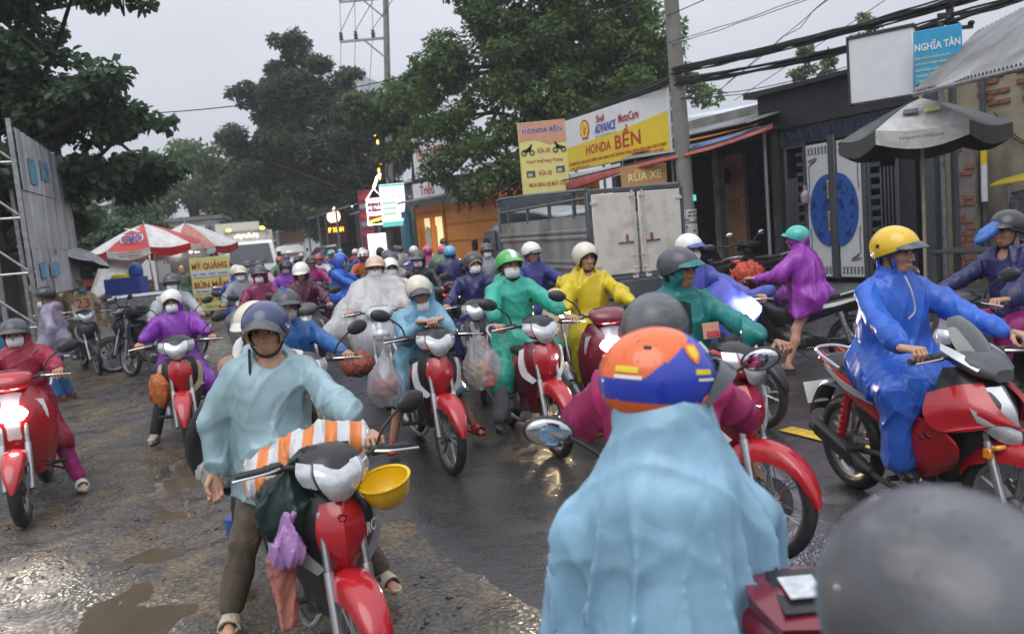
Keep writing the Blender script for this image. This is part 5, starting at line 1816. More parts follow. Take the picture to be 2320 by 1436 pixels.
# tarpaulins strung along the front of the repair shop
def tarp(name, P, mat, label, sub=3):
    b = MB(); b.grid(P, .012, sub)
    return tag(b.obj(name, [mat], ang=0), label, 'tarpaulin', 'tarpaulins over the shop fronts')
tarp('tarpaulin', [[(5.55, 16.9, 3.50), (4.6, 18.0, 3.42), (3.2, 19.2, 3.32)], [(5.2, 16.2, 3.36), (4.2, 16.9, 3.24), (2.95, 18.0, 3.16)]], M['tarpo'], 'orange tarpaulin strip slung beneath the corrugated eaves')
tarp('tarpaulin', [[(5.35, 16.4, 3.34), (4.2, 17.2, 3.20), (2.9, 18.2, 3.12)], [(5.05, 15.8, 3.27), (4.0, 16.2, 3.02), (2.6, 17.3, 2.98)]], M['tarpg'], 'grey tarpaulin sheet slung below the orange tarpaulin strip')
tarp('tarpaulin', [[(5.30, 15.95, 3.30), (4.5, 16.0, 3.15), (3.9, 16.2, 3.05)], [(5.25, 15.65, 3.25), (4.45, 15.75, 3.08), (3.8, 16.0, 2.98)]], M['tarpb'], 'narrow blue tarpaulin hem rolled on the front rope')
tarp('tarpaulin', [[(5.28, 15.5, 3.26), (4.1, 15.7, 2.98), (2.7, 16.4, 2.80), (1.4, 17.4, 2.62)], [(5.27, 15.45, 3.18), (4.1, 15.65, 2.90), (2.7, 16.35, 2.70), (1.4, 17.35, 2.40)]], M['tarpr'], 'faded red tarpaulin valance sagging behind the cargo truck')
b = MB(); b.tube([(5.3, 15.52, 3.28), (4.1, 15.72, 3.0), (2.7, 16.42, 2.82), (1.35, 17.45, 2.66)], .02, 6, sub=4)
mobj('awning_rope', b, [M['blackm']], 'dark rope carrying the red tarpaulin valance', 'rope')

# banner and board under the big sign
g = empty('cloth_banner', (2.35, 18.9, 0), FH - .05, 'pale banner with dark red lettering below the yellow shop sign', 'banner')
b = MB(); b.grid([[(-1.45, 0, 2.98), (-.5, .02, 2.95), (.9, 0, 2.98)], [(-1.45, 0, 2.70), (-.5, .02, 2.66), (.9, 0, 2.72)]], .01, 3); b.obj('cloth', [M['signw']], g)
lettering('CÀ PHÊ RANG XAY NGUYÊN CHẤT', g, M['inkr'], (-.35, -.03, 2.84), (1, 0, .0), (0, 0, 1), 2.1, .17)
g = empty('price_board', (2.90, 16.3, 0), R(-6), 'tan board with pale lettering hanging above the truck doors', 'sign')
b = MB(); b.box((0, 0, 2.52), (.92, .04, .50), bev=.006); b.obj('panel', [M['signbr']], g)
lettering('RỬA XE', g, M['signly'], (.02, -.025, 2.58), (1, 0, .06), (0, 0, 1), .66, .22)
b = MB()
for x in (-.4, .4): b.tube([(x, 0, 2.77), (x, .05, 2.92)], .008, 4)
b.obj('hanger', [M['steel']], g)

# ---- big shop sign on its frame
ang = math.atan2(17 - 21, 3.63 - 1.79)
g = empty('shop_sign', (1.79, 21, 0), ang, 'long white and yellow shop sign with red shell emblem', 'sign')
L = 4.40
b = MB(); b.box((L / 2, .03, 3.71), (L, .06, 1.30), bev=.01); b.obj('panel', [M['signw']], g)
b = MB(); b.prism([(.02, 3.075), (L - .02, 3.075), (L - .02, 3.90), (L * .55, 3.74), (.02, 3.66)], -.006, .0, 'xz'); b.obj('yellow_band', [M['signy']], g)
b = MB()
for x in (.15, 1.5, 2.9, 4.25): b.tube([(x, .14, .1), (x, .14, 4.3)], .035, 8)
for z in (3.2, 4.2): b.tube([(0, .10, z), (L, .10, z)], .02, 6)
b.obj('support_frame', [M['steel']], g)
fx_ = lambda x, z: (x, -.012, z)
def shell_poly(s, cx, cz):
    P = [(-.30, -.5), (.30, -.5), (.34, -.28), (.5, -.2)] + [(.5 * math.cos(t) * 1.0, .02 + .5 * math.sin(t)) for t in np.linspace(-.1, PI + .1, 13)] + [(-.5, -.2), (-.34, -.28)]
    return [(cx + x * s, cz + z * s * 1.05) for x, z in P]
b = MB(); b.prism(shell_poly(.44, .98, 4.0), -.012, .0, 'xz'); b.prism(shell_poly(.36, .98, 4.0), -.018, -.0125, 'xz', m=1)
for k in range(5): b.tube([(.98, -.019, 3.86), (.98 + (k - 2) * .065, -.019, 4.13 - abs(k - 2) * .02)], .006, 4)
b.obj('shell_emblem', [M['inkr'], M['inky']], g)
lettering('Shell', g, M['inkr'], fx_(1.72, 4.16), (1, 0, 0), (0, 0, 1), .36, .17)
lettering('ADVANCE', g, M['inkb'], fx_(1.92, 3.93), (1, 0, 0), (.22, 0, 1), .92, .22)
lettering('MotoCare', g, M['inkr'], fx_(2.92, 4.02), (1, 0, 0), (0, 0, 1), .82, .20)
lettering('NHỚT XE GẮN MÁY CAO CẤP', g, M['grey'], fx_(1.92, 3.76), (1, 0, 0), (0, 0, 1), .90, .055)
lettering('HONDA', g, M['inkr'], fx_(1.56, 3.49), (1, 0, 0), (0, 0, 1), 1.15, .23)
lettering('BỀN', g, M['inkr'], fx_(2.83, 3.60), (1, 0, 0), (0, 0, 1), 1.05, .50)
lettering('CHUYÊN SỬA CHỮA, BẢO DƯỠNG, TÂN TRANG THAY THẾ PHỤ TÙNG CHÍNH HÃNG, MUA BÁN XE MÁY', g, M['inkr'], fx_(2.2, 3.24), (1, 0, 0), (0, 0, 1), 4.2, .13)
lettering('ĐT: 0972 407 493', g, M['inkr'], fx_(3.75, 3.12), (1, 0, 0), (0, 0, 1), .85, .085)
lettering('THAY NHỚT CÁC LOẠI', g, M['inkr'], fx_(.62, 3.12), (1, 0, 0), (0, 0, 1), .9, .07)

# ---- tall pale-yellow sign facing the road
g = empty('pylon_sign', (1.08, 19, 0), R(-3), 'tall pale yellow repair sign with salmon heading and blue letters', 'sign')
b = MB(); b.box((0, .07, 3.15), (1.10, .14, 2.02), bev=.008); b.obj('panel', [M['signly']], g)
b = MB(); b.prism([(-.545, 4.155), (-.545, 3.72), (-.2, 3.76), (.15, 3.62), (.545, 3.66), (.545, 4.155)], -.007, -.001, 'xz'); b.obj('heading_band', [M['signs']], g)
b = MB(); b.box((-.56, .07, 3.15), (.02, .15, 2.04)); b.obj('edge_strip', [M['signly']], g)
b = MB()
for x in (-.45, .45): b.tube([(x, .16, .1), (x, .16, 4.0)], .04, 8)
b.obj('post', [M['steel']], g)
lettering('HONDA BỀN', g, M['inkw'], (0, -.010, 3.985), (1, 0, 0), (0, 0, 1), .97, .17)
lettering('HONDA BỀN', g, M['inkb'], (0, -.014, 3.985), (1, 0, 0), (0, 0, 1), .94, .155)
for t, x, z, w, h_ in (('SỬA XE', .0, 3.50, .30, .13), ('THAY THẾ PHỤ TÙNG', .0, 3.25, .86, .12), ('RỬA XE', .0, 2.98, .30, .13), ('MUA BÁN XE MÁY CŨ', .02, 2.72, .84, .13), ('THAY NHỚT', .05, 2.44, .46, .13)):
    lettering(t, g, M['inkr'], (x, -.008, z), (1, 0, 0), (0, 0, 1), w, h_)
def picto_bike(x, z, s, f):
    b = MB()
    for dx in (-.07, .07):
        b.lathe([(.028 * s, -.004), (.048 * s, -.004), (.048 * s, .004), (.028 * s, .004)], c=(x + dx * s * f, -.008, z - .05 * s), n=14, closed=True)
    b.prism([(x + q * s * f, z + w * s) for q, w in ((-.10, .0), (-.02, .02), (.02, -.03), (.05, -.02), (.055, .07), (.08, .09), (.06, .10), (.04, .06), (.02, .0), (-.03, -.05), (-.09, -.03))][::(1 if f > 0 else -1)], -.008, -.002, 'xz')
    b.obj('printed_motorbike', [M['ink']], g)
picto_bike(-.37, 3.52, 1.35, 1); picto_bike(.37, 3.54, 1.35, -1)
for x, z in ((-.34, 2.96), (.36, 3.02), (-.34, 2.42), (.36, 2.44)):
    b = MB(); b.box((x, -.005, z), (.20, .006, .15)); b.box((x - .02, -.009, z - .02), (.10, .004, .07), m=1); b.obj('printed_picture', [M['dgrey'], M['goodsw']], g)
b = MB()
for k in range(9): b.box((-.571, .07, 3.6 - k * .14), (.004, .08, .09))
b.obj('edge_lettering', [M['inkb']], g)

# ---- old shop on the right with corrugated awning
g = empty('old_shop', (7.22, 13.9, 0), FH, 'old cream-walled shop with stained plaster, brick patches and pipes', 'building')
b = MB()
b.box((.16, .9, 1.75), (.26, 1.8, 3.5)); b.obj('pillar', [M['gategrey']], g)
b = MB(); b.box((1.55, .35, 1.9), (2.45, .2, 3.8)); b.box((4.2, .1, 1.9), (2.4, .2, 3.8)); b.obj('wall', [M['cream_wall']], g)
b = MB(); b.box((.47, .9, 1.6), (.34, .1, 3.2)); b.obj('doorway', [M['blackwall']], g)
b = MB(); b.box((2.9, .5, 1.3), (.55, .3, 2.6)); b.obj('shutter', [M['dgrey']], g)
colb = empty('x', (0, 0, 0)); bpy.data.objects.remove(colb)
b = MB(); b.box((.80, .12, 1.4), (.36, .26, 2.5)); bc = b.obj('brick_column', [M['mortar']], g)
brme = None
for r_ in range(24):
    for c_ in range(2):
        if rr.random() < .45: continue
        if brme is None: q = MB(); q.box((0, 0, 0), (.165, .03, .075), bev=.005); brme = q.mesh('brick', [M['brick']])
        e = link('brick', brme, bc); e.location = (.715 + .18 * c_ + (.03 if r_ % 2 else -.01), -.018 + rr.uniform(-.004, .004), .22 + r_ * .098)
for r_ in range(9):       # bare brick above the awning
    for c_ in range(5):
        if rr.random() < .6: continue
        e = link('brick', brme, bc); e.location = (1.0 + .18 * c_ + (.09 if r_ % 2 else 0), .235, 3.05 + r_ * .085)
for x, y_, rd, m_ in ((1.05, .16, .045, 'dgrey'), (1.10, .08, .05, 'signw'), (2.05, .16, .055, 'signw'), (2.28, .14, .07, 'concrete'), (2.45, .18, .04, 'signw')):
    b = MB(); b.tube([(x, y_, .3 if x != 1.10 else 1.5), (x, y_, 3.6 if x != 1.10 else 2.1)], rd, 10); b.obj('pipe', [M[m_]], g)
b = MB(); b.tube([(1.10, .08, 2.1), (1.10, .08, 2.32)], .052, 10); b.obj('pipe_label', [M['signy']], g)
b = MB(); b.tube([(1.3, .2, 2.6), (1.9, .18, 2.2), (2.6, .2, 2.0)], .012, 5, sub=4); b.tube([(1.2, .2, 2.9), (1.7, .2, 2.35), (2.4, .2, 2.3)], .01, 5, sub=4); b.obj('wall_cable', [M['cable']], g)
b = MB(); b.box((3.35, -.05, 1.75), (.5, .05, 1.1), bev=.01); b.obj('poster', [M['inkr']], g)
b = MB(); b.ell((3.25, -.09, 1.8), (.18, .02, .25), n=14, k=8); b.obj('poster_print', [M['inky']], g)

g = empty('corrugated_awning', (0, 0, 0), 0, 'grey corrugated awning sloping down from the old shop', 'awning')
Pa, Pb, Pc, Pd = [np.array(q) for q in ((5.48, 10.6, 3.04), (5.30, 7.9, 2.90), (6.6, 7.7, 4.0), (6.75, 11.3, 3.86))]
b = MB()
nx = 200
rows = []
for t in (0, .33, .66, 1):
    e0, e1 = Pa + (Pd - Pa) * t, Pb + (Pc - Pb) * t
    rows.append([e0 + (e1 - e0) * u + np.array([0, 0, .020 * math.sin(u * 2 * PI * 34)]) for u in np.linspace(0, 1, nx * 2)])
b.grid(rows, .006, 1)
b.obj('roof_sheet', [M['zinc']], g)
b = MB(); b.tube([Pa - (0, 0, .04), Pb - (0, 0, .04)], .03, 8); b.tube([Pa + (.2, .0, .12), Pb + (.25, 0, .15)], .02, 6); b.tube([(6.6, 12.0, .14), (6.6, 12.0, 3.7)], .04, 8); b.tube([(6.3, 9.3, .14), (6.3, 9.3, 3.4)], .05, 10)
b.obj('awning_frame', [M['steel']], g)
b = MB(); b.box((5.41, 9.6, 3.0), (.01, .8, .05), rotm(-.04, 0, -.07)); b.obj('edge_print', [M['inkw']], g)

# ---- light box, blue sign and the thin steel pole beside it
g = empty('light_box', (5.60, 11.7, 3.56), R(-40), 'blank weathered white light box above the dark parasol', 'sign')
b = MB(); b.box((0, 0, 0), (.86, .16, .92), bev=.012); b.obj('panel', [M['signw']], g)
b = MB(); b.box((0, 0, .48), (.90, .2, .04)); b.box((-.44, 0, 0), (.03, .19, .95)); b.obj('frame', [M['blackm']], g)
g = empty('blue_sign', (6.02, 11.0, 3.50), R(-32), 'small blue sign with cream lettering beside the white light box', 'sign')
b = MB(); b.box((0, 0, .04), (.58, .05, .72), bev=.008); b.obj('panel', [M['signb']], g)
lettering('NGHĨA TÂN', g, M['inkw'], (0, -.03, .19), (1, 0, 0), (0, 0, 1), .54, .13)
for k, t in enumerate(('SỬA CHỮA ĐIỆN NƯỚC', 'LẮP ĐẶT MÁY BƠM', 'KHOAN GIẾNG', 'HÀN ỐNG', 'QUẠT MÁY')):
    lettering(t, g, M['signly'], (-.06 - .015 * k, -.03, .03 - .075 * k), (1, 0, 0), (0, 0, 1), .44 - .05 * k, .045)
g = empty('steel_pole', (6.78, 12.0, 0), 0, 'thin dark steel pole carrying cables behind the blue sign', 'pole')
b = MB(); b.tube([(0, 0, .1), (-.02, 0, 4.9)], .055, 10); b.obj('shaft', [M['dgrey']], g)
b = MB()
for z in (4.05, 4.25): b.box((0, -.1, z), (.5, .05, .05))
for k in range(5): b.ell((-.22 + k * .11, -.12, 4.10 + .1 * (k % 2)), (.05, .05, .04), n=8, k=6)
b.obj('bracket', [M['blackm']], g)

# ---- market parasol on a bamboo pole
def parasol(name, loc, lean, label, rad, hgt, n, cols, val, drop, ribs=True, group=None, rot=0.0, pole=True, ph=2.4, sag=.06, polem='bambu', inner=None):
    g = empty(name, loc, rot, label, 'parasol', group)
    if lean: g.rotation_euler = (lean[0], lean[1], rot)
    pts = lambda q, t: np.array([rad * t * math.cos(q), rad * t * math.sin(q), ph - hgt * t ** 1.25])
    for k in range(n):
        a0, a1 = 2 * PI * k / n, 2 * PI * (k + 1) / n
        rows = []
        for t in (0.02, .3, .6, .85, 1.0):
            row = []
            for u in np.linspace(0, 1, 7):
                p = pts(a0, t) * (1 - u) + pts(a1, t) * u
                p[2] -= sag * math.sin(u * PI) * t
                row.append(p)
            rows.append(row)
        rows.append([q + np.array([0, 0, -drop * (.9 + .25 * math.sin(i / 6 * PI))]) * 1.0 for i, q in enumerate(rows[-1])])
        b = MB()
        b.grid(rows[:5], .006, 2)
        pn = b.obj('canopy_panel', [M[cols[k % len(cols)]]], g, ang=25)
        b = MB(); b.grid([[q * (1.004, 1.004, 1) for q in rows[4]], [q * (1.004, 1.004, 1) for q in rows[5]]], .006, 2); b.obj('valance', [M[val[k % len(val)]]], pn, ang=25)
    if ribs:
        b = MB()
        for k in range(n):
            a0 = 2 * PI * k / n
            b.tube([pts(a0, .02) - (0, 0, .02), pts(a0, .5) - (0, 0, .02), pts(a0, 1) - (0, 0, .02)], .008, 5)
            b.tube([(0, 0, ph - hgt * 1.15), pts(a0, .55) - (0, 0, .02)], .006, 5)
        b.obj('ribs', [M['steel']], g)
    b = MB(); b.tube([(0, 0, 0), (0, 0, ph + .04)], .022, 8); b.ell((0, 0, ph + .03), (.03, .03, .05), n=8, k=6); b.obj('pole', [M[polem]], g)
    return g
pg = parasol('parasol', (5.74, 10.95, .14), (R(1), R(-2)), 'dark parasol with one white logo panel on a bamboo pole', 1.05, .46, 6, ['umbwhite', 'umbdark', 'umbdark', 'umbdark', 'umbdark', 'umbdark'], ['umbwhite', 'umbdark', 'umbdark', 'umbdark', 'umbdark', 'umbdark'], .20, rot=R(-148), ph=2.86)
c_, s__ = math.cos(R(30)), math.sin(R(30))
b = MB()
for dx, dy, m_ in ((-.12, 0, 0), (.13, .03, 1)):
    b.box((0, dx, 0), (.16, .18, .012), bev=.004, m=m_)
o = b.obj('printed_logo', [M['dgrey'], M['signly']], pg); o.location = (.55 * c_, .55 * s__, 2.635); o.rotation_euler = (0, R(26), R(30))
lettering('NGÂN HÀNG', pg, M['grey'], (.925 * c_, .925 * s__, 2.27), (-s__, c_, 0), (0, 0, 1), .5, .035)

# ---- stall racks and goods in front of the old shop
g = empty('steel_rack', (6.15, 9.9, 0), FH, 'low grey steel stall rack in front of the old shop', 'rack')
b = MB()
for x in (-.9, .2, 1.3):
    for y in (0, .5): b.box((x, y, .52), (.05, .05, .80))
for z in (.42, .92): b.box((.2, .25, z), (2.3, .6, .045), bev=.008)
b.obj('frame', [M['gategrey']], g)
V, Q = sdf_mesh(lambda P: d_box(P, (0, 0, 0), (.32, .22, .36), .1) + folds(P, .03, 9, 20), (-.5, -.4, -.5), (.5, .4, .5), .025)
b = MB(); b.add(V, Q); o = tag(b.obj('goods_sack', [pm('dark_patterned_sack', (.06, .06, .075), .7, var=.9, vscale=30)], ang=0), 'dark speckled sack standing on the steel stall rack', 'sack'); o.location = (6.45, 9.55, 1.28)
b = MB(); b.box((0, 0, 0), (.3, .3, .32), bev=.02); o = tag(b.obj('metal_tin', [M['grey']]), 'square grey tin under the steel stall rack', 'tin'); o.location = (6.35, 9.75, .62)
g = empty('stall_canopy', (6.75, 9.6, 0), FH, 'bright yellow stall canopy on thin posts near the brick column', 'canopy')
b = MB(); b.grid([[(-.5, .1, 1.86), (.3, .1, 1.94), (1.2, .1, 1.88)], [(-.55, -.35, 1.80), (.3, -.4, 1.88), (1.25, -.35, 1.82)], [(-.55, -.6, 1.74), (.3, -.65, 1.78), (1.25, -.6, 1.74)]], .015, 3); b.obj('sheet', [M['signy']], g)
b = MB()
for x in (-.4, 1.1):
    b.tube([(x, -.45, .14), (x, -.45, 1.8)], .016, 6); b.tube([(x, .05, .14), (x, .05, 1.88)], .016, 6)
b.obj('post', [M['steel']], g)

# ---- orange coffee shop, its lit window, upper sign
OA = math.atan2(25 - 31, .67 + 3.3)
g = empty('orange_shop', (-3.35, 31, 0), OA, 'orange painted cafe with a lit window at its left end', 'building')
OL = 7.3
b = MB(); b.box((OL / 2 + 1.1, .2, 1.55), (OL - 2.2, .3, 2.5)); b.box((OL / 2, 3.0, 1.7), (OL, .2, 3.4)); b.obj('wall', [M['orange_wall']], g)
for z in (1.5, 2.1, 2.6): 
    b = MB(); b.box((OL / 2 + 1.1, .03, z), (OL - 2.2, .04, .025)); b.obj('wall_groove', [pm('orange_dark_trim', (.40, .14, .012), .6)], g)  # thin strips of darker orange along the wall
for x in (3.2, 4.0, 4.8, 5.6):
    b = MB(); b.prism([(x - .14, 2.82), (x + .14, 2.82), (x + .02, 2.45)], .0, .03, 'xz'); b.obj('pennant', [M['inkr']], g)
b = MB(); b.box((.1, .1, 1.35), (.12, .25, 2.5)); b.box((2.12, .1, 1.35), (.12, .25, 2.5)); b.box((1.1, .1, 2.62), (2.1, .25, .42)); b.box((1.1, .1, 1.55), (.07, .2, 1.9)); b.box((1.1, .1, .55), (2.0, .2, .10)); b.obj('window_frame', [M['orange_wall']], g)
b = MB(); b.box((.6, .3, 1.6), (.95, .05, 1.75)); b.box((1.6, .3, 1.6), (.95, .05, 1.75)); b.obj('lit_window', [M['lit_warm']], g)
b = MB()
for k in range(9): b.box((.25 + k * .11, .22, 1.55 + .05 * (k % 3)), (.05, .04, .9 + .1 * (k % 2)))
b.obj('window_goods', [M['goodsw']], g)
b = MB(); b.box((1.95, .24, 1.75), (.3, .04, .9)); b.obj('lit_menu', [M['lit_cream']], g)
lettering('CÀ PHÊ RANG XAY', g, M['inkr'], (1.1, -.03, 2.62), (1, 0, 0), (0, 0, 1), 1.7, .20)
b = MB(); b.box((6.3, -.3, .75), (1.9, .08, 1.25), rotm(.12, 0, 0), bev=.01); fb = b.obj('menu_board', [M['peach_wall']], g)
lettering('CAFE', g, M['ink'], (6.0, -.42, 1.0), (1, 0, 0), (0, .12, 1), .8, .28)
b = MB()
for k in range(5): b.box((6.8 + (k % 2) * .2, -.36 - .0, .45 + .17 * k), (.12, .03, .10), rotm(.12, 0, 0))
b.obj('board_print', [M['ink']], g)
rf = corrugated(OL + .6, 1.2, 3.05, 3.3, .16, .02)
for i in range(len(rf.v)): rf.v[i] = rf.v[i] + np.array([-.2, .5, 0])
rf.obj('roof', [M['zinc']], g)
g = empty('fascia_sign', (-3.3, 30.8, 0), OA, 'pale shop fascia with dark red script above the lit window', 'sign')
b = MB(); b.box((1.2, 0, 3.35), (2.5, .08, .75), bev=.01); b.obj('panel', [M['signw']], g)
lettering('Triệu', g, M['inkr'], (1.1, -.05, 3.4), (1, 0, 0), (0, 0, 1), 1.1, .5)
g = empty('coffee_sign', (-3.2, 31.2, 0), OA, 'white upper signboard with red coffee lettering among the leaves', 'sign')
b = MB(); b.box((1.7, 0, 4.72), (3.5, .1, 1.55), bev=.01); b.obj('panel', [M['signw']], g)
lettering('THU COFFEE', g, M['inkr'], (1.3, -.06, 4.78), (1, 0, 0), (0, 0, 1), 2.2, .42)
lettering('COFFEE', g, M['inkg'], (2.85, -.06, 4.9), (1, 0, 0), (0, 0, 1), .8, .2)
b = MB()
for x in (.2, 1.7, 3.2): b.tube([(x, .12, 2.9), (x, .12, 5.4)], .04, 6)
b.obj('support_frame', [M['steel']], g)

# ---- lit signs by the roadside
g = empty('lit_menu_sign', (-4.46, 33, 0), R(-4), 'glowing white roadside menu panel with green and pink lines', 'sign')
b = MB(); b.box((0, .06, 3.12), (1.02, .10, 1.72), bev=.01); b.obj('panel', [M['lit_white']], g)
for z, h_ in ((3.92, .08), (2.36, .20)):
    b = MB(); b.box((0, .0, z), (1.0, .02, h_)); b.obj('teal_band', [M['tealink']], g)
for k, (t, z) in enumerate((('NHẬN - BÁN XE', 3.75), ('RỬA - SƠN - THAY', 3.48))): lettering(t, g, M['pinkink'], (0, -.006, z), (1, 0, 0), (0, 0, 1), .85, .16)
for k in range(3):
    b = MB(); b.box((-.15, 0, 3.22 - k * .22), (.55, .012, .11)); b.obj('green_line', [M['greenink']], g)
lettering('2.0', g, M['pinkink'], (.3, -.006, 3.2), (1, 0, 0), (0, 0, 1), .26, .16)
b = MB(); b.box((.38, 0, 2.68), (.16, .012, .26)); b.obj('printed_picture', [M['inkb']], g)
b = MB(); b.tube([(.25, .12, .1), (.25, .12, 2.3)], .05, 8); b.obj('post', [M['steel']], g)
g = empty('lit_shop_sign', (-5.35, 34, 0), R(-4), 'dark roadside signboard framed by white bulbs with yellow script', 'sign')
b = MB(); b.box((.0, .1, 3.05), (.72, .1, 1.0)); b.box((-.45, .16, 2.2), (.55, .1, 3.4)); b.obj('panel', [M['maroonsign']], g)
b = MB()
for z0, z1 in ((2.92, 3.35), (2.42, 2.82)):
    b.tube([(-.36, 0, z0), (.36, 0, z0), (.36, 0, z1), (-.36, 0, z1), (-.36, 0, z0)], .018, 5)
b.tube([(-.36, 0, 3.45), (.0, 0, 3.92), (.36, 0, 3.50), (-.36, 0, 3.45)], .018, 5)
b.tube([(.02, 0, 3.95), (.12, 0, 4.15), (.2, 0, 4.35), (.36, 0, 4.5)], .05, 6)
b.obj('bulb_tube', [M['lit_tube']], g)
b = MB(); b.grid([[(-.3, -.01, 2.58), (0, -.01, 2.66), (.32, -.01, 2.72)], [(-.28, -.01, 2.50), (0, -.01, 2.55), (.34, -.01, 2.62)]], .02, 3); b.obj('script_print', [M['lit_yellow']], g)
b = MB(); b.box((0, -.005, 3.47), (.6, .02, .08)); b.obj('lit_strip', [M['lit_cream']], g)
lettering('Mỹ Phẩm', g, M['lit_white'], (0, -.01, 3.13), (1, 0, 0), (0, 0, 1), .6, .26)
b = MB()
for k in range(5): b.box((-.45, .10, 3.6 - k * .38), (.5, .01, .2), m=k % 2)
b.obj('tenant_strip', [M['inkr'], M['grey']], g)
g = empty('lit_floor_sign', (-4.78, 30, 0), R(4), 'glowing white standing panel low beside the road crowd', 'sign')
b = MB(); b.box((0, 0, 1.35), (.68, .12, 1.3), bev=.01); b.obj('panel', [M['lit_white']], g)
b = MB(); b.box((0, .0, .45), (.1, .1, .7)); b.obj('stand', [M['steel']], g)
lettering('SPA', g, M['pinkink'], (0, -.065, 1.3), (1, 0, 0), (0, 0, 1), .4, .16)
g = empty('fruit_sign', (-9.45, 45, 0), 0, 'lit fruit-shaped phone shop sign on a dark board', 'sign')
b = MB(); b.box((.1, .1, 2.75), (1.1, .12, 1.9)); b.obj('panel', [M['maroonsign']], g)
V, Q = sdf_mesh(lambda P: smin(smin(d_ell(P, (-.12, 0, 0), (.26, .07, .33)), d_ell(P, (.12, 0, 0), (.26, .07, .33)), .06), d_ell(P, (.06, 0, .44), (.06, .04, .12), rotm(0, .5, 0)), .01), (-.6, -.15, -.5), (.6, .15, .7), .03)
b = MB(); b.add(V, Q); o = b.obj('fruit_emblem', [M['lit_cream']], g, ang=0); o.location = (0, 0, 3.28)
lettering('IP XINH', g, M['lit_yellow'], (.05, .02, 2.55), (1, 0, 0), (0, 0, 1), .85, .28)
b = MB(); b.tube([(0, .2, 0), (0, .2, 2.2)], .06, 8); b.obj('post', [M['steel']], g)
g = empty('green_sign', (-8.0, 47, 0), R(-10), 'small green lit shop sign under the dark eaves', 'sign')
b = MB(); b.box((0, 0, 3.35), (1.6, .1, .6)); b.obj('panel', [M['lit_green']], g)
b = MB()
for k in range(4): b.ell((-.7 + .5 * k, -.2, 3.85 + .05 * (k % 2)), (.05, .05, .05), n=6, k=4)
b.obj('bulb', [M['lit_tube']], g)
b = MB(); b.tube([(.7, .1, 0), (.7, .1, 3.2)], .05, 6); b.obj('post', [M['steel']], g)

# teal beach flag and a closed parasol beside the lit signs
g = empty('closed_parasol', (-3.72, 31.2, 0), 0, 'closed teal parasol leaning by the lit menu sign', 'parasol')
b = MB(); b.tube([(0, 0, 3.05), (.02, 0, 2.6), (.0, 0, 1.9), (-.05, 0, 1.35)], [.02, .15, .24, .30], 9); b.obj('canopy', [coat_mat('parasol_teal', (.02, .16, .24))], g)
b = MB(); b.tube([(0, 0, 0.0), (0, 0, 3.1)], .03, 6); b.obj('pole', [M['steel']], g)

# ---- shops farther along on the right, under dark eaves
rows_ = [(-5.2, 36.5, 3.6, 3.3), (-8.6, 43.5, 5.2, 3.6), (-11.4, 53, 6.5, 3.8)]
for i, (x, y, w, h_) in enumerate(rows_):
    g = empty('roadside_shop', (x, y, 0), R(-66), ['low dark shop with pale gable cladding behind the bulb-framed sign', 'dim shop with long sloping eaves beside the fruit sign', 'farthest dark shop front before the trees'][i], 'building', 'dim shops along the far right side')
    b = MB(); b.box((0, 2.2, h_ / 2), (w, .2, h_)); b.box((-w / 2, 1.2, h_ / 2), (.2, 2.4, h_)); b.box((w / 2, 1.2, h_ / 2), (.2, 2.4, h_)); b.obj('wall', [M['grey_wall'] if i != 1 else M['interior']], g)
    rf = corrugated(w + .6, 3.6, h_ - .25, h_ + .55, .2, .03)
    for k in range(len(rf.v)): rf.v[k] = rf.v[k] + np.array([-w / 2 - .3, 2.3, 0])
    rf.obj('roof', [M['zinc']], g)
    b = MB(); b.box((-.2, .9, h_ - .55), (w * .7, .08, .5), bev=.01); b.obj('signboard', [M[['signw', 'maroonsign', 'inkr'][i]]], g)
    for k in range(3):
        b = MB(); b.box((-w / 3 + k * w / 3, 2.08, 1.3), (w / 4, .05, 2.0)); b.obj('door', [M[['window_dk', 'dgrey', 'lit_warm'][(k + i) % 3]]], g)
    for k in range(2):
        b = MB(); b.tube([(-w / 2 + .2 + k * (w - .4), -.9, 0), (-w / 2 + .2 + k * (w - .4), -.9, h_ - .2)], .05, 6); b.obj('post', [M['steel']], g)
g = empty('gabled_house', (-4.9, 40, 0), R(-66), 'house with white ribbed gable cladding behind the eaves', 'building')
b = MB(); b.box((0, 3, 2.2), (4, 5, 4.4)); b.obj('wall', [M['grey_wall']], g)
rf = corrugated(4.4, 5.4, 4.45, 4.75, .2, .03)
for k in range(len(rf.v)): rf.v[k] = rf.v[k] + np.array([-2.2, 5.6, 0])
rf.obj('roof', [M['zincw']], g)

# white sheet roof and low house behind the repair shop
g = empty('rear_house', (8.6, 23.5, 0), FH + .5, 'low house with pale sheet roof behind the repair shop', 'building')
b = MB(); b.box((-2.2, 2, 2.2), (7.5, 4, 4.4)); b.obj('wall', [M['grey_wall']], g)
b = MB(); b.grid([[(-6.4, -.4, 4.45), (1.8, -.4, 4.52)], [(-6.4, 4, 5.2), (1.8, 4, 5.3)]], .05, 1); b.obj('roof', [M['zincw']], g)
b = MB(); b.box((-.2, -.25, 3.75), (.85, .34, .55), bev=.03); ac = b.obj('air_conditioner', [M['signw']], g)
b = MB(); b.lathe([(.001, 0), (.19, 0), (.2, .015)], c=(-.32, -.43, 3.75), n=20); b.obj('fan_grille', [M['dgrey']], ac)

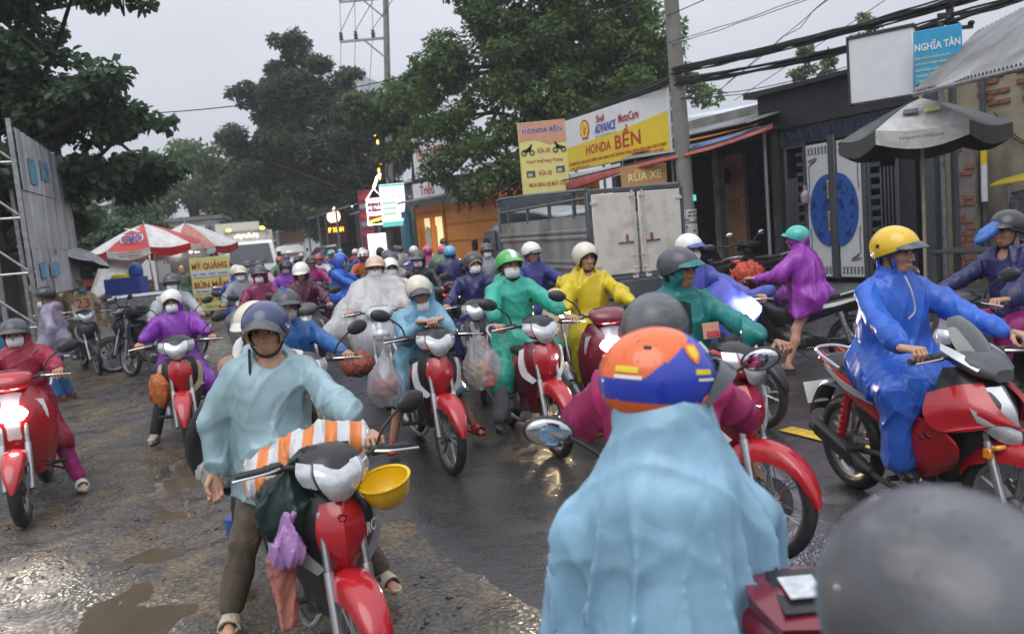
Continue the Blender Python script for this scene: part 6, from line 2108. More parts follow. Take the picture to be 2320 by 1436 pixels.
# ---- left side: weathered hoarding on a lattice frame
ga = math.atan2(14 - 11, -7.45 + 6.46)
g = empty('hoarding', (-6.46, 11, 0), ga, 'weathered pale hoarding sheets on a steel lattice frame', 'hoarding')
HL = 3.15
for k, (z0, z1) in enumerate(((1.36, 2.02), (2.02, 2.82), (2.82, 3.66))):
    for j in range(3):
        b = MB()
        x0 = j * HL / 3; w = HL / 3 - .006
        nx = 26
        zt = lambda x: z1 - (.0 if k < 2 else .04 * x)
        b.grid([[(x0 + w * u, .02 * math.sin(u * 24) * .4 + .012 * math.sin(k * 2 + j), (z0 + .006) * (1 - t) + zt(x0 + w * u) * t) for u in np.linspace(0, 1, nx)] for t in (0, 1)], .006, 1)
        b.obj('sheet', [M['oldboard']], g)
for x, z, w, h_ in ((.62, 3.12, .42, .36), (.40, 1.72, .40, .22), (1.1, 1.72, .6, .2), (.35, 1.42, .6, .10), (1.4, 3.2, .5, .3)):
    b = MB(); b.box((x, -.03, z), (w, .006, h_)); b.obj('faded_print', [M['fadedblue']], g)
b = MB(); b.ell((1.25, -.04, 1.98), (.05, .01, .05), n=10, k=6); b.obj('reflector', [M['inkr']], g)
b = MB()
for x in (.0, HL): b.box((x, .05, 1.9), (.06, .06, 3.75))
for x in (.0, HL):
    b.box((x, .85, 1.9), (.06, .06, 3.75))
    for k in range(5):
        z = .2 + k * .75
        b.tube([(x, .05, z), (x, .85, z)], .02, 6); b.tube([(x, .05, z), (x, .85, z + .75)], .018, 6)
for z in (1.36, 2.02, 2.82, 3.66): b.tube([(0, .06, z), (HL, .06, z)], .022, 6)
b.obj('lattice_frame', [M['steel']], g)
# a second lattice mast and a dim lean-to behind it at the frame's edge
g = empty('lattice_mast', (-7.3, 10.9, 0), .3, 'rusty lattice mast standing at the left behind the hoarding', 'mast')
b = MB()
for x in (-.35, .35): b.box((x, 0, 2), (.06, .06, 4.0))
for k in range(6): b.tube([(-.35, 0, .2 + k * .65), (.35, 0, .85 + k * .65)], .02, 6); b.tube([(.35, 0, .2 + k * .65), (-.35, 0, .2 + k * .65)], .02, 6)
b.obj('lattice', [M['steel']], g)
tarp('tarpaulin', [[(-6.6, 8.9, 1.98), (-6.1, 8.8, 1.86), (-5.66, 8.7, 1.64)], [(-6.7, 8.9, 1.6), (-6.1, 8.75, 1.5), (-5.72, 8.7, 1.42)], [(-6.7, 8.9, 1.35), (-6.15, 8.75, 1.22), (-5.62, 8.7, 1.35)]], M['tarpw'], 'crumpled grey plastic sheet hanging at the left edge')
g = empty('lean_to_shack', (-11.0, 15.0, 0), R(60), 'dim brown lean-to shack behind the lattice mast', 'building')
b = MB(); b.box((0, 1, 1.1), (5.0, .15, 2.2)); b.box((0, .2, 2.2), (5.4, 2.2, .08), rotm(.12, 0, 0)); b.obj('wall', [M['woodp']], g)
for k in range(4):
    b = MB(); b.tube([(-2.2 + k * 1.5, -.7, 0), (-2.2 + k * 1.5, -.7, 2.05)], .05, 6); b.obj('post', [M['woodp']], g)
g = empty('canvas_stall', (-13.6, 25.5, 0), R(20), 'low stall with a faded blue awning between hoarding and parasols', 'stall')
b = MB(); b.grid([[(-2.2, .6, 2.15), (0, .6, 2.2), (2.2, .6, 2.12)], [(-2.2, -.8, 1.8), (0, -.8, 1.84), (2.2, -.8, 1.78)]], .02, 2); b.obj('awning', [coat_mat('awning_dull_blue', (.03, .05, .085))], g)
b = MB(); b.box((0, .2, .55), (4.2, .7, 1.1)); b.obj('counter', [M['woodp']], g)
b = MB(); b.grid([[(-1.3, -.2, 1.25), (-.4, -.2, 1.45), (.6, -.2, 1.2)], [(-1.3, -.45, 1.1), (-.4, -.5, 1.22), (.6, -.45, 1.05)]], .03, 3); b.obj('sheet', [M['tarpr']], g)
b = MB(); b.grid([[(-1.0, -.25, 1.62), (-.4, -.25, 1.68)], [(-1.0, -.5, 1.5), (-.4, -.5, 1.55)]], .03, 3); b.obj('net', [coat_mat('green_net', (.03, .30, .18))], g)

# ---- food cart with parasols
pr = parasol('parasol', (-9.72, 22.0, 0), (0, R(2)), 'red and white parasol with printed emblem over the food cart', 1.42, .62, 8, ['umbred', 'umbw2'], ['umbw2', 'umbred'], .19, rot=R(-109), ph=2.73, polem='steel', group='parasols at the food cart')
a_ = R(22.5)
d_ = np.array([math.cos(a_), math.sin(a_), 0]); t_ = np.array([-math.sin(a_), math.cos(a_), 0])
up_ = np.array([-.52 * d_[0], -.52 * d_[1], .85])
pc = d_ * 1.02 * .93 + np.array([0, 0, 2.345])
lettering('OMO', pr, M['inkw'], pc + d_ * .035 + (0, 0, .02), t_, up_, .60, .24)
lettering('OMO', pr, M['inkb'], pc + d_ * .055 + (0, 0, .03), t_, up_, .54, .20)
b = MB()
for q in (-1, 1): b.tube([pc + t_ * (-.2 * q) + up_ * .20 + d_ * .05, pc + t_ * (.2 * q) + up_ * .34 + d_ * .05], [.04, .015], 6)
b.obj('printed_splash', [M['inkw']], pr)
lettering('SẠCH BẨN', pr, M['inkr'], d_ * 1.345 + (0, 0, 2.02), t_, (0, 0, 1), .62, .07)
lettering('LÀM TAN VẾT', pr, M['ink'], d_ * 1.345 + (0, 0, 1.945), t_, (0, 0, 1), .55, .05)
parasol('parasol', (-9.25, 23.6, 0), (0, R(4)), 'faded red and cream parasol overlapping behind the printed one', 1.40, .66, 8, ['umbpale', 'umbw2'], ['umbw2', 'umbred'], .19, rot=R(-84), ph=2.72, polem='steel', group='parasols at the food cart')
g = empty('food_cart', (-9.0, 22.3, 0), R(-12), 'steel food cart with lit glass case under the parasol', 'food cart')
b = MB(); b.box((0, 0, .72), (1.25, .7, .75), bev=.02); b.obj('body', [M['steel']], g)
b = MB()
for x in (-.6, .6):
    for y in (-.33, .33): b.box((x, y, 1.5), (.04, .04, .85))
for z in (1.1, 1.92): b.box((0, 0, z), (1.25, .7, .03))
b.obj('case_frame', [M['silver']], g)
b = MB(); b.box((0, .28, 1.5), (1.15, .02, .78)); b.obj('case_back', [M['goodsw']], g)
b = MB(); b.box((0, -.33, 1.5), (1.14, .006, .78)); b.obj('glass', [M['clearv']], g)
for k in range(6):
    b = MB(); b.ell((-.45 + k * .18, .05, 1.2 + .03 * (k % 2)), (.08, .12, .09), n=10, k=6); b.obj('bowl', [M[['signw', 'goodsg', 'amber'][k % 3]]], g)
b = MB()
b.ell((.02, -.2, 2.02), (.06, .06, .07), n=10, k=8); b.ell((-.35, -.25, 2.12), (.045, .045, .05), n=10, k=8); b.tube([(.25, 0, 1.86), (.55, 0, 1.86)], .02, 6)
b.obj('lamp_bulb', [M['lit_tube']], g)
for k, (x, y) in enumerate(((-.4, -.3), (.4, -.3), (-.4, .3), (.4, .3))):
    b = MB(); b.lathe([(.10, -.02), (.16, -.02), (.16, .02), (.10, .02)], c=(x, y, .17), n=16, closed=True); b.obj('wheel', [M['tyre']], g)
ld = bpy.data.lights.new('cart_lamp', 'POINT'); ld.energy = 60; ld.color = (1, .95, .88); ld.shadow_soft_size = .08
lo_ = bpy.data.objects.new('cart_lamp', ld); lo_.location = (-9.0, 21.95, 1.98); COL.objects.link(lo_)
tarp('tarpaulin', [[(-10.6, 21.3, 2.1), (-9.9, 21.2, 2.0), (-9.3, 21.2, 1.98)], [(-10.7, 20.8, 1.4), (-10.1, 20.6, 1.35), (-9.6, 21.0, 1.6)], [(-10.75, 20.4, .9), (-10.5, 20.3, .85), (-10.1, 20.5, 1.1)]], M['tarpw'], 'greyish clear plastic sheet hung under the printed parasol')

g = empty('menu_board', (-7.42, 20, 0), R(4), 'yellow noodle menu board with red lettering beside the van', 'sign')
b = MB(); b.box((0, .03, 1.02), (.96, .05, 1.34), bev=.006); b.obj('panel', [M['signly']], g)
b = MB(); b.box((0, 0, 1.28), (.92, .012, .15)); b.box((0, 0, .84), (.92, .012, .12)); b.obj('pale_band', [M['signw']], g)
for t, z, w, h_, m_ in (('MỲ QUẢNG', 1.49, .86, .23, 'inkr'), ('GÀ - TÔM - THỊT - TRỨNG', 1.27, .84, .075, 'inkb'), ('BÚN MẮM', 1.05, .84, .24, 'inkr'), ('Thịt Nướng - Thịt Luộc - Nem', .84, .80, .06, 'ink'), ('BÚN THỊT NƯỚNG', .66, .86, .17, 'inkr'), ('Đặc biệt', .46, .4, .07, 'inkg')):
    lettering(t, g, M[m_], (0, -.008, z), (1, 0, 0), (0, 0, 1), w, h_)
b = MB()
for x in (-.44, .44): b.box((x, .1, .6), (.03, .05, 1.2))
b.obj('stand', [M['steel']], g)

g = empty('metal_bin', (-6.76, 14.5, 0), R(28), 'large open grey metal bin on a cart beside parked motorbikes', 'bin')
b = MB()
for s_, c_ in (((.92, .03, .56), (0, -.34, .84)), ((.92, .03, .56), (0, .34, .84)), ((.03, .68, .56), (-.46, 0, .84)), ((.03, .68, .56), (.46, 0, .84)), ((.92, .68, .03), (0, 0, .57))): b.box(c_, s_)
b.obj('body', [M['steel']], g)
b = MB(); b.tube([(-.47, -.35, 1.12), (.47, -.35, 1.12), (.47, .35, 1.12), (-.47, .35, 1.12), (-.47, -.35, 1.12)], .02, 6); b.obj('rim', [M['silver']], g)
for k, (x, y) in enumerate(((-.4, -.28), (.4, -.28), (-.4, .28), (.4, .28))):
    b = MB(); b.box((x, y, .28), (.05, .05, .56)); b.obj('leg', [M['steel']], g)
g = empty('plastic_crate', (-8.1, 17.0, 0), R(6), 'blue plastic crate with bundles stacked near the food cart', 'crate')
b = MB()
for s_, c_ in (((.72, .03, .62), (0, -.25, 1.1)), ((.72, .03, .62), (0, .25, 1.1)), ((.03, .5, .62), (-.35, 0, 1.1)), ((.03, .5, .62), (.35, 0, 1.1)), ((.7, .5, .03), (0, 0, .8)), ((.6, .4, .72), (0, 0, .42))): b.box(c_, s_, bev=.008)
b.obj('body', [M['bluecrate']], g)
b = MB(); b.ell((-.1, 0, 1.42), (.22, .16, .1), n=12, k=6); b.obj('yellow_bundle', [M['signy']], g)
b = MB(); b.ell((.2, .05, 1.52), (.15, .14, .2), n=12, k=6); b.obj('blue_bundle', [M['tarpb']], g)

# ---- far left: low building, small sign on a post
g = empty('low_building', (-18.5, 46, 0), R(12), 'low pale building with a flat roof behind the left trees', 'building')
b = MB(); b.box((0, 2, 1.9), (4.4, 4, 3.8)); b.obj('wall', [M['signw']], g)
b = MB(); b.box((0, 2, 3.9), (4.8, 4.6, .2)); b.box((2.9, 1, 2.4), (1.4, 1.5, 2.4), m=1); b.obj('roof', [M['concrete'], M['dgrey']], g)
for k in range(3):
    b = MB(); b.box((-1.4 + 1.4 * k, -.02, 2.4), (.7, .06, .9)); b.obj('window', [M['window_dk']], g)
g = empty('road_sign', (-12.2, 33.5, 0), R(8), 'small grey rectangular road sign on a thin post', 'sign')
b = MB(); b.box((0, 0, 2.85), (.40, .03, .62), bev=.01); b.obj('panel', [M['grey']], g)
b = MB(); b.box((.0, -.02, 2.8), (.05, .008, .36)); b.box((.03, -.02, 2.85), (.18, .008, .04)); b.obj('printed_arrow', [M['dgrey']], g)
b = MB(); b.tube([(0, .04, 0), (0, .04, 2.9)], .03, 6); b.obj('post', [M['steel']], g)
g = empty('shop_awning', (-13.6, 38, 0), R(10), 'yellow and red shop awning far behind the van', 'awning')
b = MB(); b.grid([[(-2, 0, 2.7), (2, 0, 2.7)], [(-2, -1, 2.3), (2, -1, 2.3)]], .04, 1); b.box((0, .1, 2.9), (4, .1, .5), m=1); b.box((0, .5, 1.2), (4.2, .1, 2.4), m=2); b.obj('sheet', [M['signy'], M['signw'], M['inkr']], g)

# ---- pale apartment block far behind the trees
g = empty('apartment_block', (-25.5, 120, 0), R(-12), 'pale tall apartment block glimpsed through the middle tree', 'building')
b = MB(); b.box((0, 5, 13), (13, 10, 26)); b.box((-3, 4, 27.5), (5, 6, 3)); b.obj('wall', [M['white_block']], g)
wm = MB(); wm.box((0, 0, 0), (1.1, .12, 1.6)); wme = wm.mesh('window', [M['window_dk']])
bm_ = MB(); bm_.box((0, 0, 0), (2.7, .9, .9), bev=.05); bme = bm_.mesh('balcony', [M['signw']])
for fl in range(7):
    for k in range(4):
        e = link('window', wme, g); e.location = (-4.6 + k * 3.0, -.02, 5.2 + fl * 3.1)
        e = link('window', wme, g); e.location = (-3.4 + k * 3.0, -.02, 5.2 + fl * 3.1)
        if k % 2 == 0: e = link('balcony', bme, g); e.location = (-4.0 + k * 3.0, -.4, 4.0 + fl * 3.1)

# ------------------------------------------------------------------ trees, poles, cables, vehicles
def leaf_mat(name, c1, c2, c3):
    m = bpy.data.materials.new(name); m.use_nodes = True
    n, l = m.node_tree.nodes, m.node_tree.links
    bs, out = n['Principled BSDF'], n['Material Output']
    gi = n.new('ShaderNodeNewGeometry')
    cr = n.new('ShaderNodeValToRGB')
    cr.color_ramp.elements[0].color = (*c1, 1); cr.color_ramp.elements[1].color = (*c3, 1); cr.color_ramp.elements[1].position = .97
    e = cr.color_ramp.elements.new(.55); e.color = (*c2, 1)
    l.new(gi.outputs['Random Per Island'], cr.inputs[0])
    l.new(cr.outputs[0], bs.inputs['Base Color'])
    bs.inputs['Roughness'].default_value = .5
    bs.inputs['Specular IOR Level'].default_value = .3
    tr = n.new('ShaderNodeBsdfTranslucent'); l.new(cr.outputs[0], tr.inputs['Color'])
    mx = n.new('ShaderNodeMixShader'); mx.inputs[0].default_value = .45
    l.new(bs.outputs[0], mx.inputs[1]); l.new(tr.outputs[0], mx.inputs[2]); l.new(mx.outputs[0], out.inputs['Surface'])
    return m


M['leaf_dark'] = leaf_mat('leaf_dark', (.055, .105, .062), (.084, .145, .080), (.13, .19, .09))
M['leaf_mid'] = leaf_mat('leaf_mid', (.055, .105, .038), (.088, .160, .050), (.17, .24, .06))
M['leaf_brown'] = leaf_mat('leaf_brownish', (.046, .080, .046), (.066, .112, .058), (.13, .13, .065))
M['leaf_pale'] = leaf_mat('leaf_pale', (.072, .125, .055), (.105, .175, .072), (.16, .22, .085))
M['bark'] = pm('tree_bark', (.065, .055, .045), .85, var=.3, vscale=6, bump=.5, bscale=25, stretch=(1, 1, .3))


def leaves(centers, radii, count, size, seed, flat=.5, broad=.55, updir=.6, lobe=False):
    """Leaf blades scattered through clumps: folded pointed blades, each its own little mesh island."""
    r = np.random.RandomState(seed)
    C = np.asarray(centers, float); Rr = np.asarray(radii, float)
    w = (Rr[:, 0] * Rr[:, 1] * Rr[:, 2]) ** (2 / 3.0)
    k = r.choice(len(C), count, p=w / w.sum())
    d = r.normal(size=(count, 3)); d /= np.linalg.norm(d, axis=1)[:, None]
    rad = r.uniform(.35, 1.0, count) ** .6
    P = C[k] + d * Rr[k] * rad[:, None]
    N = d * (1 - updir) + np.array([0, 0, updir]) + r.normal(size=(count, 3)) * .45
    N /= np.linalg.norm(N, axis=1)[:, None]
    A = r.normal(size=(count, 3)) + d * 1.0 - np.array([0, 0, .35])
    A -= N * np.einsum('ij,ij->i', A, N)[:, None]; A /= np.linalg.norm(A, axis=1)[:, None]
    B_ = np.cross(N, A)
    s = size * r.uniform(.6, 1.25, count)[:, None]
    h = s * broad
    prof = [(0, 0, 0), (.45, .5, .10), (.8, .42, .06), (1.0, 0, -.10), (.8, -.42, .06), (.45, -.5, .10)] if lobe else [(0, 0, 0), (.5, .5, .08), (1.0, 0, -.08), (.5, -.5, .08)]
    V = np.stack([P + A * s * a + B_ * h * b_ + N * s * c for a, b_, c in prof], 1)
    n = len(prof)
    o = (np.arange(count) * n)[:, None]
    if lobe: F = np.concatenate([o + np.array([0, 1, 2, 3]), o + np.array([0, 3, 4, 5])])
    else: F = np.concatenate([o + np.array([0, 1, 2]), o + np.array([0, 2, 3])])
    return V.reshape(-1, 3), F


def tree(label, base, trunk, lobes, count, size, mat, seed, trunk_r=.3, clump=.7, per=30, group='street trees', broad=.55, lobe=False, flat=1.0, limb_r=.09, updir=.6, dens=1.0):
    """lobes: (x, y, z, rx, ry, rz) volumes of the crown; clumps sit unevenly through them; limbs run to the clumps."""
    r = np.random.RandomState(seed)
    root = empty('tree', base, 0, label, 'tree', group)
    base = np.array(base, float)
    T = np.array(trunk, float)
    b = MB()
    b.tube(T - base, np.linspace(trunk_r, trunk_r * .5, 5), 10, sub=4)
    cc, rr_ = [], []
    for (x, y, z, rx, ry, rz) in lobes:
        nn = max(3, int(dens * rx * ry * rz / clump ** 3 * .9))
        d = r.normal(size=(nn, 3)); d /= np.linalg.norm(d, axis=1)[:, None]
        q = np.array([x, y, z]) + d * np.array([rx, ry, rz]) * (r.uniform(.25, 1, nn) ** .5)[:, None]
        cc.append(q); c_ = clump * r.uniform(.55, 1.15, nn)[:, None] * np.array([1, 1, .62 * flat]); rr_.append(c_)
    C = np.concatenate(cc); Q = np.concatenate(rr_)
    top = T[-1]
    lc = []
    for (x, y, z, rx, ry, rz) in lobes:
        m_ = np.array([x, y, z])
        j = min(len(T) - 1, 1 + int(r.uniform(0, len(T) - 1)))
        mid = (T[j] + m_) / 2 + r.normal(size=3) * .3 + (0, 0, -.2)
        b.tube(np.array([T[j], mid, m_]) - base, [limb_r, limb_r * .7, limb_r * .4], 6, sub=4)
        lc.append(m_)
    for i in r.choice(len(C), min(len(C), 90), replace=False):
        m_ = lc[int(np.argmin([np.linalg.norm(C[i] - q) for q in lc]))]
        b.tube(np.array([m_, (m_ + C[i]) / 2 + r.normal(size=3) * .18, C[i]]) - base, [limb_r * .4, limb_r * .12], 4, sub=2)
    b.obj('trunk', [M['bark']], root)
    V, F = leaves(C, Q, count, size, seed + 1, broad=broad, lobe=lobe, updir=updir)
    b = MB(); b.add(V - base, F)
    b.obj('crown', [mat], root, ang=0, smooth=False)
    return root


# big tropical almond at the left with tiered branches
tiers = []
rt = random.Random(11)
def tier(x0, x1, y, z0, z1, n, w=.55):
    for i in range(n):
        t = i / max(1, n - 1)
        tiers.append((x0 + (x1 - x0) * t + rt.uniform(-.12, .12), y + rt.uniform(-.8, .8), z0 + (z1 - z0) * t + rt.uniform(-.12, .12), w * rt.uniform(.8, 1.25), .6, w * .52 * rt.uniform(.8, 1.2)))
tier(-10.2, -6.25, 13.6, 6.35, 6.18, 8, .62)
tier(-10.0, -7.2, 13.8, 7.1, 7.0, 6, .75)
tier(-10.0, -6.9, 13.7, 5.45, 5.05, 6, .60)
tier(-10.2, -5.95, 13.6, 4.85, 4.42, 9, .62)
tier(-9.8, -6.2, 13.9, 4.2, 3.95, 7, .55)
tier(-10.2, -7.3, 13.8, 3.9, 3.3, 7, .60)
tier(-9.6, -6.7, 15.6, 3.35, 3.5, 7, .7)
tier(-10.4, -8.6, 16.5, 2.7, 2.6, 5, .7)
tier(-9.9, -7.6, 14.2, 4.6, 4.5, 6, .7)
tier(-10.2, -8.6, 14.2, 5.8, 5.8, 5, .7)
tier(-10.8, -9.0, 13.0, 5.0, 5.3, 5, .8)
tree('large dark almond tree with tiered branches at the left, over the hoarding', (-9.8, 15.6, -.05), [(-9.8, 15.6, 0), (-9.7, 15.4, 2), (-9.6, 15, 4), (-9.6, 14.6, 6), (-9.6, 14.4, 7.5)], tiers, 46000, .165, M['leaf_dark'], 3, .28, .38, broad=.62, lobe=True, limb_r=.07, flat=.8, dens=2.2)
# middle tree
tree('tall dark spreading tree in the middle behind the lit signs', (-6.2, 43, -.05), [(-6.2, 43, 0), (-6.6, 43, 3.5), (-7.4, 43, 6.0), (-8.4, 43, 8), (-9.5, 43, 10.5)],
     [(-9.9, 43, 10.6, 1.5, 1.6, 1.2), (-11.8, 43, 9.3, 2.1, 1.8, 1.3), (-8.3, 43, 8.9, 2.2, 1.8, 1.2), (-13.0, 43, 7.4, 1.5, 1.8, 1.0), (-10.9, 43.4, 7.4, 1.6, 1.6, 1.0), (-6.3, 42.5, 7.8, 2.2, 1.8, 1.4), (-13.3, 43, 5.8, 1.6, 1.6, .9), (-10.8, 44, 5.2, 2.2, 1.6, 1.0), (-8.0, 44, 5.9, 1.7, 1.6, .8), (-10.3, 43, 12.4, .9, .9, .7), (-5.3, 42, 6.0, 1.5, 1.4, 1.2), (-7.2, 43, 10.3, 1.0, 1.0, .6), (-9.5, 42, 7.2, 2.4, 1.2, 1.2), (-7.6, 42, 7.2, 1.6, 1.2, 1.0), (-12.2, 42, 6.4, 1.6, 1.2, .9), (-10.4, 42, 9.6, 1.8, 1.2, 1.0), (-9.0, 42.5, 4.6, 2.4, 1.4, .8), (-6.4, 42, 5.0, 1.3, 1.2, .9)], 60000, .27, M['leaf_brown'], 21, .30, .72, limb_r=.12, broad=.5, dens=1.6)
# tall tree over the orange shop
tree('tall bright green tree rising above the shop signs', (1.6, 27.5, -.05), [(1.6, 27.5, 0), (1.5, 27.3, 3), (1.3, 27, 5), (1.0, 27, 7), (1.0, 27, 9)],
     [(1.2, 26.5, 9.0, 2.2, 1.8, 1.6), (3.4, 26.5, 8.6, 2.0, 1.7, 1.7), (-.4, 26.5, 7.6, 1.4, 1.4, 1.2), (5.0, 26.5, 7.0, 1.5, 1.6, 1.3), (1.5, 25.8, 6.6, 1.9, 1.6, 1.5), (3.6, 25.8, 6.2, 1.6, 1.6, 1.2), (5.9, 26.5, 5.7, 1.2, 1.5, 1.0), (-1.6, 26.8, 6.9, 1.1, 1.2, .8), (-2.6, 27.2, 6.5, 1.2, 1.2, .7), (-.7, 26.2, 5.3, 1.2, 1.2, .9), (-.8, 25.5, 4.3, 1.1, 1.1, .7), (.3, 25.4, 3.7, 1.1, 1.0, .7), (-1.9, 26.4, 3.4, 1.1, 1.0, .55), (2.4, 25.4, 4.8, 1.6, 1.4, .8), (1.0, 25.0, 5.2, 1.1, 1.1, .8), (-.2, 25.0, 3.2, .9, .7, .5), (2.6, 26.5, 7.4, 2.0, 1.5, 1.3), (.2, 26.5, 8.6, 1.2, 1.4, 1.1), (4.4, 26, 6.2, 1.5, 1.4, 1.0), (2.0, 26.5, 10.2, 2.4, 1.6, 1.0), (.9, 25.6, 4.4, 1.4, 1.0, .8), (-1.5, 26.2, 4.3, 1.1, .8, .7), (-2.2, 27, 5.4, 1.0, .9, .6)], 72000, .19, M['leaf_mid'], 33, .26, .62, limb_r=.09, dens=1.7)
tree('slim paler tree between the two big ones', (-3.6, 33.5, -.05), [(-3.6, 33.5, 0), (-3.6, 33.4, 3), (-3.4, 33.2, 5.2), (-3.3, 33, 7.2)],
     [(-3.2, 33, 7.6, 1.5, 1.3, .9), (-4.6, 33, 7.0, 1.3, 1.3, .8), (-2.0, 33, 8.1, 1.2, 1.2, .7), (-3.9, 33, 5.8, 1.3, 1.2, .8), (-2.2, 32.6, 6.1, .9, 1.0, .7)], 10000, .26, M['leaf_pale'], 41, .16, .6, limb_r=.08)
# background greenery on the left and centre
for i, (x, y, z, w, h_, m_, n_, lb) in enumerate([(-20, 52, 6.2, 4.6, 3.9, 'leaf_pale', 7000, 'bushy pale green tree behind the parasols'), (-24, 62, 7.2, 3.8, 3.2, 'leaf_pale', 5000, 'taller pale tree farther back at the left'), (-16, 55, 5.6, 4.0, 3.3, 'leaf_mid', 6500, 'rounded green tree above the white van'),
                                                 (-13.2, 62, 4.8, 3.2, 2.6, 'leaf_dark', 5000, 'dark green tree above the distant trucks'), (-17.0, 36, 3.4, 3.0, 1.6, 'leaf_dark', 6500, 'low dark leafy tree left of the small road sign'), (-17.5, 24, 3.2, 2.6, 2.2, 'leaf_mid', 6500, 'leafy tree behind the hoarding and food cart'),
                                                 (-15.6, 27.5, 3.0, 3.0, 2.0, 'leaf_dark', 9000, 'low dense tree behind the spotted umbrella'), (-10.5, 70, 6.0, 4.2, 3.4, 'leaf_brown', 5000, 'dim tree closing the end of the road'), (-22, 84, 7.0, 6, 5, 'leaf_dark', 4500, 'far dark tree beyond the road bend')]):
    tree(lb, (x, y, -.05), [(x, y, 0), (x, y, z * .4), (x + .2, y, z * .7), (x, y, z)], [(x, y, z, w * .8, w * .7, h_ * .8), (x - w * .6, y, z - h_ * .3, w * .5, w * .5, h_ * .5), (x + w * .6, y, z - h_ * .35, w * .5, w * .5, h_ * .5), (x + w * .2, y, z + h_ * .5, w * .4, w * .4, h_ * .4), (x - .3 * w, y - .6 * w, z - h_ * .7, w * .6, w * .4, h_ * .4)], int(n_ * 1.6), .26 if y < 45 else .36, M[m_], 60 + i, .2, .85 if y < 45 else 1.1, limb_r=.09, group='trees in the background')
for i, (x, y, z) in enumerate([(12.6, 33, 7.2), (14.0, 34, 7.1), (15.2, 33, 8.3)]):
    tree(['small tufted treetop behind the pale sheet roof', 'round small treetop right of the tufted one', 'treetop behind the dark gatehouse eave'][i], (x, y, 0), [(x, y, 0), (x, y, z * .6), (x, y, z)], [(x, y, z, .55, .5, .45), (x + .1, y, z + .5, .25, .25, .3)], 700, .2, M['leaf_mid'], 90 + i, .1, .3, group='trees in the background')

# ---- poles
def pole(loc, hgt, r0, r1, label, lean=(0, 0)):
    g = empty('utility_pole', loc, 0, label, 'pole', 'utility poles')
    b = MB(); b.tube([(0, 0, 0), (lean[0] * .5, lean[1] * .5, hgt * .5), (lean[0], lean[1], hgt)], [r0, r1], 14)
    b.obj('shaft', [M['pole_c']], g)
    return g
g = pole((3.68, 16.0, 0), 8.6, .17, .125, 'leaning concrete pole with pasted posters behind the truck', (-.10, 0))
b = MB()
for k, (z, w) in enumerate(((1.1, .2), (1.4, .22), (1.68, .2))): b.lathe([(.172, z - .12), (.172, z + .12)], n=14, axis='z')
pp = b.obj('poster', [M['goodsw']], g, ang=0)
rr = random.Random(8)
b = MB()
for k in range(26):
    t = rr.uniform(-2.6, -.6); z = rr.choice([1.0, 1.06, 1.12, 1.3, 1.38, 1.46, 1.6, 1.68, 1.75]); b.box((.175 * math.cos(t), .175 * math.sin(t), z), (.006, .05, .022), rotm(0, 0, t))
b.obj('poster_print', [M['ink']], g)
b = MB(); b.box((.12, -.1, 2.02), (.06, .06, .12)); b.obj('clamp', [M['tealink']], g)
g = pole((-5.55, 38.0, 0), 14.5, .19, .12, 'tall far pole with steel crossarms and insulators above the trees', (1.2, 0))
b = MB()
for z in (10.95, 12.72):
    sx = 1.2 * z / 14.5
    b.box((sx - 1.0, 0, z), (2.3, .10, .10)); b.tube([(sx - 1.0, 0, z - .05), (sx, 0, z - 1.0)], .04, 6)
b.obj('crossarm', [M['steel']], g)
me = None
for z in (10.95, 12.72):
    sx = 1.2 * z / 14.5
    for dx in (-2.08, -1.4, -.6):
        if me is None:
            q = MB(); q.lathe([(.001, 0), (.07, 0), (.11, .08), (.06, .12), (.11, .2), (.06, .26), (.09, .34), (.001, .4)], axis='z', n=10); me = q.mesh('insulator', [M['dgrey']])
        e = link('insulator', me, g); e.location = (sx + dx, 0, z + .05)
b = MB()
for k in range(7): b.ell((-.12 + rr.uniform(-.1, .1) + .15, -.22, 4.6 + k * .33 + rr.uniform(-.1, .1)), (.06, .05, .13), n=6, k=4)
b.obj('fairy_light', [pm('fairy_lights', (.9, .4, .1), .4, emit=(1, .45, .08), estr=3.0, var=0)], g)

# ---- cables
def cable(P0, P1, sag, r, label, n=1, spread=.05, seed=0):
    q = random.Random(seed)
    b = MB()
    P0, P1 = np.array(P0, float), np.array(P1, float)
    for i in range(n):
        o0 = np.array([q.uniform(-1, 1), q.uniform(-1, 1), q.uniform(-1, 1)]) * spread; o1 = np.array([q.uniform(-1, 1), q.uniform(-1, 1), q.uniform(-1, 1)]) * spread
        sg = sag * q.uniform(.85, 1.15)
        t = np.linspace(0, 1, 15)[:, None]
        P = (P0 + o0) * (1 - t) + (P1 + o1) * t
        P[:, 2] -= (sg * 4 * t * (1 - t))[:, 0]
        P += np.array([[q.uniform(-1, 1) * spread * .25 for _ in range(3)] for _ in range(15)])
        b.tube(P, r, 5, sub=2)
    mobj('cable', b, [M['cable']], label, 'cable', 'overhead cables')
A1 = (3.55, 15.85, 4.42); A3 = (6.72, 11.9, 4.32)
cable((3.55, 15.85, 4.50), (6.72, 11.9, 4.42), .05, .016, 'upper thick black cable bundle from the leaning pole to the right', 15, .07, 1)
cable((3.6, 15.85, 4.28), (6.72, 11.9, 4.18), .09, .016, 'lower thick black cable bundle above the dark gatehouse', 13, .065, 2)
cable((6.72, 11.9, 4.42), (9.2, 8.6, 4.9), .04, .022, 'upper black bundle running past the steel pole to the right edge', 7, .07, 3)
cable((6.72, 11.9, 4.18), (9.2, 8.4, 4.6), .05, .018, 'lower black bundle running past the steel pole to the right edge', 6, .06, 4)
cable((3.78, 16.2, 4.45), (-1.6, 33.5, 4.9), .12, .018, 'dark cable bundle behind the long yellow sign toward the lit signs', 9, .10, 5)
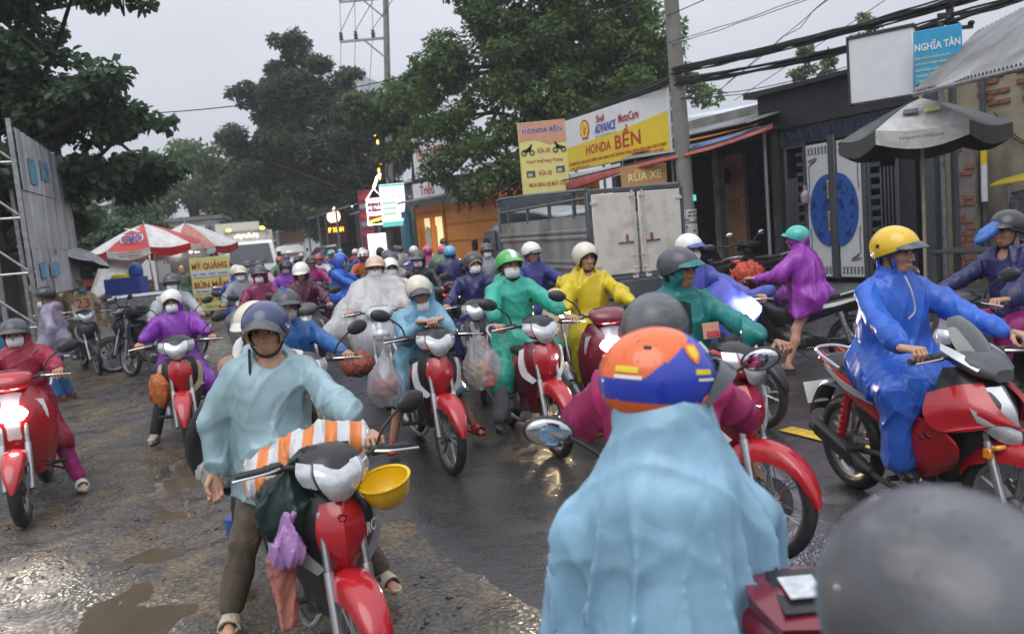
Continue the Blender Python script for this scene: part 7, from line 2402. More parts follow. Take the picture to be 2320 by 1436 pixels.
cable((3.5, 15.95, 5.55), (5.2, 9.5, 5.15), .05, .010, 'taut upper line crossing the sky right of the leaning pole', 1, 0, 6)
cable((3.5, 15.95, 5.02), (6.6, 10.6, 5.0), .06, .007, 'thin line above the upper bundle', 2, .05, 7)
cable((3.6, 15.9, 4.0), (6.5, 12.2, 3.95), .16, .008, 'slack thin line sagging under the lower bundle', 2, .05, 8)
cable((4.4, 14.9, 3.7), (6.9, 11.0, 5.2), .02, .006, 'thin slanting drop line near the gatehouse roof', 1, 0, 9)
cable((4.2, 15.2, 3.9), (6.0, 10.2, 5.3), .02, .006, 'thin steep drop line left of the light box', 2, .12, 10)
cable((-6.3, 14.6, 4.33), (3.4, 16.0, 6.05), .50, .010, 'long grey line crossing the road from the almond tree to the pole', 1, 0, 11)
cable((-9.6, 11.5, 3.78), (-6.3, 14.6, 4.33), .08, .008, 'thin line through the almond tree leaves', 1, 0, 12)
for k, dx in enumerate((-2.08, -1.4, -.6)):
    cable((-5.55 + .91 + dx, 38, 11.4), (1.6 + k * 1.2, 12, 11.6 + .3 * k), .25, .016, ['left', 'middle', 'right'][k] + ' power line from the lower crossarm toward the viewer', 1, 0, 20 + k)
    cable((-5.55 + .91 + dx, 38, 11.3), (-5.55 + 1.05 + dx, 38, 13.2), .0, .012, ['left', 'middle', 'right'][k] + ' jumper wire between the two crossarms', 1, 0, 30 + k)
    cable((-5.55 + .91 + dx, 38, 11.3), (-5.9 + dx * .9, 41, 7.8), .1, .012, ['left', 'middle', 'right'][k] + ' wire dropping from the crossarm into the tree', 1, 0, 40 + k)

# ---- parked cargo truck (forward +x)
M['truckblue'] = pm('truck_blue_paint', (.058, .074, .09), .38, coat=.3, var=.2, dirt=(.10, .09, .075), dscale=5)
M['truckbed'] = pm('truck_bed_sheet', (.34, .345, .335), .42, .35, var=.15, vscale=2.5, dirt=(.20, .18, .15), dscale=3, stretch=(1, 1, .5))
M['truckdoor'] = pm('truck_door_sheet', (.64, .61, .54), .42, .05, var=.08, vscale=2, dirt=(.46, .41, .33), dscale=3.5)
TA = math.atan2(.945, -.33)
g = empty('cargo_truck', (2.12, 12.78, 0), TA, 'blue cargo truck with pale rear doors parked beneath the shop signs', 'truck')
LT, WT = 4.25, 1.66
b = MB(); b.box((LT / 2, 0, .74), (LT + .1, WT, .16), bev=.01); b.box((LT / 2, .5, .55), (LT, .12, .22)); b.box((LT / 2, -.5, .55), (LT, .12, .22)); b.box((-.04, 0, .62), (.08, WT, .26), bev=.01)
b.obj('chassis', [M['truckblue']], g)
for s_ in (-1, 1):
    b = MB()
    nx = 2
    prof = []
    z = .83
    for z0, z1, ins in ((.83, .98, 0), (.98, 1.0, .02), (1.0, 1.03, .02), (1.03, 1.05, 0), (1.05, 1.08, .0), (1.08, 1.10, .02), (1.10, 1.13, .02), (1.13, 1.15, 0), (1.15, 1.48, 0), (1.48, 1.5, .02), (1.5, 1.53, .02), (1.53, 1.55, 0), (1.55, 1.58, 0), (1.58, 1.6, .02), (1.6, 1.63, .02), (1.63, 1.65, 0), (1.65, 1.84, 0)):
        prof += [(z0, ins), (z1, ins)]
    rows = [[(x, s_ * (WT / 2 + (.0 if i_ == 0 else .028)), z) for x in (.06, LT)] for z, i_ in prof]
    b.grid(rows, .03, 1)
    b.obj('side_panel', [M['truckbed']], g, ang=20)
b = MB()
for s_ in (-1, 1):
    for x in (.03, LT): b.box((x, s_ * (WT / 2 - .01), 1.45), (.10, .09, 1.45), bev=.01)
    for k in range(4): b.box((.55 + k * 1.05, s_ * WT / 2, 2.0), (.05, .05, .42))
    b.tube([(LT + .02, s_ * WT / 2, 1.7), (LT + .02, s_ * WT / 2, 2.22), (LT - .2, s_ * WT / 2, 2.34), (1.2, s_ * WT / 2, 2.26), (.03, s_ * WT / 2, 2.22)], .032, 8, sub=2)
    b.tube([(LT, s_ * WT / 2, 2.06), (.03, s_ * WT / 2, 2.10)], .026, 8)
b.box((LT, 0, 2.0), (.06, WT, .7)); b.box((.03, 0, 2.19), (.09, WT, .07), bev=.01)
b.obj('stake_frame', [M['truckblue']], g)
b = MB(); b.grid([[(LT - .2, -.7, 2.05), (LT - .2, 0, 2.1), (LT - .2, .7, 2.05)], [(2.6, -.75, 1.98), (2.6, 0, 2.05), (2.6, .75, 1.98)], [(1.6, -.72, 1.85), (1.6, 0, 1.9), (1.6, .72, 1.85)]], .04, 3); b.obj('load_cover', [coat_mat('truck_tarp_pale', (.42, .46, .48))], g, ang=0)
for s_ in (-1, 1):
    b = MB(); b.box((-.015, s_ * .405, 1.50), (.035, .765, 1.28), bev=.008)
    d_ = b.obj('rear_door', [M['truckdoor']], g)
    b = MB(); b.tube([(-.05, s_ * .09, .78), (-.05, s_ * .09, 2.17)], .018, 8)
    for z in (.95, 1.15, 2.08): b.box((-.045, s_ * .09, z), (.03, .08, .035), bev=.005)
    for z in (.80, .88): b.box((-.05, s_ * .12, z), (.05, .10, .05), bev=.006)
    b.obj('lock_bar', [M['goodsw']], d_)
    b = MB(); b.box((-.045, s_ * .24, 1.36), (.025, .26, .02)); b.box((-.05, s_ * .22, 1.42), (.03, .03, .12)); b.obj('door_latch', [M['brick']], d_)
    b = MB()
    for z in (1.02, 2.0): b.box((-.035, s_ * .76, z), (.02, .12, .05), bev=.005)
    b.obj('hinge', [M['goodsw']], d_)
b = MB(); b.box((-.03, 0, .68), (.05, WT - .1, .16), bev=.01); b.obj('rear_bumper', [M['truckblue']], g)
lettering('93H-029.35', g, M['inkw'], (-.062, -.32, .69), (0, -1, 0), (0, 0, 1), .62, .115)
for s_ in (-1, 1):
    b = MB(); b.box((-.06, s_ * .72, .62), (.04, .18, .09), bev=.01); b.obj('tail_lamp', [M['redlens']], g)
    for x in (.85, 5.0):
        b = MB(); b.lathe([(.001, .06), (.17, .06), (.2, .02), (.2, -.1)], c=(x, s_ * (WT / 2 - .14), .33), n=20); w_ = b.obj('wheel', [M['steel']], g)
        b = MB(); b.lathe([(.2, -.1), (.31, -.1), (.335, -.06), (.335, .06), (.31, .1), (.2, .1)], c=(x, s_ * (WT / 2 - .14), .335), n=26, closed=True); b.obj('tyre', [M['tyre']], w_)
b = MB(); b.loftx([(LT + .22, 1.12, .72, .60), (LT + .3, 1.15, .80, .68), (LT + 1.0, 1.18, .81, .70), (LT + 1.5, 1.05, .80, .56), (LT + 1.75, .85, .76, .36)], 24, 6, sub=2); b.obj('cab', [M['truckblue']], g)
for s_ in (-1, 1):
    b = MB(); b.grid([[(LT + .45, s_ * .815, 1.72), (LT + 1.15, s_ * .815, 1.72)], [(LT + .40, s_ * .83, 1.3), (LT + 1.5, s_ * .83, 1.3)]], .02, 2); b.obj('side_window', [M['glassdk']], g)
    b = MB(); b.box((LT + 1.45, s_ * .98, 1.45), (.06, .14, .26), bev=.02); b.obj('mirror', [M['black']], g)

# ---- vehicles coming along the road
def small_truck(loc, ang, label, box_h, cabm, boxm, lamps):
    g = empty('box_van', (*loc, 0), ang, label, 'van', 'vehicles far along the road')
    b = MB(); b.loft([[(x, y * (.94 if z > 1.6 else 1), z) for x, z in ((.0, .42), (.03, .9), (-.02, 1.3), (-.34, 1.98), (-.5, 2.06), (-1.2, 2.08), (-1.2, .42))] for y in (-.77, -.72, .72, .77)])
    b.obj('cab', [M[cabm]], g)
    b = MB(); b.grid([[(-.315, -.60, 1.96), (-.315, .60, 1.96)], [(-.02, -.66, 1.34), (-.02, .66, 1.34)]], .03, 1); ws = b.obj('windscreen', [M['glassdk']], g)
    b = MB(); b.tube([(.02, -.25, 1.34), (-.05, .1, 1.46)], .012, 5); b.tube([(.02, .2, 1.34), (-.05, .5, 1.46)], .012, 5); b.obj('wiper', [M['black']], ws)
    b = MB(); b.box((-2.3, 0, .6 + box_h / 2), (2.5, 1.66, box_h), bev=.02); b.obj('cargo_box', [M[boxm]], g)
    for s_ in (-1, 1):
        b = MB(); b.box((.02, s_ * .55, .85), (.05, .24, .16), bev=.02); b.obj('headlamp', [M['lens']], g)
        b = MB(); b.box((-.3, s_ * .88, 1.55), (.05, .13, .24), bev=.02); b.obj('mirror', [M['black']], g)
        if lamps:
            b = MB(); b.ell((-1.02, s_ * .52, .6 + box_h + .07), (.05, .09, .065), n=10, k=6); b.obj('marker_lamp', [M['amber_on']], g)
            b = MB(); b.ell((-1.03, s_ * .66, .6 + box_h - .12), (.02, .03, .03), n=8, k=5); b.obj('corner_lamp', [M['redlens']], g)
        for x in (-.55, -2.7):
            b = MB(); b.lathe([(.12, -.09), (.27, -.09), (.28, 0), (.27, .09), (.12, .09)], c=(x, s_ * .66, .28), n=18, closed=True); b.obj('wheel', [M['tyre']], g)
    b = MB(); b.box((.03, 0, .52), (.10, 1.5, .18), bev=.03); b.obj('bumper', [M['dgrey']], g)
    b = MB(); b.box((.05, 0, 1.0), (.03, .8, .1), bev=.01); b.obj('grille', [M['dgrey']], g)
    if lamps:
        b = MB()
        for k in range(9): b.box((-1.03, -.34 + k * .085, .6 + box_h - .16 + .03 * (k % 2)), (.02, .05, .07 + .03 * (k % 3)))
        b.obj('box_lettering', [M['lit_cream']], g)
        b = MB(); b.box((-1.6, 0, .6 + box_h + .03), (1.2, 1.3, .06)); b.obj('roof_rack', [M['goodsw']], g)
    return g
small_truck((-8.0, 25.2), R(-68), 'white box van with two amber roof lamps facing the crowd', 1.80, 'white', 'goodsw', True)
small_truck((-14.2, 54), R(-70), 'distant white truck with a salmon box behind the pickup', 2.25, 'white', 'signs', False)
g = empty('pickup', (-10.75, 41, 0), R(112), 'white pickup with a lit tail lamp seen from behind', 'pickup', 'vehicles far along the road')
b = MB(); b.box((1.0, 0, .85), (2.0, 1.75, .62), bev=.06); b.box((3.6, 0, .85), (1.6, 1.75, .6), bev=.10); b.loftx([(1.6, 1.35, .72, .2), (1.75, 1.45, .76, .36), (2.6, 1.5, .76, .40), (3.3, 1.25, .74, .14)], 22, 5, sub=2); b.obj('body', [M['white']], g)
b = MB(); b.grid([[(1.70, -.6, 1.72), (1.70, .6, 1.72)], [(1.55, -.66, 1.32), (1.55, .66, 1.32)]], .03, 2); b.obj('rear_window', [M['glassdk']], g)
for s_ in (-1, 1):
    b = MB(); b.box((-.01, s_ * .76, .95), (.05, .16, .36), bev=.02); b.obj('tail_lamp', [M['red_on'] if s_ > 0 else M['redlens']], g)
    if s_ > 0: b = MB(); b.ell((-.05, s_ * .76, 1.12), (.03, .08, .08), n=10, k=6); b.obj('turn_lamp', [M['amber_on']], g)
    for x in (.8, 3.5):
        b = MB(); b.lathe([(.15, -.11), (.34, -.11), (.36, 0), (.34, .11), (.15, .11)], c=(x, s_ * .78, .36), n=18, closed=True); b.obj('wheel', [M['tyre']], g)
b = MB(); b.box((-.02, 0, 1.02), (.03, .5, .18)); b.obj('tailgate_panel', [M['signw']], g)
b = MB(); b.box((1.62, .12, 1.5), (.03, .3, .18)); b.obj('painted_reflection', [M['lit_cream']], g)  # glowing patch painted in as a reflection on the rear window
def car(loc, ang, label, m_):
    g = empty('parked_car', (*loc, 0), ang, label, 'car', 'vehicles far along the road')
    b = MB(); b.loftx([(-2.1, .75, .7, .3), (-1.9, .8, .82, .42), (0, .78, .85, .42), (1.6, .74, .82, .36), (2.1, .65, .7, .22)], 24, 5, sub=2); b.loftx([(-1.9, 1.25, .62, .12), (-1.4, 1.4, .68, .3), (.2, 1.42, .68, .3), (.9, 1.2, .66, .08)], 22, 5, sub=2); b.obj('body', [M[m_]], g)
    b = MB(); b.grid([[(.35, -.55, 1.66), (.35, .55, 1.66)], [(.98, -.62, 1.2), (.98, .62, 1.2)]], .03, 2); b.obj('windscreen', [M['glassdk']], g)
    for s_ in (-1, 1):
        b = MB(); b.grid([[(-1.3, s_ * .69, 1.62), (.25, s_ * .69, 1.62)], [(-1.6, s_ * .72, 1.22), (.75, s_ * .72, 1.22)]], .03, 2); b.obj('side_window', [M['glassdk']], g)
        for x in (-1.3, 1.3):
            b = MB(); b.lathe([(.15, -.1), (.31, -.1), (.32, 0), (.31, .1), (.15, .1)], c=(x, s_ * .76, .32), n=18, closed=True); b.obj('wheel', [M['tyre']], g)
        b = MB(); b.box((2.02, s_ * .5, .8), (.06, .3, .14), bev=.02); b.obj('headlamp', [M['lens']], g)
    return g
car((-11.6, 52), R(150), 'silver car nosing out below the lit fruit sign', 'silverp')
car((-10.4, 49.5), R(140), 'white car parked close beside the silver one', 'white')

# ------------------------------------------------------------------ the crowd: near and middle riders, each on a motorbike
def hd(hx, hy): return math.atan2(hy, hx)


def blob(name, label, cat, loc, fn, lo, hi, h, mat, rot=0.0, group=None, parent=None):
    V, Q = sdf_mesh(fn, lo, hi, h)
    b = MB(); b.add(V, Q)
    o = b.obj(name, [mat], parent, ang=0)
    o.location = loc; o.rotation_euler = (0, 0, rot)
    if parent is None: tag(o, label, cat, group)
    return o


def decal(par, inf, az, el, w, h, mat, name='printed_mark', poly=None, lift=1.012):
    """A printed mark lying on the helmet shell."""
    C = np.array((-.012, 0, .028)); ra = np.array((.139, .121, .122)) * lift
    rows = []
    for v in np.linspace(-.5, .5, 5):
        row = []
        for u in np.linspace(-.5, .5, 5):
            k = 1.0
            if poly == 'shield': k = 1.0 if v > -.1 else max(.12, 1 + (v + .1) * 2.1)
            a, e = R(az) + u * w * k / .125, R(el) + v * h / .125
            row.append(C + ra * (math.cos(e) * math.cos(a), math.cos(e) * math.sin(a), math.sin(e)))
        rows.append(row)
    b = MB(); b.grid(xform(np.array(rows).reshape(-1, 3), inf['Rh'], inf['head'], inf['s']).reshape(5, 5, 3), .002, 2)
    hm = [c for c in par.children if c.name.startswith('helmet')][0]
    return b.obj(name, [mat], hm)


M['bagclear'] = coat_mat('thin_plastic_bag', (.62, .58, .60), .42, .2)
M['baglilac'] = coat_mat('lilac_plastic_bag', (.44, .24, .52), .96, .25)
M['bagorange'] = coat_mat('orange_plastic_bag', (.62, .20, .06), 1.0, .3)
M['baggreen'] = coat_mat('dark_green_bag', (.022, .05, .045), 1.0, .4)
M['bagpink'] = coat_mat('salmon_plastic_bag', (.55, .22, .17), .9, .3)

# ---- man on the near red motorbike at the lower left
H1 = hd(.41, -.91); O1 = (-.87, 3.26)
b1 = bike((-.885, 3.27), H1, 'red and black motorbike with big clear headlamp and hanging yellow hard hat', 'red', 'black', 'silverp', cowl='black', mirrors=(0, 1), steer=.10, emblem=True)
b1.scale = (.93,) * 3
lettering('YAMAHA', b1, M['inkw'], (.215, -.190, .50), (.94, -.26, 0), (-.35, 0, .94), .17, .034)
lettering('RC', b1, M['inkw'], (.455, .128, .70), (-.62, .72, .1), (-.2, .1, .97), .06, .05)
b = MB(); b.grid([[(.93, 0, .41), (.925, .03, .405), (.92, .05, .385)], [(.945, 0, .36), (.94, .02, .36), (.935, .035, .35)]], .01, 2, mirror=True); b.obj('fender_tip', [M['white']], b1)
p, inf = person((-.97, 3.26), H1, 'man in pale blue raincoat and navy helmet looking toward us from the near motorbike', coat='c_pale', coat_len=.60, hip=(-.36, 0, .775), lean=1, head=(-20, 4, 0), hands=('hang', ((.295, .285, .925), 'grip')), feet=((-.40, -.30, .08), (-.30, .42, .08)), scale=.89,
                helmet=('threeq', 'h_navy'), rim='gold', visor=.075, vmat='h_grey', hood=False, open_hood=True, trousers='tr_khaki', shoes=('slide', 'sh_beige', 'sh_beige'), d=3.4, seed=11, bulk=.96, freq=14, amp=.028)
b = MB(); b.tube([inf['head'] + np.array(q) for q in ((.03, -.085, -.07), (.05, -.095, -.16), (.06, -.10, -.25), (.055, -.11, -.31))], [.006, .006, .008, .014], 6, sub=3); b.obj('loose_strap', [M['strap']], p)
p2, inf = person((-.985, 3.24), H1, 'passenger in cream cap and blue boots half hidden behind the man in pale blue', coat='shirt_white', coat_len='hip', hip=(-.80, .02, .80), lean=6, head=(-35, 8, 0), hands=(None, None), bulk=.78, feet=((-.86, -.17, .15), (-.70, .22, .35)), scale=.84,
                 helmet=('cap', 'h_cream'), visor=.07, hood=False, open_hood=True, trousers='tr_dark', shoes=('boot', 'boot_blue', 'boot_yellow'), d=4.2, seed=15, skin='skin2')
b = MB(); b.lathe([(.30 + .045 * math.cos(t), .04 * math.sin(t)) for t in np.linspace(0, 2 * PI, 11)[:-1]], axis='x', n=40, closed=True)
o = mobj('spare_tyre', b, [M['tyre']], 'bare black tyre carried upright behind the man in pale blue', 'tyre'); o.location = (-1.40, 4.10, .76); o.rotation_euler = (.1, .25, R(-60))
blob('plastic_bag', 'crumpled clear plastic bag at the left elbow of the man in pale blue', 'bag', (-1.55, 3.95, .63), lambda P: smin(d_ell(P, (0, 0, 0), (.13, .08, .09)), d_seg(P, (.1, 0, .02), (.2, 0, .05), .03), .05) + folds(P, .04, 5, 40), (-.25, -.2, -.2), (.3, .2, .2), .01, M['tarpw'])
M['stripe_bag'] = pm('striped_sack', (.5, .5, .5), .4)
_m = M['stripe_bag'] = M['stripe_bag'].copy(); _m.name = 'coat_striped_sack'
_nt = _m.node_tree; _b = _nt.nodes['Principled BSDF']; _w = _nt.nodes.new('ShaderNodeTexWave'); _w.inputs['Scale'].default_value = 3.4; _w.inputs['Distortion'].default_value = 1.4; _w.inputs['Detail'].default_value = 2
_t = _nt.nodes.new('ShaderNodeTexCoord'); _nt.links.new(_t.outputs['Object'], _w.inputs['Vector'])
_c = _nt.nodes.new('ShaderNodeValToRGB'); _c.color_ramp.interpolation = 'CONSTANT'; _c.color_ramp.elements[0].color = (.62, .19, .04, 1); _c.color_ramp.elements[1].color = (.52, .53, .54, 1); _c.color_ramp.elements[1].position = .5
_nt.links.new(_w.outputs['Color'], _c.inputs[0]); _nt.links.new(_c.outputs[0], _b.inputs['Base Color']); _b.inputs['Roughness'].default_value = .3
blob('striped_sack', 'bulging orange and white striped plastic sack on the lap of the man', 'sack', (-.845, 3.12, .885), lambda P: smin(d_ell(P, (0, 0, 0), (.19, .13, .11)), smin(d_ell(P, (-.14, -.03, -.06), (.12, .11, .11)), d_ell(P, (.10, .0, .05), (.14, .10, .085)), .05), .06) + folds(P, .022, 8, 34), (-.4, -.3, -.3), (.4, .3, .3), .009, _m, R(8))
blob('cloth_bag', 'dark green cloth bag slung beside the red front panel', 'bag', (-.91, 2.93, .74), lambda P: smin(d_ell(P, (0, 0, 0), (.12, .10, .14)), d_seg(P, (.0, 0, .1), (.08, .05, .2), .03), .06) + folds(P, .02, 9, 34), (-.25, -.2, -.25), (.25, .2, .3), .01, M['baggreen'])
lb_ = blob('plastic_bag', 'small lilac plastic bag hanging below the dark green bag', 'bag', (-.885, 2.80, .655), lambda P: smin(smin(d_ell(P, (0, 0, -.03), (.088, .075, .10)), d_seg(P, (.0, 0, .05), (.04, .02, .15), .022), .07), d_ell(P, (-.03, 0, -.06), (.06, .05, .06)), .03) + folds(P, .022, 3, 48), (-.18, -.15, -.2), (.18, .15, .22), .007, M['baglilac']); lb_.scale = (.72,) * 3
blob('plastic_bag', 'limp salmon plastic bag dangling under the lilac bag', 'bag', (-.925, 2.82, .47), lambda P: d_seg(P, (0, 0, .12), (.01, 0, -.10), .05, .03) + folds(P, .02, 4, 48), (-.14, -.12, -.2), (.14, .12, .25), .008, M['bagpink'])
b = MB()
b.lathe([(.128, .0), (.124, -.03), (.108, -.085), (.075, -.125), (.03, -.145), (.001, -.148)], axis='z', n=32)
b.lathe([(.122, -.001), (.118, -.03), (.10, -.08), (.07, -.118), (.001, -.14)], axis='z', n=32)
b.lathe([(.126, -.006), (.136, .004), (.136, .010), (.120, .006)], axis='z', n=32, closed=True)
o = mobj('hard_hat', b, [M['h_yellow']], 'yellow hard hat hanging upside down from the near handlebar', 'hard hat'); o.location = (-.535, 2.93, .825); o.rotation_euler = (.22, -.12, 0); o.scale = (.76,) * 3

# ---- woman leaning on folded hands, shopping bags on both bars
H2 = hd(.30, -.95); O2 = (-.71, 6.23)
b2 = bike(O2, H2, 'red motorbike with two slanted headlamps carrying clear shopping bags', 'red', 'black', 'white', steer=.12, wheels='alloy', mirrors=(1, 0))
person(O2, H2, 'woman in sky blue raincoat resting folded hands on the handlebar', coat='c_lblue', coat_len='knee', hip=(-.24, 0, .76), lean=27, head=(-6, 14, 4), hands=('clasp', 'clasp'), feet=((-.09, -.33, .07), (-.16, .42, .07)), scale=.88,
       helmet=('threeq', 'h_cream'), visor=.07, vmat='h_dgrey', mask='mask', masklow=.062, trousers='tr_dark', tlen='short', shoes=('slide', 'sh_red', 'sh_red'), d=6.2, seed=21)
for k, (x, y, z, lb) in enumerate(((-.98, 5.84, .70, 'clear shopping bag with pink fruit on the left of the slanted headlamps'), (-.26, 6.0, .74, 'clear shopping bag with red and green fruit right of the slanted headlamps'))):
    g = empty('shopping_bag', (x, y, z), 0, lb, 'bag', 'clear shopping bags on the red motorbike')
    s_ = 1 if k else -1
    blob('film', None, None, (0, 0, 0), lambda P: smin(d_ell(P, (.0, 0, -.06), (.125, .10, .15)), smin(d_seg(P, (0, 0, .05), (-.05 * s_, 0, .30), .05, .02), d_seg(P, (0, 0, 0), (-.02 * s_, 0, .12), .08, .05), .06), .08) + folds(P, .022, 30 + k, 40), (-.25, -.2, -.28), (.25, .2, .36), .012, M['bagclear'], parent=g)
    b = MB(); q = random.Random(k)
    for i in range(16): b.ell((q.uniform(-.07, .07), q.uniform(-.05, .05), q.uniform(-.17, -.02)), (.036, .036, .032), n=8, k=6, m=q.choice((0, 0, 1, 2)) if k else q.choice((0, 0, 0, 1)))
    b.obj('fruit', [pm('fruit_red', (.48, .10, .12), .4), pm('fruit_green', (.20, .30, .05), .4), pm('fruit_orange', (.6, .22, .06), .4)], g)

# ---- green raincoat rider
H3 = hd(.28, -.96); O3 = (.09, 6.42)
bike(O3, H3, 'red motorbike with pointed front panel ridden by the green raincoat', 'red', 'dred', 'white', steer=.06, wheels='wire', cowl='red', mirrors=(1, 0))
person(O3, H3, 'rider in bright green raincoat with green striped helmet and white mask', coat='c_green', coat_len='knee', hip=(-.28, 0, .80), lean=-1, head=(8, 0, -3), feet=((.24, -.36, .08), 'peg'), scale=.93,
       helmet=('half', 'h_green'), visor=.035, two=Two(lambda c: abs(c[1]) < .028 and c[2] > .06, M['h_white']), mask='mask', hood=False, open_hood=True, trousers='tr_grey', shoes=('shoe', 'sh_black', 'sh_black'), d=6.6, seed=31)

# ---- yellow raincoat
H4 = hd(.12, -.99); O4 = (.71, 6.68)
bike(O4, H4, 'maroon scooter with lit lamp in front of the yellow raincoat', 'dred', 'black', 'silverp', style='scooter', lamp='head_on', mirrors=(1, 0))
person(O4, H4, 'woman in yellow raincoat and cream open helmet beside the truck', coat='c_yellow', coat_len='knee', hip=(-.26, 0, .80), lean=-2, head=(12, 4, 0), feet=('floor', 'ground'), scale=.93, helmet=('threeq', 'h_cream'), visor=None, hood=False, open_hood=True, trousers='tr_brown', shoes=('slide', 'sh_brown', 'sh_brown'), d=6.8, seed=41, bulk=1.0)

# ---- teal raincoat old man on the red motorbike with spoked wheel
H5 = hd(.22, -.975); O5 = (1.03, 4.40)
bike(O5, H5, 'red motorbike with large spoked front wheel and red fender at the centre right', 'red', 'dred', 'white', steer=.42, wheels='wire', cowl='red', mirrors=(0, 0), fend='red')
p, inf = person(O5, H5, 'older man in teal raincoat and dark helmet over a teal cap', coat='c_teal', coat_len='knee', hip=(-.26, 0, .79), lean=3, head=(28, 4, 0), feet=('peg', (.02, .36, .07)), scale=.92, helmet=('half', 'h_dgrey'), visor=.055, vmat='c_teal', trousers='tr_brown', tlen='short', shoes=('slide', 'sh_brown', 'sh_brown'), d=4.6, seed=51, skin='skin2', bulk=1.0)
b = MB(); q = inf['hip'] + np.array((.205, .10, .26)); b.grid([[q + (0, -.05, .05), q + (0, .05, .05)], [q + (.012, -.05, -.04), q + (.012, .05, -.04)]], .006, 1); b.grid([[q + (.008, -.03, .0), q + (.008, .045, .0)], [q + (.018, -.03, -.03), q + (.018, .045, -.03)]], .006, 1, m=1); b.obj('chest_badge', [M['signs'], M['red']], p)

# ---- magenta rider seen from behind
H6 = hd(.15, .99); O6 = (.47, 2.62)
bike(O6, H6, 'dark red motorbike under the magenta rider, its grip and lever showing', 'dred', 'dred', 'silverp', cowl='dred', mirrors=(1, 0), lod=1)
p, inf = person(O6, H6, 'magenta raincoat rider with smoked visor, just beyond the orange and blue helmet', coat='c_cerise', coat_len='knee', hip=(-.22, 0, .77), lean=14, head=(-12, 0, 0), feet=('peg', 'peg'), scale=.89, helmet=('threeq', 'h_grey'), visor=None, shield=(.07, -.11), d=2.8, seed=61, bulk=1.0)
b = MB(); q = np.array((.40, -.075, 1.0)); b.box((0, 0, 0), (.05, .004, .06)); b.box((0, -.003, .012), (.04, .003, .015), m=1); o = b.obj('sticker', [M['inkw'], M['inkb']], p); o.location = (.37, -.17, .98); o.rotation_euler = (0, -.3, .1)

# ---- nearest rider in light blue, orange and blue helmet, seen from behind
H7 = hd(.10, .995); O7 = (.42, 1.74)
bike(O7, H7, 'dark motorbike of the nearest light blue rider, only its mirror and bars showing', 'black', 'black', 'dgrey', mirrors=(0, 1), lod=1, style='under', nobar=True)
two = Two(lambda c: (c[2] > .098 + .75 * c[0] and c[0] < .035 and c[2] > .03) or c[2] < -.018, M['h_orange'])
p, inf = person((.315, 1.74), H7, 'nearest rider in light blue raincoat with orange and blue helmet, back turned', coat='c_sky', coat_len=.45, hip=(-.13, 0, .65), lift=.085, lean=8, head=(-76, 8, -4), hands=(None, None), feet=('peg', 'peg'), scale=.93,
                helmet=('threeq', 'h_blue'), two=two, visor=.045, vmat='glassdk', rim='h_orange', hood=False, d=1.9, seed=74, bulk=.92, freq=15, amp=.022, pleat=(8, .05, .02, -.02), sleeves=False, vert=.3, drape=[((-.06, -.115, 1.03), (.0, -.135, .78), .072, .095), ((-.06, .19, 1.035), (.0, .21, .78), .08, .105), ((-.12, .02, .98), (-.20, .03, .5), .14, .19), ((.0, .02, .9), (.02, .02, .5), .17, .20), ((-.09, -.03, 1.10), (-.09, .05, 1.10), .10, .10), ((-.09, .01, 1.10), (-.06, 0, 1.27), .115, .10)])
decal(p, inf, -66, 33, .042, .052, M['h_orange'], 'shield_mark', 'shield'); decal(p, inf, -66, 33, .026, .034, M['inky'], 'shield_mark', 'shield', 1.02)
decal(p, inf, -58, 12, .045, .012, M['inky']); decal(p, inf, -54, 4, .05, .006, M['inkw']); decal(p, inf, -138, 12, .055, .014, M['inky']); decal(p, inf, -136, 4, .065, .008, M['inkw']); decal(p, inf, -30, 40, .02, .03, M['inkw'])
decal(p, inf, -120, 38, .02, .008, M['ink'], 'vent_slot')
drops(p, inf, 130, 5)
b = MB()
q = lambda *a: inf['head'] + inf['Rh'] @ np.array(a) * inf['s']
b.grid([[q(.05, -.10, -.02), q(.02, -.105, -.03)], [q(.055, -.10, -.09), q(.0, -.105, -.09)], [q(.045, -.085, -.16), q(-.03, -.09, -.15)], [q(.02, -.07, -.22), q(-.05, -.08, -.19)]], .004, 3)
b.obj('clear_flap', [M['c_clear']], p)

# ---- the round grey helmet at the lower right corner
H8 = hd(.0, 1.0); O8 = (.54, 1.20)
b8 = bike(O8, H8, 'dark red scooter with a meter screen ahead of the nearest grey helmet', 'dred', 'black', 'dgrey', style='scooter', cowl='dred', mirrors=(0, 0), lod=1, nobar=True)
b = MB()
b.grid([[(.425, -.115, 1.055), (.435, 0, 1.065), (.425, .115, 1.055)], [(.33, -.135, 1.058), (.33, 0, 1.066), (.33, .135, 1.058)], [(.23, -.10, 1.03), (.22, 0, 1.03), (.23, .10, 1.03)]], .03, 3)
b.grid([[(.41, -.075, 1.083), (.41, .075, 1.083)], [(.25, -.085, 1.062), (.25, .085, 1.062)]], .008, 1, m=1)
b.grid([[(.365, -.015, 1.090), (.365, .062, 1.090)], [(.285, -.012, 1.080), (.285, .060, 1.080)]], .004, 1, m=2)
b.ell((.29, -.045, 1.082), (.008, .008, .004), n=10, k=6, m=3)
b.obj('meter_screen', [M['dred'], M['black'], pm('meter_display', (.5, .52, .54), .3, var=.25, vscale=40), pm('meter_lamp', (.1, .8, .2), .3, emit=(.1, 1, .25), estr=3, var=0)], b8)
b8.scale = (.90,) * 3
p, inf = person((.47, 1.10), H8, 'nearest rider of all, only the top of a matt grey helmet in view', coat='c_black', coat_len='hip', hip=(-.50, .105, .727), lean=6, head=(0, 8, 0), hands=(None, None), feet=('floor', 'floor'), scale=.90, helmet=('threeq', 'h_grey'), visor=None, rim='h_dgrey', hood=False, d=2.2, seed=81, strap=False)
drops(p, inf, 110, 6)

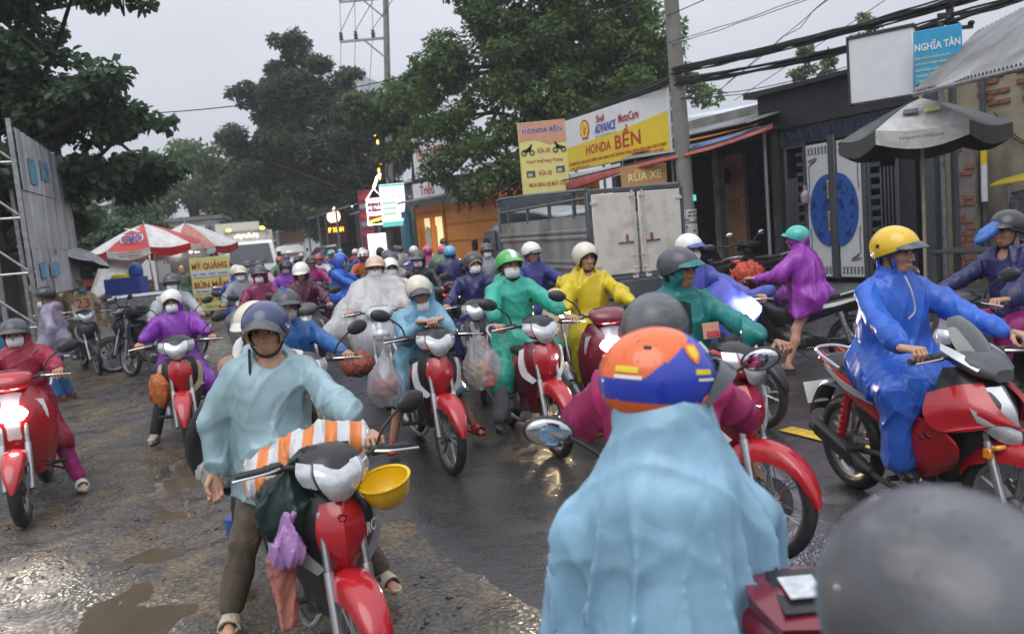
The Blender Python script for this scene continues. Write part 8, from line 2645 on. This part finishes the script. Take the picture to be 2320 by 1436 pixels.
# ---- royal blue raincoat on the red sport motorbike
H9 = hd(.20, -.98); O9 = (2.09, 4.07)
b9 = bike(O9, H9, 'red and silver sport motorbike with a dark windscreen at the right', 'red', 'black', 'silverp', style='sport', cowl='dgrey', mirrors=(0, 0), steer=.12); b9.scale = (.96,) * 3
p, inf = person(O9, H9, 'rider in royal blue raincoat and yellow helmet on the red sport motorbike', coat='c_royal', coat_len=.33, hip=(-.24, 0, .80), lean=6, head=(18, 6, 0), feet=('peg', 'peg'), scale=.94, helmet=('half', 'h_yellow'), visor=.05, vmat='h_dgrey', trousers='c_royal', shoes=('shoe', 'sh_black', 'sh_black'), d=4.0, seed=91, bulk=1.04, freq=18)
q = inf['head']
b = MB(); b.tube([q + np.array((.10, -.03, -.12)), q + np.array((.135, -.02, -.2)), q + np.array((.13, -.0, -.3)), q + np.array((.13, -.04, -.34))], .004, 5, sub=4); b.obj('draw_cord', [M['goodsw']], p)
decal(p, inf, -100, 6, .02, .02, M['ink'], 'side_stud'); drops(p, inf, 60, 7)

# ---- rider cut by the right edge
H10 = hd(-.93, -.30); O10 = (3.35, 5.45)
bike(O10, H10, 'dark scooter cut off by the right edge', 'black', 'dgrey', 'grey', style='scooter', mirrors=(1, 1), lod=1)
p, inf = person(O10, H10, 'rider in dark navy jacket at the right edge with a blue helmet flap', coat='c_navy', coat_len='hip', hip=(-.22, 0, .80), lean=10, head=(0, 5, 0), feet=('floor', 'floor'), scale=.94, helmet=('half', 'h_black'), visor=.05, hood=False, trousers='c_magenta', d=5.5, seed=101)
blob('plastic_flap', None, None, (inf['head'][0] + .17, inf['head'][1], inf['head'][2] + .0), lambda P: d_ell(P, (0, 0, 0), (.14, .06, .045), rotm(0, .5, 0)) + folds(P, .012, 5, 30), (-.22, -.15, -.15), (.22, .15, .15), .012, M['tarpb'], parent=p)

# ---- purple raincoat seen from behind, teal helmet
H11 = hd(-.78, .62); O11 = (2.95, 8.30)
bike(O11, H11, 'black and white motorbike under the bright purple raincoat, rear turned to us', 'black', 'black', 'white', lamp='red_on', mirrors=(0, 0), lod=1)
p, inf = person(O11, H11, 'rider in bright purple raincoat and teal helmet turning away at the shops', coat='c_violet', coat_len=.58, hip=(-.22, 0, .77), lean=14, head=(10, 0, 0), feet=('peg', (-.02, .34, .07)), scale=.92, helmet=('half', 'h_teal'), visor=.03, trousers=None, shoes=('slide', 'sh_brown', 'sh_black'), d=8.3, seed=111, bulk=1.3, pleat=(6, .03, 0, -.2))
blob('flower_bundle', 'orange red bundle on the bars of the purple raincoat rider', 'bundle', (2.56, 8.52, 1.02), lambda P: d_ell(P, (0, 0, 0), (.16, .13, .13)) + folds(P, .04, 7, 60), (-.3, -.25, -.25), (.3, .25, .25), .016, pm('bundle_orange_red', (.42, .06, .03), .6, var=.5, vscale=30))

# ---- periwinkle poncho over a black scooter with glowing lamp
H12 = hd(.42, -.907); O12 = (1.63, 6.70)
bike(O12, H12, 'black motorbike draped by the periwinkle poncho with its lamp glowing through', 'black', 'dgrey', 'black', mirrors=(0, 0), lod=1, lamp='head_cool', cowl='black')
p, inf = person(O12, H12, 'rider in periwinkle poncho spread over the handlebars, white helmet', coat='c_peri', coat_len='knee', hip=(-.24, 0, .80), lean=6, head=(5, 6, 0), feet=('peg', 'peg'), scale=.93, helmet=('half', 'h_white'), visor=.05, vmat='c_peri', mask='mask', hood=False, d=6.8, seed=121, bulk=1.05)
blob('poncho_front', None, None, (0, 0, 0), lambda P: smax(smin(smin(d_ell(P, (.26, 0, .80), (.26, .20, .36)), smin(d_seg(P, (.30, -.42, 1.03), (.12, -.1, .9), .05, .12), d_seg(P, (.30, .42, 1.03), (.12, .1, .9), .05, .12), .05), .10), d_ell(P, (.42, 0, .92), (.17, .17, .12)), .06) + folds(P, .028, 12, 20), .46 + .03 * np.sin(P[:, 1] * 14).astype(np.float32) - P[:, 2], .01), (-.2, -.6, .35), (.7, .6, 1.25), .016, M['c_peri'], parent=p)
b = MB(); b.ell((.565, .0, .93), (.04, .085, .065), n=16, k=10); b.obj('lamp_window', [M['head_cool']], p)
b = MB(); b.grid([[(.60, -.015, .80), (.60, .015, .80)], [(.645, -.02, .68), (.645, .02, .68)]], .012, 1); b.obj('lamp_strip', [M['head_cool']], p)

# ---- navy riders near the truck
H13 = hd(.02, -1); O13 = (-.36, 8.45)
bike(O13, H13, 'dark motorbike ridden by the navy raincoat with brown helmet', 'black', 'dgrey', 'grey', mirrors=(1, 0), lod=1)
person(O13, H13, 'rider in navy raincoat, brown open helmet over a blue cap and white mask', coat='c_navy', coat_len='knee', hip=(-.24, 0, .79), lean=8, head=(20, 4, 0), scale=.90, helmet=('threeq', 'h_brown'), visor=None, rim='cream', mask='mask', d=8.4, seed=131)
H14 = hd(.42, -.907); O14 = (.40, 9.12)
bike(O14, H14, 'cream scooter with warm lit lamp behind the green raincoat', 'cream', 'cream', 'silverp', style='scooter', lamp='head_warm', cowl='cream', mirrors=(0, 1), lod=1)
person(O14, H14, 'rider in indigo raincoat and white helmet beside the truck side', coat='c_indigo', coat_len='knee', hip=(-.30, 0, .80), lean=2, head=(12, 10, 0), scale=.93, helmet=('half', 'h_white'), visor=.05, vmat='h_dgrey', d=9.2, seed=141)

# ---- see-through white poncho
H15 = hd(.14, -.99); O15 = (-1.44, 8.72)
bike(O15, H15, 'scooter hidden beneath the see-through white poncho', 'silverp', 'dgrey', 'silverp', style='scooter', mirrors=(0, 0), lod=1)
person(O15, H15, 'rider in wide see-through white poncho with peach helmet and white mask', coat='c_clear', coat_len=.42, hip=(-.24, 0, .80), lean=4, head=(-4, 4, 0), feet=('floor', 'floor'), scale=.94, helmet=('half', 'h_peach'), visor=.045, mask='mask', poncho=True, trousers='tr_grey', hoodmat='c_black', d=8.8, seed=151, shoes=('slide', 'sh_black', 'sh_white'), freq=14, pleat=(6, .035, 0, 0))
person(O15, H15, 'pillion in a white helmet and jacket seated behind the see-through poncho', coat='shirt_white', coat_len='hip', hip=(-.62, .16, .82), lean=4, head=(10, 0, 0), hands=(None, None), feet=('peg', 'peg'), scale=.86, helmet=('threeq', 'h_white'), visor=.04, mask='mask', d=9.2, seed=152)
blob('net_bag', 'red brown net bag hanging below the see-through poncho', 'bag', (-1.62, 8.05, .50), lambda P: d_ell(P, (0, 0, 0), (.17, .14, .13)) + folds(P, .02, 7, 60), (-.3, -.25, -.25), (.3, .25, .25), .014, pm('net_bag_red_brown', (.26, .07, .04), .6, var=.7, vscale=40))

# ---- blue raincoat, grey mask, left of centre
H16 = hd(.38, -.925); O16 = (-1.52, 5.45)
bike(O16, H16, 'cream motorbike just behind the man in pale blue', 'cream', 'cream', 'silverp', cowl='cream', mirrors=(0, 1), lod=1, lamp=None)
person(O16, H16, 'rider in steel blue raincoat and dark grey helmet wearing a grey mask', coat='c_steelblue', coat_len='knee', hip=(-.22, 0, .76), lean=12, head=(-2, 6, 0), scale=.86, helmet=('half', 'h_dgrey'), visor=.045, mask='maskg', d=5.7, seed=161)

# ---- purple raincoat at the left
H17 = hd(.38, -.925); O17 = (-3.12, 7.36)
b17 = bike(O17, H17, 'red and white motorbike facing us under the deep purple raincoat', 'red', 'black', 'cream', cowl='dgrey', mirrors=(0, 1), steer=-.05)
lettering('YAMAHA', b17, M['inkw'], (.40, .13, .60), (-.5, .86, 0), (-.3, 0, .95), .12, .024)
person(O17, H17, 'rider in deep purple raincoat and white open helmet with white mask', coat='c_purple', coat_len=.42, hip=(-.28, 0, .74), lean=2, head=(-4, 4, 0), feet=((-.18, -.30, .09), (-.1, .26, .2)), scale=.86, helmet=('threeq', 'h_white'), visor=None, mask='mask', trousers='tr_dark', shoes=('shoe', 'sh_beige', 'sh_beige'), d=7.6, seed=171, bulk=1.08)
blob('plastic_bag', 'small bright orange plastic bag hooked on the purple rider motorbike', 'bag', (-3.12, 6.88, .60), lambda P: d_ell(P, (0, 0, 0), (.09, .07, .15)) + folds(P, .02, 7, 50), (-.2, -.15, -.25), (.2, .15, .25), .012, M['bagorange'])

# ---- maroon rider with glaring headlamp at the left edge
H18 = hd(.40, -.917); O18 = (-3.70, 5.88)
bike(O18, H18, 'red scooter with glaring white headlamp at the left edge', 'red', 'dred', 'white', style='scooter', lamp='head_on', cowl='red', mirrors=(0, 1))
person(O18, H18, 'rider in wine red raincoat and dark helmet behind the glaring headlamp', coat='c_red', coat_len=.34, hip=(-.24, 0, .70), lean=6, head=(-4, 6, 0), feet=('floor', (-.10, .29, .08)), scale=.84, helmet=('half', 'h_dgrey'), visor=.05, mask='mask', trousers='c_magenta', shoes=('slide', 'sh_white', 'sh_white'), d=6.0, seed=181, bulk=1.05)
headlight_lamp(-3.44, 5.30, .76, (.35, -.93, -.25), 40)
headlight_lamp(1.92, 6.05, .86, (.35, -.9, -.25), 60, (.86, .82, 1.0))
headlight_lamp(.62, 8.55, .76, (-.1, -.95, -.25), 160, (1.0, .75, .45))
headlight_lamp(.78, 6.05, .76, (.0, -.95, -.25), 80)

# ---- standing man in lilac see-through raincoat, people at the left
person((-5.92, 10.3), hd(-.95, -.25), 'standing man in lilac see-through raincoat and dark helmet, facing left', coat='c_clearlilac', coat_len=.62, hip=(0, 0, .78), lean=2, head=(0, 4, 0), hands=('hang', 'hang'), feet=('stand', 'stand'), scale=.90, stand=True, helmet=('half', 'h_black'), visor=.04, mask='mask', masklow=.04, hood=False, trousers='shirt_blue', shoes=('shoe', 'sh_brown', 'sh_brown'), d=10, seed=191)
person((-5.86, 9.0), hd(.5, -.85), 'person in bright blue raincoat cut by the left edge', coat='c_tealblue', coat_len='knee', hip=(0, 0, .72), lean=3, hands=('hang', 'hang'), feet=('stand', 'stand'), scale=.84, stand=True, helmet=('half', 'h_dgrey'), mask='mask', d=9, seed=201)
p, inf = person((-7.42, 13.9), hd(.45, -.89), 'man in cream number shirt sheltering under a spotted umbrella', coat='shirt_cream', coat_len='hip', hip=(0, 0, .78), lean=1, hands=(((.22, -.12, 1.42), 'rest'), 'hang'), feet=('stand', 'stand'), scale=.90, stand=True, helmet=None, mask='maskb', hood=False, open_hood=True, trousers='tr_brown', shoes=('shoe', 'sh_black', 'sh_black'), d=14, seed=211, skin='skin2', bulk=.9)
lettering('23', p, M['inkr'], (.185, 0, 1.10), (0, 1, 0), (.0, 0, 1), .21, .17)
b = MB()
for k in range(8):
    a0, a1 = 2 * PI * k / 8, 2 * PI * (k + 1) / 8
    rows = []
    for t in (.02, .35, .7, 1.0):
        rows.append([((1 - u) * math.cos(a0) * .56 * t + u * math.cos(a1) * .56 * t, (1 - u) * math.sin(a0) * .56 * t + u * math.sin(a1) * .56 * t, .20 - .22 * t ** 2 - .02 * math.sin(u * PI) * t) for u in np.linspace(0, 1, 5)])
    b.grid(rows, .006, 2); rows = [[(x, y, z - .012) for x, y, z in r_] for r_ in rows]; b.grid(rows, .006, 2, m=1)
b.tube([(0, 0, .24), (0, 0, -.55)], .008, 6, m=2)
g = empty('umbrella', (-7.36, 13.75, 1.86), 0, 'pale spotted umbrella with black lining held over the number shirt', 'umbrella'); g.rotation_euler = (R(-10), R(16), R(10))
b.obj('canopy', [M['brol'], M['blackcloth'], M['blackm']], g, ang=30)
b = MB(); q = random.Random(2)
for i in range(60):
    a, t = q.uniform(0, 6.28), q.uniform(.2, .95); b.ell((.56 * t * math.cos(a) * .93, .56 * t * math.sin(a) * .93, .207 - .22 * t ** 2), (.012, .012, .004), n=6, k=4)
b.obj('printed_spots', [M['dgrey']], g)
for k, (x, y, hx, hy, lb) in enumerate(((-5.35, 11.7, -.82, .57, 'black parked motorbike beside the standing man in lilac'), (-5.9, 13.0, -.75, -.66, 'second black parked motorbike nearer the metal bin'), (-6.9, 12.9, .6, -.8, 'dusty parked motorbike below the spotted umbrella'))):
    bike((x, y), hd(hx, hy), lb, 'black', 'black', 'grey', lod=1, group='motorbikes parked at the left', mirrors=(1, 1), lean=.06)
person((-8.35, 18.0), hd(.8, -.6), 'woman in teal blue raincoat with crossed arms near the food cart', coat='c_tealblue', coat_len='knee', hip=(0, 0, .80), lean=2, hands=(((.20, .10, 1.12), 'rest'), ((.20, -.10, 1.14), 'rest')), feet=('stand', 'stand'), scale=.95, stand=True, helmet=None, hood=False, open_hood=True, d=18, seed=221)
person((-8.55, 21.0), hd(.6, -.8), 'bare-headed vendor standing against the lit glass case', coat='c_pgreen', coat_len='hip', hip=(0, 0, .80), lean=4, hands=('hang', 'hang'), feet=('stand', 'stand'), scale=.92, stand=True, helmet=None, hood=False, open_hood=True, d=21, seed=231)
bike((3.42, 13.05), hd(-.12, .99), 'black parked scooter with pale plate showing its rear by the dark shop', 'black', 'black', 'dgrey', style='scooter', mirrors=(1, 1), lod=0, plate=('92-E1', '2062'), group='motorbikes parked at the right').location.z = .13
bike((4.35, 13.6), hd(-.5, .86), 'dim parked motorbike under a black cover by the dark shop', 'black', 'black', 'black', mirrors=(1, 1), lod=1, group='motorbikes parked at the right').location.z = .13
blob('bike_cover', 'black rain cover bundled over a parked motorbike by the pole', 'cover', (3.05, 13.6, .98), lambda P: d_ell(P, (0, 0, 0), (.42, .3, .33)) + folds(P, .06, 17, 24), (-.7, -.5, -.5), (.7, .5, .5), .025, M['blackcloth'])

# ---- the crowd farther back
FAR = [
    # x, y, hx, hy, coat, helmet, mask, bike colours, label, extra
    (-4.35, 10.35, .40, -.92, 'c_cleargrey', ('half', 'h_dgrey'), 'mask', ('red', 'under'), 'rider in grey see-through raincoat behind the deep purple one', {}),
    (-3.28, 10.6, .36, -.93, 'c_wine', ('half', 'h_dgrey'), 'mask', ('dred', 'under'), 'rider in wine raincoat with large white mask below the menu board', {}),
    (-2.62, 10.15, .25, -.97, 'c_maroon', ('half', 'h_white'), None, ('dgrey', 'scooter'), 'rider in dark maroon raincoat bending under a white and light blue helmet', dict(two='lb', head=(-10, 22, 0))),
    (-1.26, 11.3, .05, -1, 'c_black', ('half', 'h_dgrey'), 'mask', ('dgrey', 'under'), 'rider in black raincoat and dark peaked helmet behind the woman', dict(visor=.08)),
    (-1.80, 12.5, .15, -.99, 'c_beige', ('half', 'h_dgrey'), 'maskg', ('grey', 'scooter'), 'rider in beige raincoat with hood and dark rimmed helmet', dict(rim='cream')),
    (-4.42, 13.1, -.25, .97, 'c_blue', ('half', 'h_white'), None, ('dgrey', 'under'), 'rider in blue raincoat and white helmet leaving beside the menu board', {}),
    (-2.78, 14.0, .95, -.25, 'c_royal', None, None, ('blue', 'under'), 'hooded rider in plain blue raincoat turned to the right', dict(hooded=True)),
    (-4.85, 15.7, .4, -.9, 'shirt_pink', ('half', 'h_dgrey'), 'maskp', ('dgrey', 'under'), 'rider in pink shirt and pink mask with no raincoat', dict(hood=False)),
    (-5.8, 18.0, .4, -.9, 'c_greyc', ('half', 'h_dgrey'), 'mask', ('grey', 'scooter'), 'rider in grey raincoat in front of the white van', {}),
    (-3.85, 15.8, .3, -.95, 'c_magenta', ('cap', 'h_black'), None, ('dgrey', 'scooter'), 'rider in magenta raincoat and black cap', dict(visor=.06)),
    (-4.4, 18.8, .3, -.95, 'shirt_white', ('half', 'h_red'), None, ('dred', 'under'), 'rider in white shirt with red headgear', dict(hood=False)),
    (-5.1, 19.6, .3, -.95, 'c_dgreen', ('half', 'h_black'), 'maskk', ('black', 'under'), 'rider in dark green raincoat and black helmet left of the red hat', {}),
    (-3.05, 17.0, .2, -.98, 'c_orange', ('half', 'h_white'), 'maskk', ('dgrey', 'under'), 'rider in orange raincoat with goggles on a white helmet', dict(goggles=True)),
    (-3.80, 18.3, -.3, .95, 'c_tealblue', ('half', 'h_lblue'), None, ('dgrey', 'under'), 'rider in blue green raincoat and light blue helmet, back turned', {}),
    (-3.62, 20.5, -.3, .95, 'c_wine', ('half', 'h_cream'), None, ('dred', 'under'), 'rider in wine raincoat and cream helmet, back turned', {}),
    (-3.25, 20.6, -.3, .95, 'c_black', None, None, ('black', 'scooter'), 'hooded rider in black beside the glowing floor panel', dict(hooded=True)),
    (-2.42, 16.2, -.2, .98, 'c_greyc', ('half', 'h_purpleg'), None, ('silverp', 'scooter'), 'rider in pale grey raincoat and mauve helmet, back turned', {}),
    (-1.72, 17.4, -.2, .98, 'c_magenta', ('half', 'h_pink'), None, ('dgrey', 'scooter'), 'rider in magenta raincoat and pink helmet by the orange cafe', {}),
    (-1.30, 16.2, -.2, .98, 'c_pgreen', ('half', 'h_pink'), None, ('dgrey', 'scooter'), 'rider in wide dull green poncho and pink helmet', dict(poncho=True)),
    (-5.55, 24.0, .35, -.93, 'c_royal', ('half', 'h_dgrey'), 'mask', ('dgrey', 'under'), 'rider in blue raincoat with grey helmet at mid crowd', {}),
    (-6.3, 22.3, .35, -.93, 'c_pgreen', ('half', 'h_red'), None, ('red', 'under'), 'rider in grey green raincoat and red helmet right of the van', {}),
    (-5.9, 27.0, .3, -.95, 'c_navy', ('half', 'h_teal'), None, ('dgrey', 'under'), 'rider in navy raincoat and teal helmet near the pickup', {}),
    (-5.1, 28.5, .3, -.95, 'c_royal', ('half', 'h_white'), 'mask', ('red', 'under'), 'rider in royal blue raincoat and white helmet left of the lit signs', {}),
    (-6.6, 30.5, .3, -.95, 'c_greyc', ('half', 'h_cream'), None, ('silverp', 'under'), 'rider in grey raincoat and cream helmet near the pickup', {}),
    (-7.4, 29.0, .3, -.95, 'shirt_white', ('half', 'h_peach'), None, ('dred', 'under'), 'rider in white shirt and peach helmet by the pickup', dict(hood=False)),
    (-6.9, 33.5, .3, -.95, 'c_indigo', ('half', 'h_lblue'), None, ('dgrey', 'under'), 'rider in indigo raincoat and light blue helmet in the distance', {}),
    (-7.8, 35.5, .3, -.95, 'c_orange', ('half', 'h_dgrey'), None, ('dgrey', 'under'), 'rider in orange raincoat and dark helmet in the distance', {}),
    (-8.6, 38.0, .3, -.95, 'c_royal', ('half', 'h_navy'), None, ('dgrey', 'under'), 'rider in royal blue raincoat and navy helmet in the distance', {}),
    (-8.9, 24.6, .3, -.95, 'c_royal', ('threeq', 'h_teal'), None, ('dgrey', 'under'), 'rider in blue raincoat and teal open helmet behind the menu board', {}),
    (-8.3, 23.9, .3, -.95, 'c_greyc', ('half', 'h_pink'), None, ('dgrey', 'scooter'), 'rider in grey raincoat and pink helmet behind the menu board', {}),
    (-6.9, 25.2, .3, -.95, 'c_dgreen', ('half', 'h_brown'), None, ('dgrey', 'under'), 'rider in dark green raincoat and brown helmet right beside the van', {}),
    (-4.0, 12.0, .36, -.93, 'c_greyc', ('half', 'h_cream'), 'mask', ('silverp', 'scooter'), 'rider in soft grey raincoat and cream helmet in the gap before the menu board', {}),
    (-3.7, 13.4, .3, -.95, 'c_purple', ('half', 'h_black'), 'maskg', ('black', 'under'), 'rider in purple raincoat and black helmet behind the maroon one', {}),
    (-2.15, 14.6, .25, -.97, 'c_teal', ('half', 'h_dgrey'), 'mask', ('red', 'under'), 'rider in teal raincoat with white mask behind the see-through poncho', {}),
    (-2.2, 18.9, -.3, .95, 'c_peri', ('half', 'h_white'), None, ('dgrey', 'scooter'), 'rider in periwinkle raincoat and white helmet, back turned', {}),
    (-4.95, 21.3, .3, -.95, 'c_magenta', ('half', 'h_dgrey'), 'mask', ('red', 'scooter'), 'rider in magenta raincoat and dark helmet, white mask', {}),
    (-4.2, 23.2, -.3, .95, 'c_blue', ('half', 'h_cream'), None, ('dgrey', 'under'), 'rider in clear blue raincoat and cream helmet, back turned', {}),
    (-3.0, 22.6, -.3, .95, 'c_beige', ('half', 'h_brown'), None, ('grey', 'scooter'), 'rider in beige raincoat and brown helmet, back turned', {}),
    (-4.9, 26.0, -.3, .95, 'c_red', ('half', 'h_white'), None, ('red', 'under'), 'rider in red raincoat and white helmet, back turned', {}),
    (-3.6, 26.2, -.3, .95, 'c_tealblue', ('half', 'h_dgrey'), None, ('dgrey', 'under'), 'rider in blue green raincoat and dark helmet by the glowing floor panel', {}),
    (-5.6, 31.6, .3, -.95, 'c_yellow', ('half', 'h_black'), None, ('dgrey', 'under'), 'rider in yellow raincoat far back by the lit signs', {}),
    (-6.3, 35.8, .3, -.95, 'c_red', ('half', 'h_cream'), None, ('red', 'under'), 'rider in red raincoat and cream helmet in the distance', {}),
    (-1.0, 13.9, -.2, .98, 'c_navy', ('half', 'h_lblue'), None, ('black', 'scooter'), 'rider in navy raincoat and light blue helmet, back turned', {}),
    (-.30, 12.9, .1, -.99, 'c_greyc', ('half', 'h_dgrey'), 'mask', ('silverp', 'under'), 'rider in grey raincoat and mask close to the truck cab', {}),
]
for k, (x, y, hx, hy, ct, hm, mk, (bc, bs), lb, ex) in enumerate(FAR):
    a = hd(hx, hy)
    short = lb.split(' in ', 1)[1] if ' in ' in lb else lb
    bike((x, y), a, {'under': 'motorbike', 'scooter': 'scooter'}[bs] + ' of the rider in ' + ' '.join(short.split()[:9]), bc, 'dgrey' if bs == 'under' else bc, 'silverp', style=bs, lod=2, mirrors=(1, 1), lamp='red_on' if hy > 0 else None, group='motorbikes farther back in the crowd')
    kw = dict(coat=ct, coat_len='knee' if ct.startswith('c_') else 'hip', lean=6, helmet=hm, mask=mk, d=max(y, 9.5), seed=300 + k * 3, scale=.92, visor=.04, head=(RNG.uniform(-12, 12), 4, 0))
    kw.update({q: w for q, w in ex.items() if q in ('head', 'visor', 'rim', 'hood', 'poncho')})
    if ex.get('two') == 'lb': kw['two'] = Two(lambda c: c[2] < .03, M['h_lblue'])
    p, inf = person((x, y), a, lb, group='riders farther back in the crowd', **kw)
    if ex.get('hooded'):
        V, Q = sdf_mesh(lambda P: smax(d_ell(P, inf['head'] + (-.01, 0, .01), (.135, .115, .15)), -d_ell(P, inf['head'] + (.13, 0, -.02), (.11, .075, .10)), .015) + folds(P, .012, k, 40), inf['head'] - .22, inf['head'] + .22, .014)
        b = MB(); b.add(V, Q); b.obj('rain_hood', [M[ct]], p, ang=0)
    if ex.get('goggles'):
        b = MB()
        for s_ in (-1, 1): b.ell(inf['head'] + np.array((.125, s_ * .04, .06)), (.02, .034, .026), n=10, k=6)
        b.obj('goggles', [M['glassdk']], p)
person((-1.85, 23.8), hd(.6, -.8), 'pedestrian in grey coat and black cap walking past the orange cafe', coat='c_greyc', coat_len=.55, hip=(0, 0, .84), lean=2, hands=('hang', 'hang'), feet=('stand', 'stand'), scale=.98, stand=True, helmet=('cap', 'h_black'), visor=.06, hood=False, d=24, seed=401, shoes=('shoe', 'sh_black', 'sh_black'))
# tail lamp glow of the motorbike facing away near the black raincoat
bike((-.55, 11.2), hd(-.75, .66), 'dark red motorbike with glowing amber tail lamp left of the truck', 'dred', 'black', 'silverp', lod=1, lamp='red_on', mirrors=(0, 0))
b = MB(); b.ell((0, 0, 0), (.05, .085, .05), n=12, k=8); b.box((0, 0, -.12), (.03, .13, .06), m=1)
g = mobj('signal_lamp', b, [M['amber_on'], M['lit_cream']], 'glowing amber signal lamp with lit plate left of the truck', 'lamp'); g.location = (-.66, 10.3, 1.06)

# ---- thin rain mist filling the whole street
b = MB(); b.box((0, 290, 16), (880, 720, 34.6))
hz = bpy.data.materials.new('rain_mist'); hz.use_nodes = True
hz.node_tree.nodes.remove(hz.node_tree.nodes['Principled BSDF'])
pv = hz.node_tree.nodes.new('ShaderNodeVolumePrincipled'); pv.inputs['Density'].default_value = .0015; pv.inputs['Color'].default_value = (.90, .92, .95, 1)
hz.node_tree.links.new(pv.outputs[0], hz.node_tree.nodes['Material Output'].inputs['Volume'])
tag(b.obj('haze', [hz], smooth=False), kind='stuff')
